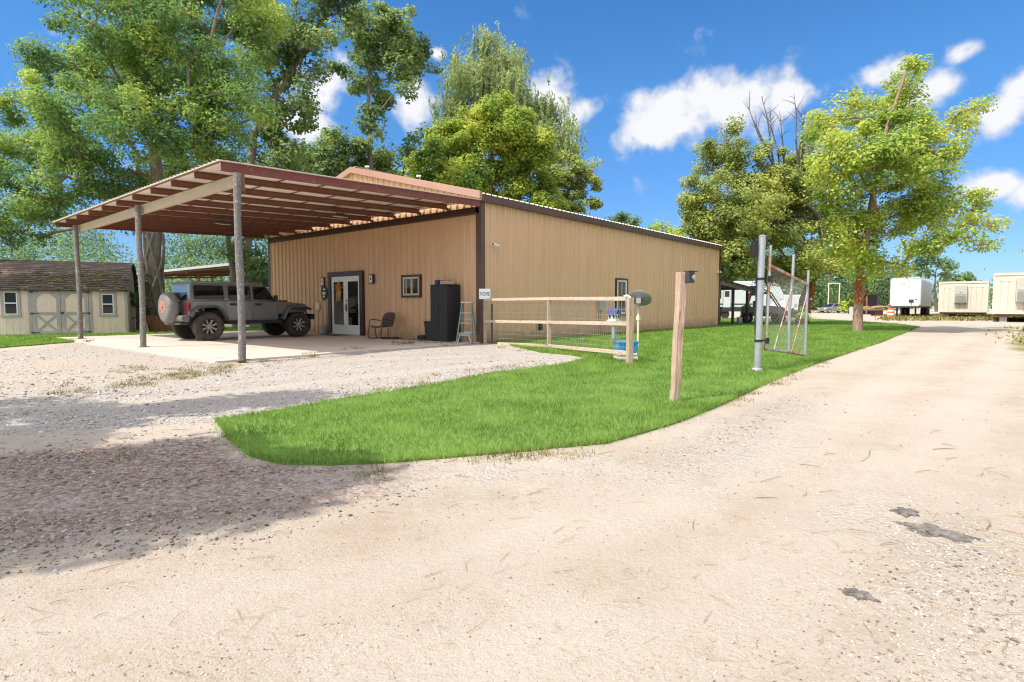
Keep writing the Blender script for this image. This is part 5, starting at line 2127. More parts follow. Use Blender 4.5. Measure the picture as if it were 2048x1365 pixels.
# white trailer behind the gate
loc, rz = frame_at(1596, 54, R(4))
ct_ = thing('cargo_trailer', 'plain white cargo trailer seen behind the chain link gate', 'trailer', loc, rz)
m = MB()
m.b2((-1.35, 0, .45), (1.30, 3.6, 2.15))
m.build('body', M['rv_white'], ct_, bevel=.06)
m = MB()
m.b2((-1.36, -.012, .40), (1.31, .02, .62))
for k in range(4):
    m.b2((-1.0 + k * .6, -.012, 1.0), (-.75 + k * .6, .005, 1.28))
m.build('trim', M['blue_wire'], ct_)
for xx in (-1.2, 1.15):
    m = MB()
    m.lathe([(.05, -.1), (.30, -.1), (.32, 0), (.30, .1), (.05, .1)], 18, Matrix.Translation((xx, 1.8, .32)) @ Matrix.Rotation(R(90), 4, 'Y'))
    m.build('wheel', M['rubber'], ct_)
# camouflage utility vehicle
loc, rz = frame_at(1524, 37, R(-18))
uv = thing('utility_vehicle', 'camouflage utility vehicle parked beside the lean-to', 'utility vehicle', loc, rz)
m = MB()
m.prism([(-1.25, .45), (1.3, .45), (1.38, .85), (1.15, 1.05), (.45, 1.12), (.35, .75), (-.35, .75), (-.45, 1.05), (-1.3, 1.0)], 'y', -.62, .62)
m.build('body', M['camo'], uv, bevel=.05)
m = MB()
m.b2((-.75, -.68, 1.93), (.45, .68, 2.0))
m.build('roof', M['camo'], uv, bevel=.03)
for s in (-1, 1):
    m = MB()
    m.tube([(1.0, s * .6, 1.05), (.45, s * .62, 1.92), (-.7, s * .62, 1.92), (-.95, s * .6, 1.0)], .045, 8)
    m.tube([(-.15, s * .61, .8), (-.15, s * .61, 1.92)], .04, 8)
    m.build('roll_bar', M['camo'] if s < 0 else M['rv_dark'], uv, smooth=50)
    for xx in (-.95, .95):
        m = MB()
        m.lathe([(.05, -.13), (.30, -.14), (.35, -.08), (.35, .08), (.30, .14), (.05, .13)], 22, Matrix.Translation((xx, s * .66, .35)) @ Matrix.Rotation(R(90), 4, 'X'))
        w_ = m.build('wheel', M['rubber'], uv, smooth=40)
        m = MB()
        m.lathe([(.17, -.02), (.15, .02), (.0, .02)], 14, Matrix.Translation((xx, s * .80, .35)) @ Matrix.Rotation(R(90) * -s, 4, 'X'))
        m.build('rim', M['alloy'], w_)
m = MB()
m.b2((-.45, -.5, .75), (.05, .5, .95)).b2((-.55, -.5, .9), (-.40, .5, 1.45))
m.build('seat', M['rv_dark'], uv, bevel=.04)
m = MB()
m.rock((-1.0, -.2, 1.02), (.32, .40, .16), sub=2).rock((-.9, .25, 1.05), (.28, .35, .18), sub=2)
m.build('cargo_cover', M['camo'], uv, smooth=70)
# flat utility trailer with raised deck
loc, rz = frame_at(1556, 34.5, R(-24))
ft = thing('flat_trailer', 'grey plank flat trailer tilted on the grass behind the gate', 'trailer', loc, rz)
m = MB()
m.prism([(-1.0, .92), (.95, .42), (.95, .52), (-1.0, 1.02)], 'y', -.7, .7)
m.prism([(-1.0, .90), (.95, .40), (.95, .70), (-1.0, 1.20)], 'y', -.75, -.70)
m.build('deck', M['trailer_grey'], ft, bevel=.01)
m = MB()
m.beam((.9, 0, .45), (1.7, 0, .15), .08, .08)
m.beam((-.9, -.6, .0), (-.9, -.6, .95), .08, .08).beam((-.9, .6, .0), (-.9, .6, .95), .08, .08)
m.build('frame', M['rusty'], ft)
for s in (-1, 1):
    m = MB()
    m.lathe([(.05, -.1), (.28, -.1), (.31, 0), (.28, .1), (.05, .1)], 20, Matrix.Translation((.05, s * .84, .31)) @ Matrix.Rotation(R(90), 4, 'X'))
    m.build('wheel', M['rubber'], ft, smooth=40)
# silver sedan
loc, rz = frame_at(1667.5, 88, R(8))
se = thing('parked_car', 'silver grey saloon car parked side-on before the dark trees', 'car', loc, rz)
m = MB()
bodyp = [(-2.2, .30), (2.2, .30), (2.26, .62), (2.18, .95), (1.55, 1.02), (-.95, .98), (-1.7, .86), (-2.12, .72), (-2.25, .5)]


def ringy(y, ins, dz=0):
    return [(x * (1 - ins * .04), y, z - (dz if z > .8 else 0)) for x, z in bodyp]


m.loft([ringy(-.88, .9, .06), ringy(-.80, 0), ringy(.80, 0), ringy(.88, .9, .06)])
m.build('body', M['sedan_paint'], se, smooth=40)
cab = [(-1.10, .97), (1.75, 1.0), (1.30, 1.30), (.75, 1.44), (-.10, 1.45), (-.45, 1.36)]
m = MB()
m.loft([[(x, -.78, z) if z < 1.1 else (x * .96, -.62, z) for x, z in cab], [(x, .78, z) if z < 1.1 else (x * .96, .62, z) for x, z in cab]])
m.build('cabin', M['sedan_paint'], se, smooth=30)
for pl in ([(-.80, 1.0), (.15, 1.02), (.12, 1.36), (-.25, 1.37), (-.42, 1.30)], [(.22, 1.02), (1.2, 1.03), (1.05, 1.25), (.72, 1.37), (.20, 1.37)]):
    m = MB()
    m.loft([[(x, -.78 + .16 * (z - 1.0) / .45 - .012, z) for x, z in pl], [(x, -.70 + .16 * (z - 1.0) / .45, z) for x, z in pl]])
    m.build('window', M['glass_dark'], se)
m = MB()
m.loft([[(x, y, z) for x, y, z in ((-1.12, -.66, 1.0), (-1.12, .66, 1.0), (-.46, .56, 1.38), (-.46, -.56, 1.38))], [(x + .03, y, z - .03) for x, y, z in ((-1.12, -.66, 1.0), (-1.12, .66, 1.0), (-.46, .56, 1.38), (-.46, -.56, 1.38))]])
m.loft([[(x - .02, y, z + .02) for x, y, z in ((-1.12, -.66, 1.0), (-1.12, .66, 1.0), (-.46, .56, 1.38), (-.46, -.56, 1.38))], [(x + .03, y, z - .03) for x, y, z in ((-1.12, -.66, 1.0), (-1.12, .66, 1.0), (-.46, .56, 1.38), (-.46, -.56, 1.38))]])
m.build('windscreen', M['glass_dark'], se)
for xx in (-1.42, 1.32):
    for s in (-1, 1):
        m = MB()
        m.lathe([(.05, -.1), (.29, -.11), (.325, -.06), (.325, .06), (.29, .11), (.05, .1)], 24, Matrix.Translation((xx, s * .80, .325)) @ Matrix.Rotation(R(90), 4, 'X'))
        w_ = m.build('wheel', M['rubber'], se, smooth=40)
        m = MB()
        m.lathe([(.22, -.01), (.21, .02), (.0, .03)], 18, Matrix.Translation((xx, s * .905, .325)) @ Matrix.Rotation(R(90) * -s, 4, 'X'))
        m.build('rim', M['chrome'], w_, smooth=30)
for s in (-1, 1):
    m = MB()
    m.b2((2.0, s * .62, .72), (2.24, s * .875, .92))
    m.build('tail_light', M['red_lens'], se, bevel=.02)
    m = MB()
    m.b2((-2.16, s * .55, .62), (-1.85, s * .86, .78))
    m.build('headlight', M['warm_lamp'], se, bevel=.03)
# pipe frame
loc, rz = frame_at(1666, 97)
pf = thing('pipe_frame', 'tall cream pipe frame standing behind the silver car', 'frame', loc, rz)
hh = 1.15 + (611 - 567) * 97 / 1148
m = MB()
m.tube([(-.92, 0, 0), (-.92, 0, hh)], .085, 10).tube([(.92, 0, 0), (.92, 0, hh)], .085, 10)
m.build('upright', M['cream'], pf, smooth=50)
m = MB()
m.tube([(-1.0, 0, hh), (1.0, 0, hh)], .085, 10)
m.build('crossbar', M['cream'], pf, smooth=50)
# concrete block, dark shelter, lumber wagon, drum
loc, rz = frame_at(1707, 60)
m = MB()
m.b2((-.26, -.4, 0), (.26, .4, 1.0))
tag(m.build('concrete_block', M['box_side'], bevel=.03, loc=loc), 'pale concrete block beside the trunk of the roadside tree', 'block').rotation_euler = (0, 0, rz)
loc, rz = frame_at(1757, 72)
sh_ = thing('dark_shelter', 'black-roofed open shelter behind the lumber wagon', 'shelter', loc, rz)
m = MB()
m.prism([(-1.6, 2.55), (1.7, 2.65), (1.7, 2.78), (-1.6, 2.68)], 'y', 0, 3)
m.build('roof', M['rv_dark'], sh_)
for xx in (-1.5, -.1, 1.6):
    m = MB()
    m.b2((xx - .06, .05, 0), (xx + .06, .17, 2.58))
    m.build('post', M['rusty'] if xx < -1 else M['rv_dark'], sh_)
m = MB()
m.b2((-1.5, 2.85, 0), (1.6, 2.95, 2.5))
m.build('back_wall', M['rv_dark'], sh_)
loc, rz = frame_at(1757, 62, R(4))
lw = thing('lumber_wagon', 'flat wagon loaded with cut yellow lumber left of the white box trailer', 'wagon', loc, rz)
m = MB()
m.b2((-1.9, -.5, .62), (1.7, .7, .78))
m.build('deck', M['trailer_grey'], lw)
m = MB()
m.b2((-.62, -.35, .05), (.22, .4, .62))
m.build('wheel_box', M['rust_panel'], lw)
for k in range(26):
    m = MB()
    x, z = random.uniform(-1.7, 1.2), .80 + random.random() * .12
    a = random.uniform(-.25, .35)
    L = random.uniform(.5, 1.3)
    yy = random.uniform(-.45, .4)
    zz = z + (.22 * random.random() if -.6 < x < 1.3 else 0)
    m.beam((x - L / 2, yy, zz), (x + L / 2, yy + random.uniform(-.2, .2), zz + a * .5), .14, .07)
    m.build('timber', M['lumber'] if random.random() < .7 else M['plank'], lw)
loc, rz = frame_at(1781, 53)
dr = thing('traffic_drum', 'orange and white traffic drum beside the dirt road', 'traffic drum', loc)
for (r0, r1, z0, z1, mt_) in ((.31, .31, 0, .08, 'rubber'), (.285, .275, .08, .27, 'drum_orange'), (.272, .265, .27, .43, 'box_white'), (.262, .255, .43, .60, 'drum_orange'), (.252, .245, .60, .74, 'box_white'), (.242, .22, .74, .90, 'drum_orange')):
    m = MB()
    m.lathe([(r0, z0), (r1, z1), (r1 - .03, z1 + .004), (.0, z1 + .004)], 22)
    m.build('base' if z0 == 0 else 'band', M[mt_], dr, smooth=40)
# white box trailer along the far side of the road
bt = thing('box_trailer', 'weathered white box semi-trailer with its nose toward the road', 'trailer', (68.5, 5.6, 0))
BW, BL, z0, z1 = 2.53, 12.0, 1.08, 3.88
m = MB()
m.b2((0, 0, z0), (BL, BW, z1))
m.build('box', M['box_white'], bt, bevel=.08)
m = MB()
for k in range(38):
    m.b2((.25 + k * .31, -.03, z0 + .1), (.40 + k * .31, -.0, z1 - .12))
m.build('side_panels', M['box_side'], bt)
m = MB()
m.b2((-.03, .0, z1 - .10), (0, BW, z1 - .02)).b2((-.03, .0, z0), (0, BW, z0 + .12)).b2((-.03, .0, z0), (0, .10, z1)).b2((-.03, BW - .10, z0), (0, BW, z1))
m.build('nose_trim', M['box_side'], bt)
m = MB()
m.b2((-.06, .55, z0 + .38), (-.01, .95, z0 + .66)).b2((-.05, .30, z0 + .62), (-.01, .42, z0 + .72))
m.b2((-.05, .72, z0 + .1), (-.02, .78, z0 + .38))
m.build('air_connector', M['rv_dark'], bt)
m = MB()
for k, (yy, zz, ww) in enumerate(((1.62, 3.18, .10), (1.48, 3.20, .05), (1.35, 3.14, .10), (1.22, 3.2, .06), (1.05, 3.42, .05), (.95, 3.42, .06), (.82, 3.40, .05), (.70, 3.42, .04))):
    m.b2((-.034, yy, zz), (-.031, yy + ww, zz + .2 + .03 * (k % 3)))
m.build('faded_lettering', M['ac_grey'], bt)
m = MB()
m.b2((.0, .1, z0 - .14), (BL, BW - .1, z0 - .002))
m.build('chassis', M['rv_dark'], bt)
for yy in (.45, 2.0):
    m = MB()
    m.b2((1.6, yy, 0.02), (1.75, yy + .14, z0)).b2((1.5, yy - .07, 0), (1.85, yy + .2, .04))
    m.build('landing_leg', M['rv_dark'], bt)
for xx in (9.0, 10.3):
    for yy in (.15, .55, BW - .15, BW - .55):
        m = MB()
        m.lathe([(.1, -.13), (.45, -.14), (.5, -.08), (.5, .08), (.45, .14), (.1, .13)], 22, Matrix.Translation((xx, yy, .5)) @ Matrix.Rotation(R(90), 4, 'X'))
        m.build('wheel', M['rubber'], bt, smooth=40)
# two beige site offices
for (ox, oy, hz0, hz1, lb, LN) in ((68.0, .55, .50, 3.34, 'beige site office trailer with wall air conditioner next to the white box trailer', 13), (52.2, -3.45, .55, 3.34, 'nearer beige site office trailer cut by the right edge', 12)):
    of = thing('site_office', lb, 'office trailer', (ox, oy, 0), 0, 'beige site office trailers')
    W2 = 3.6
    m = MB()
    m.b2((0, 0, hz0), (LN, W2, hz1))
    for k in range(9):
        m.b2((-.04, .03 + k * .4, hz0 + .02), (0, .03 + k * .4 + .335, hz1 - .52))
    m.build('wall', M['beige_siding'], of)
    m = MB()
    m.b2((-.03, -.03, hz1), (LN + .02, W2 + .03, hz1 + .06))
    m.build('roof', M['ac_grey'], of)
    m = MB()
    m.b2((-.05, .07, hz1 - .52), (-.0, W2 - .07, hz1 - .46)).b2((-.055, -.02, hz0), (.0, .07, hz1)).b2((-.055, W2 - .07, hz0), (.0, W2 + .02, hz1)).b2((-.05, .07, hz1 - .12), (.0, W2 - .07, hz1))
    m.build('trim', M['cream'], of)
    m = MB()
    m.b2((.1, .1, hz0 - .16), (LN - .1, W2 - .1, hz0 - .002))
    m.build('floor_frame', M['rust_panel'], of)
    a0 = 1.50
    m = MB()
    m.b2((-.42, a0, 1.42), (-.002, a0 + .92, 3.02))
    ac = m.build('air_conditioner', M['ac_grey'], of, bevel=.01)
    m = MB()
    for k in range(11):
        m.b2((-.44, a0 + .05, 1.48 + k * .055), (-.42, a0 + .85, 1.52 + k * .055))
    m.b2((-.432, a0 + .05, 2.12), (-.42, a0 + .85, 2.22))
    m.build('grille', M['ac_grille'], ac)
    m = MB()
    m.b2((-.435, a0 + .40, 2.32), (-.42, a0 + .50, 2.38))
    m.build('badge', M['rv_dark'], ac)
    for xx in (.3, 5.5, 10.5):
        for yy in (.4, W2 - .8):
            m = MB()
            m.b2((xx, yy, 0), (xx + .4, yy + .4, hz0 - .17))
            m.build('pier', M['stone_grey'], of)
    m = MB()
    m.b2((-.02, .45, hz0 + .16), (-.012, .55, hz0 + .24))
    m.build('vent', M['rv_dark'], of)
# lumps of old asphalt on the road
for (u, v, sx, sy, lb) in ((1812, 1029, .058, .062, 'small dark lump of broken asphalt lying nearest the far road edge'), (1872, 1068, .145, .075, 'long dark slab of broken asphalt lying across the sandy road'), (1718, 1194, .05, .036, 'little grey clod with bits of grit, lowest of the dark lumps')):
    p = gp(u, v)
    bm = bmesh.new()
    bmesh.ops.create_icosphere(bm, subdivisions=4, radius=1)
    ph = random.uniform(0, 6)
    for vv in bm.verts:
        x, y, z = vv.co
        a_ = math.atan2(y, x)
        q_ = 1 + .12 * math.sin(2 * a_ + ph) + .24 * math.sin(5 * a_ + 2 * ph) + .17 * math.sin(9 * a_ + ph * 3) + .12 * math.sin(17 * a_ + ph) + random.uniform(-.08, .08)
        top_ = .75 + .35 * math.sin(7 * x + ph) * math.cos(6 * y + ph) + random.uniform(-.16, .16)
        vv.co = (x * sx * q_, y * sy * q_, max(-.004, z * .020 * top_))
    m = MB()
    m.add([vv.co for vv in bm.verts], [tuple(t_.index for t_ in f_.verts) for f_ in bm.faces])
    bm.free()
    o = m.build('asphalt_lump', M['asphalt'], loc=(p[0], p[1], float(ground_z(np.array([[p[0], p[1]]]))[0])))
    o.rotation_euler = (0, 0, VR + R(-48))
    tag(o, lb, 'lump')

# ------------------------------------------------------------------ trees
def leaf_mesh(C, L, W, r, up=0.8, droop=0.0, outward=None, strand=False):
    n = len(C)
    N = r.normal(size=(n, 3)) * .75
    N[:, 2] += up
    if outward is not None:
        N += outward * .7
    N /= np.linalg.norm(N, axis=1)[:, None]
    T = r.normal(size=(n, 3))
    T[:, 2] -= droop
    T -= N * (T * N).sum(1)[:, None]
    T /= np.linalg.norm(T, axis=1)[:, None] + 1e-9
    B = np.cross(N, T)
    l = (L * r.uniform(.45, 1.4, n))[:, None]
    w_ = (W * r.uniform(.7, 1.25, n))[:, None]
    V = np.empty((n, 4, 3), np.float32)
    V[:, 0] = C - T * l * .5
    V[:, 1] = C + B * w_ * .5 + N * w_ * .12 - T * l * .08
    V[:, 2] = C + T * l * .5 - N * l * .08
    V[:, 3] = C - B * w_ * .5 + N * w_ * .12 - T * l * .08
    return V.reshape(-1, 3)


def grow(trunk, tr, tips, r, kink=.12, bias=.35):
    """connect every tip to the growing skeleton; returns nodes, parents, radii"""
    nodes = [np.array(p, float) for p in trunk]
    par = list(range(-1, len(trunk) - 1))
    plen = [0.0]
    for i in range(1, len(trunk)):
        plen.append(plen[-1] + np.linalg.norm(nodes[i] - nodes[i - 1]))
    nt = len(trunk)
    tips = sorted(list(tips), key=lambda p: min(np.linalg.norm(p - q_) for q_ in nodes))
    start = max(1, int(nt * .3))
    ends = []
    for p in tips:
        A = np.array(nodes)
        PL = np.array(plen)
        dv = p - A
        dist = np.linalg.norm(dv, axis=1)
        cost = dist + bias * PL * .6 + np.where(dv[:, 2] < -.2 * dist, .5 * dist, 0)
        cost[:start] += 50
        i = int(np.argmin(cost))
        a = nodes[i]
        L = dist[i]
        ns = max(1, int(L / .7))
        sag = np.array([0, 0, .10 * L])
        prev = i
        for k in range(1, ns + 1):
            t = k / ns
            q_ = a + (p - a) * t + sag * math.sin(math.pi * t) + (r.normal(size=3) * kink * min(1, L) * .5 if k < ns else 0)
            nodes.append(q_)
            par.append(prev)
            plen.append(plen[prev] + np.linalg.norm(q_ - nodes[prev]))
            prev = len(nodes) - 1
        ends.append(prev)
    cnt = np.zeros(len(nodes))
    for e in ends:
        cnt[e] += 1
    for i in range(len(nodes) - 1, -1, -1):
        if par[i] >= 0:
            cnt[par[i]] += cnt[i]
    tot = max(cnt.max(), 1)
    rad = .010 + .62 * tr[0] * np.sqrt(cnt / tot)
    for i in range(nt):
        rad[i] = tr[i]
    return nodes, par, rad, nt


def skeleton_mesh(nodes, par, rad, nt, mb, minr=.0, nseg=10):
    ch = {}
    for i, p in enumerate(par):
        if p >= 0:
            ch.setdefault(p, []).append(i)
    mb.tube(nodes[:nt], [float(x) for x in rad[:nt]], nseg)
    done = set(range(nt))
    for i in range(nt, len(nodes)):
        if i in done:
            continue
        chain = [par[i], i]
        done.add(i)
        c = i
        while True:
            nx = [k for k in ch.get(c, []) if k not in done]
            if not nx:
                break
            c = max(nx, key=lambda k: rad[k])
            done.add(c)
            chain.append(c)
        rr = [float(min(rad[chain[0]], rad[chain[1]] * 1.15))] + [float(rad[k]) for k in chain[1:]]
        if max(rr) < minr:
            continue
        mb.tube([nodes[k] for k in chain], rr, 6 if max(rr) > .04 else 4, False)


def sample_clumps(clumps, d, r, spacing, depth_amp):
    tips = []
    for c in clumps:
        u, v, ru, rv = c[:4]
        dd = c[4] if len(c) > 4 else r.uniform(-1, 1) * depth_amp
        s = d / 1148
        ctr = at(u, v, d + dd)
        ax, ay, az = RT * ru * s, np.array([0, 0, 1]) * rv * s, FH * (ru + rv) * .5 * s
        vol = ru * rv * (ru + rv) * .5 * s ** 3 * 4.19
        n = max(3, int(vol / spacing ** 3))
        n = min(n, int(ru * rv * s * s * 3.14 / spacing ** 2 * 2.0) + 3)
        X = r.normal(size=(n, 3))
        X /= np.linalg.norm(X, axis=1)[:, None]
        X *= (r.uniform(.12, 1, n) ** .45)[:, None]
        tips.append(ctr + X[:, :1] * ax + X[:, 1:2] * ay + X[:, 2:] * az)
    return np.concatenate(tips)


def tree(name, label, trunk_px, d, clumps, leaf, L=.20, W=.10, k=80, rc=.45, spacing=.85, tr=.3, bark='bark', seed=1, up=1.25, droop=0.0, style=None, cat='tree', group=None,
         depth=None, flat=.75, taper=.25, world=None, base_drop=True):
    r = np.random.default_rng(seed)
    if world:
        trunk, tips = world
        trunk = [np.array(p, float) for p in trunk]
    else:
        trunk = [at(u, v, d + (q_[0] if q_ else 0)) for u, v, *q_ in trunk_px]
        if base_drop:
            trunk[0][2] = -.05
        us = [c[0] for c in clumps]
        depth = (max(us) - min(us)) * d / 1148 * .24 if depth is None else depth
        tips = sample_clumps(clumps, d, r, spacing, depth)
    # resample the trunk
    tp = [trunk[0]]
    for a, b in zip(trunk[:-1], trunk[1:]):
        n = max(1, int(np.linalg.norm(b - a) / .6))
        for i in range(1, n + 1):
            tp.append(a + (b - a) * i / n + (r.normal(size=3) * .03 if i < n else 0))
    m_ = len(tp)
    trr = [tr * (1 - (1 - taper) * i / (m_ - 1)) * (1.12 if i == 0 else 1) for i in range(m_)]
    tips = tips[tips[:, 2] > .4]
    nodes, par, rad, nt = grow(tp, trr, tips, r)
    base = Vector(tp[0])
    base.z = 0
    root = thing(name, label, cat, base, 0, group)
    nb = np.array(base)
    mb = MB()
    skeleton_mesh([p - nb for p in nodes], par, rad, nt, mb)
    t_ = mb.build('trunk', M[bark], root, smooth=60, recalc=False)
    ctr = tips.mean(0)
    if style == 'willow':
        Cs = []
        for p in tips:
            for s_ in range(int(k / 14)):
                q0 = p + r.normal(size=3) * np.array([.55, .55, .3])
                ln = r.uniform(.9, 2.6)
                t = np.linspace(0, 1, 14)[:, None]
                sway = r.normal(size=3) * .22
                Cs.append(q0 + t * np.array([0, 0, -ln]) + t ** .5 * sway + r.normal(size=(14, 3)) * .05)
        C = np.concatenate(Cs)
        V = leaf_mesh(C, L, W, r, up=.1, droop=2.5)
    else:
        n = len(tips)
        k, rc = k * 1.9, rc * .74
        ks = r.integers(int(k * .45), int(k * 1.55), n)
        C = np.repeat(tips, ks, axis=0)
        X = r.normal(size=(len(C), 3))
        X /= np.linalg.norm(X, axis=1)[:, None]
        off = X * (r.random((len(C), 1)) ** .42) * rc * 1.95 * np.repeat(r.uniform(.7, 1.25, (n, 1)), ks, axis=0) * np.array([1, 1, flat])
        C = C + off
        ow = C - ctr
        ow /= np.linalg.norm(ow, axis=1)[:, None] + 1e-6
        V = leaf_mesh(C, L, W, r, up=up, droop=droop, outward=X * 1.5 + ow * .5)
    V = V - nb.astype(np.float32)
    cr = np_mesh('crown', V, np.arange(len(V)).reshape(-1, 4), LF[leaf], root)
    return root, len(V) // 4


NL = 0
# big feathery tree wrapped in vines behind the carport
t1, n = tree('large_tree', 'big feathery tree with vine-wrapped trunk behind the carport', [(303, 667), (302, 600), (303, 540), (308, 470), (316, 400), (312, 330), (300, 255), (290, 170), (300, 80), (310, 10)], 25.5,
             [(260, 50, 130, 70), (400, 40, 120, 70), (510, 60, 70, 60), (130, 150, 70, 60), (330, 140, 130, 75), (180, 225, 120, 60), (60, 235, 65, 60), (440, 160, 90, 70), (45, 330, 85, 55), (170, 345, 110, 55),
              (390, 255, 100, 70), (490, 215, 55, 55), (85, 410, 100, 45), (235, 415, 75, 40), (350, 350, 80, 50), (25, 440, 60, 45), (440, 300, 50, 40), (330, -70, 140, 70), (480, -60, 70, 60), (200, -50, 80, 50),
              (-70, 300, 80, 70), (-120, 400, 80, 60), (300, 250, 100, 70), (250, 130, 90, 60), (120, 290, 70, 50)],
             'feather', L=.18, W=.08, k=100, rc=.46, spacing=.80, tr=.40, seed=3, droop=.5, taper=.2, bark='bark_pale')
NL += n
# vine on its trunk
vm = MB()
for j in range(7):
    a0 = j * .9
    pts = []
    for i in range(14):
        t = i / 13
        c = at(303 + 5 * math.sin(t * 2), 667 - 200 * t, 25.5)
        a = a0 + t * (3.5 if j % 2 else -2.6)
        rr = .42 - .05 * t
        pts.append((c[0] - t1.location.x + rr * math.cos(a), c[1] - t1.location.y + rr * math.sin(a), max(c[2], 0)))
    vm.tube(pts, [.05] * 14, 5)
vm.build('vine', M['bark_pale'], t1, smooth=60)
# leaning tall tree, its stem crosses above the carport
_, n = tree('tall_tree', 'tall leaning poplar with open crown rising above the carport corner', [(486, 650), (492, 540), (500, 420), (503, 320), (508, 270), (545, 200), (590, 130), (630, 70), (660, 10), (680, -50)], 33,
            [(545, 225, 50, 42), (595, 130, 48, 45), (560, 300, 60, 45), (630, 60, 45, 45), (655, 5, 60, 40), (520, 360, 60, 40), (600, 190, 32, 32), (570, 260, 60, 40), (540, 130, 50, 50), (700, 10, 45, 40), (470, 400, 60, 40),
             (480, 330, 50, 40), (590, 350, 45, 35), (600, 60, 40, 40), (640, -60, 80, 50), (540, 60, 50, 50), (510, 10, 60, 40), (575, 400, 50, 30), (620, 215, 30, 22)],
            'poplar', L=.23, W=.17, k=52, rc=.5, spacing=.95, tr=.30, seed=5, bark='bark_pale', taper=.35)
NL += n
_, n = tree('tall_tree', 'slender poplar with airy crown standing between two white clouds', [(752, 640), (750, 480), (746, 400), (740, 300), (736, 220), (738, 130), (748, 50)], 42,
            [(745, 45, 60, 40), (795, 65, 55, 45), (705, 80, 45, 38), (835, 110, 40, 36), (795, 135, 52, 36), (720, 140, 45, 38), (680, 148, 32, 22), (742, 190, 45, 36), (745, 250, 38, 34), (742, 305, 48, 34), (655, 285, 40, 34),
             (690, 320, 60, 36), (775, 330, 32, 26), (855, 115, 24, 30), (810, 170, 28, 18), (640, 330, 50, 36), (760, 100, 40, 30), (735, 350, 60, 30)],
            'poplar', L=.27, W=.21, k=56, rc=.52, spacing=1.02, tr=.26, seed=8, bark='bark_pale', taper=.3)
NL += n
_, n = tree('weeping_tree', 'tall weeping willow-like tree with hanging foliage behind the yellow-green tree', [(965, 640), (968, 450), (980, 330), (985, 230), (990, 120)], 50,
            [(985, 105, 45, 40), (945, 165, 50, 42), (1000, 170, 55, 50), (905, 215, 42, 32), (1065, 215, 52, 36), (1112, 265, 40, 38), (925, 130, 28, 28), (985, 230, 70, 40), (1020, 130, 30, 36), (890, 260, 30, 24), (1090, 215, 40, 26), (1130, 290, 22, 28), (1050, 260, 60, 40)],
            'willow', L=.40, W=.125, k=170, spacing=1.1, tr=.36, seed=9, style='willow', bark='bark')
NL += n
_, n = tree('broad_tree', 'bright yellow-green broad tree rising right behind the building roof', [(996, 640), (994, 480), (990, 420), (986, 350), (984, 270)], 40,
            [(985, 222, 42, 32), (1030, 250, 48, 36), (910, 285, 55, 40), (970, 300, 70, 50), (1055, 310, 48, 48), (860, 325, 38, 40), (915, 355, 62, 44), (1000, 370, 75, 44), (1065, 375, 40, 36), (950, 250, 40, 34), (880, 390, 50, 34), (840, 360, 26, 30), (1075, 280, 26, 30), (950, 400, 70, 34), (1090, 410, 40, 26)],
            'yellow', L=.20, W=.16, k=88, rc=.50, spacing=.80, tr=.24, seed=12)
NL += n
_, n = tree('small_tree', 'thin olive tree leaning right past the yellow-green tree', [(1120, 650), (1122, 520), (1128, 460), (1140, 420), (1155, 380)], 43,
            [(1120, 375, 40, 40), (1165, 335, 32, 16), (1100, 410, 36, 32), (1188, 365, 18, 26), (1160, 405, 26, 26), (1150, 350, 36, 24), (1195, 400, 12, 18), (1130, 440, 40, 24), (1090, 350, 30, 34), (1140, 320, 20, 14)],
            'olive', L=.24, W=.18, k=58, rc=.42, spacing=.85, tr=.15, seed=14)
NL += n
_, n = tree('broad_tree', 'dark green tree filling the gap behind the carport roof and the slender poplar', [(640, 650), (640, 480), (645, 420), (640, 360)], 47,
            [(600, 330, 60, 50), (660, 370, 70, 50), (780, 370, 70, 40), (830, 300, 30, 40), (560, 380, 60, 50), (830, 350, 40, 40), (720, 390, 70, 40), (850, 270, 22, 24), (640, 430, 90, 40)],
            'far', L=.30, W=.18, k=70, rc=.6, spacing=1.15, tr=.28, seed=16)
NL += n
# pale forked trunk and scrub behind the parked car
_, n = tree('small_tree', 'pale slanting trunk with vine leaves behind the parked off-road car', [(476, 660), (468, 590), (463, 520), (455, 470), (440, 420)], 31,
            [(470, 520, 24, 40), (520, 540, 30, 50), (530, 480, 24, 30), (535, 600, 18, 40), (450, 430, 40, 30), (505, 470, 22, 26)],
            'deep', L=.17, W=.13, k=60, rc=.4, spacing=.7, tr=.27, seed=18, bark='bark_pale')
NL += n
_, n = tree('small_tree', 'dark straight trunk beside the pale slanting trunk', [(492, 660), (494, 560), (494, 470), (492, 400)], 34,
            [(520, 560, 26, 40), (500, 430, 40, 30), (525, 620, 20, 24)], 'far', L=.18, W=.13, k=60, rc=.4, spacing=.75, tr=.26, seed=19, bark='bark')
NL += n
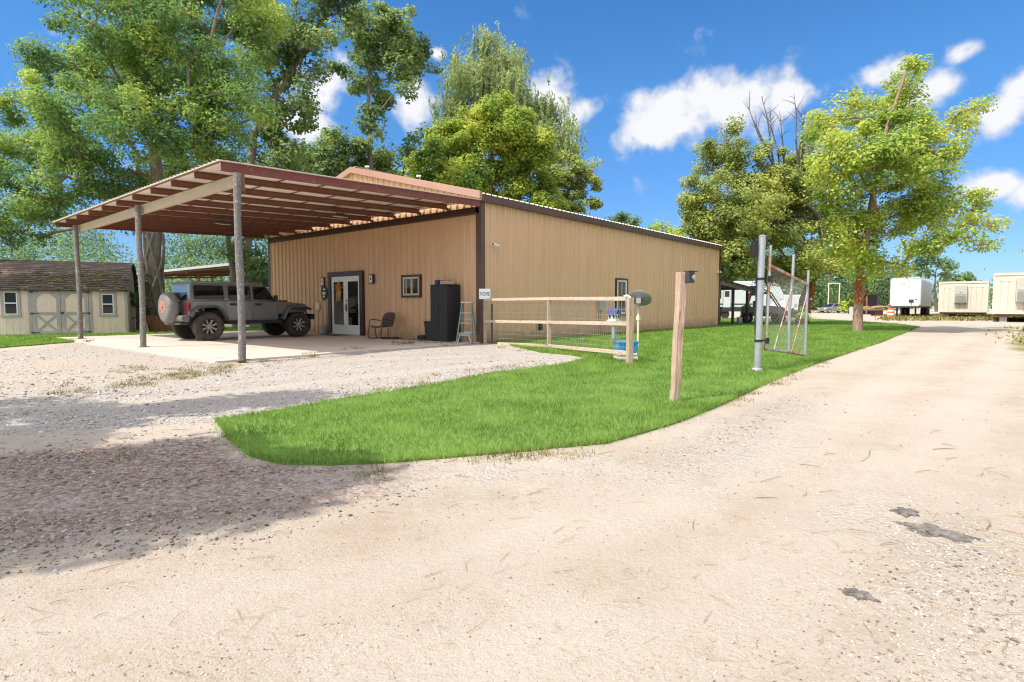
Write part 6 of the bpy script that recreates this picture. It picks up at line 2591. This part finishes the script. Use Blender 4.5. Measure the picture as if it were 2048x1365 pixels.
# right-hand trees
t9, n = tree('broad_tree', 'spreading olive-green tree with bare dead top behind the gate', [(1597, 662), (1606, 600), (1626, 540), (1643, 490), (1640, 440), (1600, 400), (1575, 370)], 35,
             [(1440, 300, 52, 34), (1410, 400, 58, 50), (1495, 325, 50, 48), (1550, 395, 75, 55), (1475, 430, 80, 50), (1400, 450, 42, 40), (1600, 325, 45, 45), (1560, 490, 85, 48), (1480, 515, 65, 36), (1640, 440, 55, 55), (1640, 525, 50, 38),
              (1590, 390, 60, 45), (1380, 410, 30, 30), (1450, 480, 60, 40), (1520, 460, 70, 45), (1560, 545, 60, 30), (1460, 260, 26, 16), (1530, 370, 60, 45, 0), (1500, 400, 70, 45, -1), (1590, 430, 60, 45, 1), (1450, 530, 60, 28, 0), (1545, 545, 60, 28, 1), (1400, 500, 40, 34, 0), (1600, 350, 40, 50, 1.5), (1690, 500, 45, 40), (1420, 345, 40, 30)],
             'olive', L=.17, W=.13, k=72, rc=.44, spacing=.79, tr=.24, seed=21, taper=.5)
NL += n
bb = MB()
r9 = np.random.default_rng(4)
for (a, mid, e) in (((1572, 400), (1535, 310), (1493, 203)), ((1560, 360), (1540, 280), (1523, 193)), ((1565, 370), (1556, 300), (1540, 218)), ((1575, 380), (1568, 310), (1560, 235)), ((1595, 380), (1592, 280), (1588, 188)),
                    ((1598, 370), (1608, 290), (1612, 215)), ((1560, 350), (1530, 290), (1507, 240)), ((1480, 350), (1462, 300), (1448, 262)), ((1594, 330), (1606, 270), (1603, 226))):
    P = [np.array(at(u, v, 35 + r9.uniform(-.5, .5))) for u, v in (a, mid, e)]
    P2 = [P[0], (P[0] + P[1]) / 2 + r9.normal(size=3) * .08, P[1], (P[1] + P[2]) / 2 + r9.normal(size=3) * .08, P[2]]
    off = np.array([t9.location.x, t9.location.y, 0])
    bb.tube([p - off for p in P2], [.075, .06, .045, .032, .012], 5, False)
    for k in range(9):
        t = r9.uniform(.25, .98)
        i = min(3, int(t * 4))
        b0 = P2[i] + (P2[i + 1] - P2[i]) * (t * 4 - i)
        dirv = RT * r9.normal() * .5 + FH * r9.normal() * .4 + np.array([0, 0, r9.uniform(.4, 1.2)])
        dirv = dirv / np.linalg.norm(dirv) * r9.uniform(.35, 1.1)
        bb.tube([b0 - off, b0 + dirv * .5 - off + r9.normal(size=3) * .03, b0 + dirv - off], [.022, .015, .007], 4, False)
bb.build('dead_branches', M['bark'], t9)
dv = MB()
for k in range(150):
    t = r9.random()
    c = at(1612 + 26 * t + r9.normal() * 3, 640 - 140 * t, 34.7)
    c = np.array(c) - np.array([t9.location.x, t9.location.y, 0])
    dv.rock(c, (.07, .07, .16))
dv.build('dead_vine', M['dead_vine'], t9)
t10, n = tree('roadside_tree', 'tall light green tree on the lawn edge beside the road', [(1715, 667), (1716, 620), (1719, 575), (1728, 500), (1742, 420), (1756, 330), (1776, 250), (1800, 180), (1818, 130)], 25.3,
              [(1805, 165, 32, 40), (1825, 128, 14, 18), (1722, 195, 42, 26), (1765, 235, 55, 45), (1685, 250, 58, 42), (1830, 265, 62, 45), (1905, 252, 42, 22), (1948, 215, 22, 12), (1740, 330, 100, 52), (1860, 345, 62, 44), (1665, 335, 42, 42),
               (1800, 425, 100, 52), (1925, 408, 52, 30), (1968, 448, 36, 28), (1960, 490, 28, 14), (1900, 465, 42, 34), (1720, 435, 62, 42), (1700, 495, 52, 32), (1735, 535, 42, 28), (1845, 495, 42, 32), (1680, 395, 46, 40), (1800, 530, 40, 20),
               (1790, 330, 80, 50), (1700, 290, 60, 40), (1800, 190, 36, 40), (1690, 205, 26, 14), (1850, 410, 60, 40), (1640, 260, 26, 20), (1880, 300, 40, 26)],
              'elm', L=.14, W=.105, k=76, rc=.38, spacing=.67, tr=.20, seed=23, bark='bark_red', taper=.22)
NL += n
dv = MB()
for k in range(90):
    t = r9.random()
    c = at(1719 + 5 * math.sin(k) + r9.normal() * 4, 604 - 50 * t, 25.0 + r9.normal() * .12)
    dv.rock(np.array(c) - np.array([t10.location.x, t10.location.y, 0]), (.03, .03, .12))
dv.build('dead_vine', M['dead_vine'], t10)
r2 = np.random.default_rng(77)
tips = sample_clumps([(1700, 500, 50, 22), (1745, 520, 40, 26), (1690, 470, 30, 18), (1720, 550, 28, 18)], 24.6, r2, .62, .6)
C = np.repeat(tips, 55, axis=0) + r2.normal(size=(len(tips) * 55, 3)) * .27
V = leaf_mesh(C, .16, .12, r2, up=.9) - np.array([t10.location.x, t10.location.y, 0], dtype=np.float32)
np_mesh('young_shoots', V, np.arange(len(V)).reshape(-1, 4), LF['bright'], t10)
# distant trees beyond roofs
for (lb, nm, tp_, d, cl, lf, sd) in (
        ('dark round distant tree above the roof line of the building', 'distant_tree', [(1245, 640), (1245, 480), (1245, 450)], 95, [(1235, 440, 30, 14), (1265, 445, 26, 14), (1215, 448, 18, 10), (1250, 460, 40, 16)], 'far', 31),
        ('small yellowish distant tree left of the spreading olive tree', 'distant_tree', [(1320, 640), (1320, 500), (1322, 465)], 80, [(1308, 452, 14, 12), (1335, 460, 16, 10), (1320, 475, 36, 16), (1370, 450, 20, 22)], 'elm', 32),
        ('distant green tree above the white box trailer', 'distant_tree', [(1872, 630), (1870, 570), (1872, 540)], 105, [(1858, 528, 26, 18), (1885, 518, 20, 12), (1890, 540, 22, 16), (1850, 550, 30, 14)], 'far', 33),
        ('low pine-like distant tree between box trailer and site office', 'distant_tree', [(1915, 630), (1915, 570), (1915, 556)], 120, [(1915, 553, 22, 7), (1900, 560, 22, 8), (1930, 560, 12, 6)], 'deep', 34),
        ('leafy branch tips of a tree cut by the right edge', 'roadside_tree', [(2170, 690), (2165, 600), (2150, 540), (2130, 500)], 26, [(2075, 512, 34, 26), (2120, 480, 60, 40), (2160, 440, 70, 50), (2110, 530, 40, 24), (2200, 400, 90, 70)], 'olive', 35)):
    _, n = tree(nm, lb, tp_, d, cl, lf, L=.0042 * d + .06, W=.0032 * d + .04, k=60, rc=.0075 * d + .15, spacing=.013 * d + .45, tr=.25, seed=sd)
    NL += n
# shrubs near the sedan
_, n = tree('shrub', 'bright green shrub standing right of the silver saloon car', [(1697, 630), (1697, 618), (1697, 608)], 80, [(1695, 612, 14, 12), (1703, 600, 8, 10), (1688, 620, 10, 8)], 'yellow', L=.32, W=.22, k=60, rc=.35, spacing=.7, tr=.08, seed=41, cat='shrub')
NL += n
_, n = tree('shrub', 'leafy weeds growing at the foot of the vine-covered trunk behind the gate', [(1600, 655), (1600, 640), (1603, 625)], 33.5, [(1598, 632, 14, 18), (1612, 640, 8, 12)], 'bright', L=.16, W=.10, k=50, rc=.22, spacing=.45, tr=.03, seed=42, cat='shrub')
NL += n
_, n = tree('shrub', 'low leafy creeper hanging by the right corner of the barn shaped shed', [(264, 668), (262, 640), (258, 600)], 24.6, [(255, 600, 12, 16), (275, 590, 14, 20), (240, 585, 8, 8), (285, 560, 12, 22), (290, 615, 8, 25)], 'deep', L=.13, W=.09, k=45, rc=.2, spacing=.45, tr=.03, seed=43, cat='shrub')
NL += n
# the tree that shades the drive from the left, outside the picture
r_ = np.random.default_rng(9)
tw = [(-5.6, 6.6, -.05), (-5.5, 6.5, 2), (-5.0, 6.3, 4), (-4.2, 6.1, 6), (-3.6, 6.0, 7.5)]
cents = []
for (u, v, h, rr) in ((40, 930, 7.0, .7), (170, 985, 6.8, .5), (330, 955, 7.2, .55), (470, 985, 6.9, .4), (570, 950, 7.3, .35), (120, 870, 7.4, .6), (40, 1050, 6.8, .35), (300, 1035, 7.0, .28),
                      (60, 815, 7.2, .7), (270, 822, 7.5, .65), (430, 805, 7.4, .45), (560, 795, 7.3, .35), (-200, 900, 7.0, 1.0), (-250, 800, 7.2, 1.0), (400, 900, 7.4, .3)):
    q_ = gp(u, v)
    cents.append((q_[0] - h * SUN_T.x / -SUN_T.z, q_[1] - h * SUN_T.y / -SUN_T.z, h, rr))
tips = []
for (x, y, z, rr) in cents:
    X = r_.normal(size=(11, 3))
    X /= np.linalg.norm(X, axis=1)[:, None]
    tips.append(np.array([x, y, z]) + X * rr * (r_.uniform(.2, 1, 11) ** .5)[:, None])
_, n = tree('drive_tree', 'airy tree left of the picture shading the gravel drive', None, 0, None, 'poplar', L=.16, W=.11, k=52, rc=.33, tr=.22, seed=51, world=(tw, np.concatenate(tips)))
NL += n


# far woods reading as one mass
def wood(label, clumps, d, leaf, seed, spacing=1.6, k=84, rc=.85, L=.32, W=.20, amp=6.0):
    r = np.random.default_rng(seed)
    tips = sample_clumps(clumps, d, r, spacing, amp)
    C = np.repeat(tips, k, axis=0) + r.normal(size=(len(tips) * k, 3)) * rc
    C = C[C[:, 2] > .05]
    V = leaf_mesh(C, L, W, r, up=.7)
    o = np_mesh('wood', V, np.arange(len(V)).reshape(-1, 4), LF[leaf])
    tag(o, label, 'wood', kind='stuff')
    mb = MB()
    for q_ in range(0, len(tips), 9):
        p = tips[q_]
        mb.tube([(p[0], p[1], -.1), (p[0] + .2, p[1], p[2] * .5), (p[0], p[1], p[2])], [.16, .11, .04], 5, False)
    t = mb.build('trunks', M['bark'], o, recalc=False)
    t['kind'] = 'stuff'
    return len(V) // 4


NL += wood('hazy green wood beyond the shed and the carport', [(u, v, 60, h, dd) for u, v, h, dd in ((-60, 520, 70, 0), (30, 560, 50, 5), (100, 540, 70, 8), (190, 530, 80, 3), (260, 570, 60, -4), (340, 560, 70, 6), (410, 530, 70, 10), (470, 560, 60, 4), (540, 560, 70, 8), (430, 480, 50, 12), (360, 500, 50, 9), (150, 480, 50, 6), (20, 500, 50, 10), (560, 480, 50, 14), (230, 600, 80, 0), (400, 600, 80, 2))],
           58, 'far', 61)
NL += wood('dark wood behind the gate and the silver car', [(u, v, 55, h, dd) for u, v, h, dd in ((1390, 560, 50, 0), (1450, 580, 60, 4), (1520, 570, 60, 8), (1600, 570, 60, 6), (1660, 560, 60, 10), (1720, 570, 55, 8), (1770, 575, 45, 10), (1640, 600, 40, 4), (1700, 605, 30, 8), (1560, 520, 50, 12), (1690, 520, 50, 12), (1480, 600, 40, 2), (1800, 580, 30, 14))],
           128, 'deep', 62, spacing=2.6, k=80, rc=1.35, L=.6, W=.38)
NL += wood('low far tree line closing the horizon', [(u, 600, 90, 22, 0) for u in range(-1500, 3700, 110)], 190, 'deep', 63, spacing=4.6, k=40, rc=2.3, L=1.5, W=1.0, amp=15)
print('leaves', NL)

# ------------------------------------------------------------------ loose stones, litter and weeds on the ground
def island_mat(name, cols, rough=.85):
    m = bpy.data.materials.new(name)
    m.use_nodes = True
    n, l = m.node_tree.nodes, m.node_tree.links
    p = n['Principled BSDF']
    p.inputs['Roughness'].default_value = rough
    p.inputs['Specular IOR Level'].default_value = .2
    g = n.new('ShaderNodeNewGeometry')
    rp = n.new('ShaderNodeValToRGB')
    e = rp.color_ramp.elements
    e[0].position, e[0].color = 0, (*cols[0], 1)
    e[1].position, e[1].color = 1, (*cols[-1], 1)
    for i, c in enumerate(cols[1:-1]):
        e.new((i + 1) / (len(cols) - 1)).color = (*c, 1)
    l.new(g.outputs['Random Per Island'], rp.inputs['Fac'])
    l.new(rp.outputs[0], p.inputs['Base Color'])
    return m


bm = bmesh.new()
bmesh.ops.create_icosphere(bm, subdivisions=1, radius=1)
ICO_V = np.array([v.co[:] for v in bm.verts])
ICO_F = np.array([[v.index for v in f.verts] for f in bm.faces])
bm.free()


def stones(name, label, P, size, m, seed, flat=.55):
    r = np.random.default_rng(seed)
    n = len(P)
    J = ICO_V[None] * r.uniform(.5, 1.3, (n, len(ICO_V), 1))
    S = size[:, None, None] * np.stack([r.uniform(.7, 1.35, n), r.uniform(.6, 1.0, n), r.uniform(.7, 1.1, n) * flat], 1)[:, None, :]
    J = J * S
    a = r.uniform(0, 6.283, n)
    c, s = np.cos(a)[:, None], np.sin(a)[:, None]
    X = J[:, :, 0] * c - J[:, :, 1] * s + P[:, :1]
    Y = J[:, :, 0] * s + J[:, :, 1] * c + P[:, 1:2]
    Z = J[:, :, 2] + (ground_z(P) + size * flat * .25)[:, None]
    V = np.stack([X, Y, Z], 2).reshape(-1, 3)
    Fc = (ICO_F[None] + (np.arange(n) * len(ICO_V))[:, None, None]).reshape(-1, 3)
    o = np_mesh(name, V, Fc, m)
    tag(o, label, 'gravel', kind='stuff')


rs = np.random.default_rng(99)


def pix_sample(n, v0=690, v1=1420, u0=-350, u1=2400):
    u = rs.uniform(u0, u1, n)
    v = v0 + (v1 - v0) * rs.uniform(0, 1, n)
    out = np.array([gp(a, b)[:2] for a, b in zip(u, v)])
    return out


P = pix_sample(110000)
lawn_m = in_poly(P, LAWN_A) | in_poly(P, LAWN_B) | ((P[:, 0] > 4.8) & (P[:, 1] > 11.95))
P = P[~lawn_m]
d = np.maximum(np.linalg.norm(P, axis=1), 1.5)
gw, rw = soft_poly(P, GRAVEL, .5), soft_poly(P, REDZ, .8)
rgw = np.max([soft_poly(P, p_, .9) for p_ in ROADG], axis=0)
u01 = rs.random(len(P))
patch = .5 + .9 * smooth_noise(P, 2.2, 21)
tdp = track_dist(P)
u01 = np.where(tdp < .22, np.minimum(1, u01 * 2.6 + .02), np.where(abs(tdp - .5) < .25, u01 * .75, u01))
g_ = (u01 < gw * np.clip(patch + .25, .15, 1) * .55)
r_m = (~g_) & (u01 < rw * np.clip(patch + .3, .2, 1) * .62)
o_m = (~g_) & (~r_m) & (u01 < .12 + .45 * rgw * np.clip(patch, 0, 1))
M['limestone'] = island_mat('limestone', [(0.20, 0.165, 0.135), (0.38, 0.335, 0.285), (0.48, 0.44, 0.39), (0.60, 0.57, 0.52)])
M['red_stone'] = island_mat('red_stone', [(0.09, 0.06, 0.05), (0.21, 0.145, 0.12), (0.29, 0.225, 0.19), (0.36, 0.32, 0.285), (0.46, 0.43, 0.395)])
M['road_stone'] = island_mat('road_stone', [(0.13, 0.095, 0.07), (0.32, 0.26, 0.20), (0.46, 0.40, 0.33), (0.58, 0.54, 0.48)])


def sz(n, med, sig, dist):
    return np.minimum(np.exp(rs.normal(math.log(med), sig, n)), med * 2.2) * np.clip(dist / 7, .62, 1.6)


stones('gravel', 'pale limestone gravel strewn over the drive before the carport', P[g_], sz(g_.sum(), .0125, .4, d[g_]), M['limestone'], 1)
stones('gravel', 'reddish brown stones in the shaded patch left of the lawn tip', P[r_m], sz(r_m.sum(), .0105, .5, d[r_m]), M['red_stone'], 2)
stones('gravel', 'scattered small stones over the sandy road', P[o_m], sz(o_m.sum(), .0043, .55, d[o_m]) * (1 + .9 * rgw[o_m]), M['road_stone'], 3)
# pine straw and twigs
n = 400
Pt = pix_sample(n, 860, 1400)
Pt = Pt[~in_poly(Pt, LAWN_A)]
mb = MB()
for p in Pt:
    dd = max(1.6, float(np.linalg.norm(p)))
    L = rs.uniform(.02, .085) * min(1.4, dd / 3)
    a = VR + rs.normal(.35, .75)
    z = float(ground_z(p[None])[0]) + .006
    bnd = rs.normal(0, .15) * L
    c, s = math.cos(a), math.sin(a)
    q_ = [(p[0] - c * L, p[1] - s * L, z), (p[0] - s * bnd, p[1] + c * bnd, z + rs.uniform(.001, .008)), (p[0] + c * L, p[1] + s * L, z + .001)]
    w0 = rs.uniform(.0006, .0015) * min(2.2, dd / 2.6)
    mb.tube(q_, [w0, w0, w0 * .5], 4, True)
M['twig'] = island_mat('twig', [(0.20, 0.115, 0.06), (0.36, 0.235, 0.12), (0.50, 0.37, 0.22)])
tag(mb.build('twigs', M['twig'], recalc=False), 'dry twigs and pine straw littering the sandy road', 'twigs', kind='stuff')
# weeds: blades in dry olive tufts
M['weed'] = island_mat('weed_blades', [(0.09, 0.12, 0.022), (0.17, 0.18, 0.04), (0.26, 0.21, 0.07), (0.33, 0.22, 0.10)], .8)
spots = []
for (u0, v0, u1, v1, n, sp) in ((230, 772, 480, 730, 110, 7), (90, 790, 220, 775, 14, 6), (560, 822, 1000, 742, 60, 7), (930, 752, 1080, 728, 20, 5), (780, 692, 960, 686, 40, 3), (600, 716, 640, 712, 14, 3), (520, 728, 560, 722, 8, 3), (235, 745, 290, 738, 10, 5), (1000, 690, 1060, 706, 14, 3),
                                (1180, 905, 900, 925, 20, 10), (700, 962, 760, 950, 10, 8), (1440, 815, 1660, 722, 30, 6), (960, 684, 1180, 672, 30, 3), (1260, 668, 1430, 650, 30, 2), (700, 705, 720, 700, 5, 3), (140, 684, 185, 688, 10, 2), (1230, 725, 1275, 733, 14, 3)):
    for k in range(n):
        t = rs.random()
        spots.append(gp(u0 + (u1 - u0) * t + rs.normal() * 8, v0 + (v1 - v0) * t + rs.normal() * sp)[:2])
spots = [q_ for q_ in spots if rs.random() < .85]
spots += [gp(245, 917)[:2], gp(250, 915)[:2]]
VV = []
for p in spots:
    p = np.array(p)
    dd = np.linalg.norm(p)
    nb = int(rs.integers(14, 34))
    hgt = rs.uniform(.015, .07)
    q_ = p + rs.normal(size=(nb, 2)) * .07
    a = rs.uniform(0, 6.283, nb)
    w0 = .003 * max(1, dd / 7)
    h = hgt * rs.uniform(.4, 1.3, nb)
    le = h * rs.uniform(.2, 1.3, nb)
    z = ground_z(q_)
    z = np.where((q_[:, 0] > 4.9) & (q_[:, 1] > 11.8), .05, z)
    V = np.empty((nb, 3, 3))
    c, s = np.cos(a), np.sin(a)
    V[:, 0] = np.stack([q_[:, 0] - s * w0, q_[:, 1] + c * w0, z], 1)
    V[:, 1] = np.stack([q_[:, 0] + s * w0, q_[:, 1] - c * w0, z], 1)
    V[:, 2] = np.stack([q_[:, 0] + c * le, q_[:, 1] + s * le, z + h], 1)
    VV.append(V.reshape(-1, 3))
VV = np.concatenate(VV)
tag(np_mesh('weeds', VV, np.arange(len(VV)).reshape(-1, 3), M['weed']), 'dry olive weeds along the edges of the gravel drive', 'weeds', kind='stuff')
# grassy verge and dry weeds under the far trailers
VV = []
for (u0, u1, v0, v1, n) in ((1770, 2150, 630, 642, 1500), (1560, 1700, 624, 627, 60), (2030, 2300, 655, 690, 200)):
    for k in range(n):
        p = gp(rs.uniform(u0, u1), rs.uniform(v0, v1))[:2]
        nb = 7
        q_ = p + rs.normal(size=(nb, 2)) * .35
        a = rs.uniform(0, 6.283, nb)
        dd = np.linalg.norm(p)
        w0 = .0011 * dd
        h = rs.uniform(.05, .26, nb) * min(1, dd / 45) ** 1.6
        V = np.empty((nb, 3, 3))
        c, s = np.cos(a), np.sin(a)
        z = np.zeros(nb)
        V[:, 0] = np.stack([q_[:, 0] - s * w0, q_[:, 1] + c * w0, z], 1)
        V[:, 1] = np.stack([q_[:, 0] + s * w0, q_[:, 1] - c * w0, z], 1)
        V[:, 2] = np.stack([q_[:, 0] + c * h * .5, q_[:, 1] + s * h * .5, z + h], 1)
        VV.append(V.reshape(-1, 3))
VV = np.concatenate(VV)
tag(np_mesh('weeds', VV, np.arange(len(VV)).reshape(-1, 3), M['weed']), 'dry grassy verge under the far trailers and along the road', 'weeds', kind='stuff')
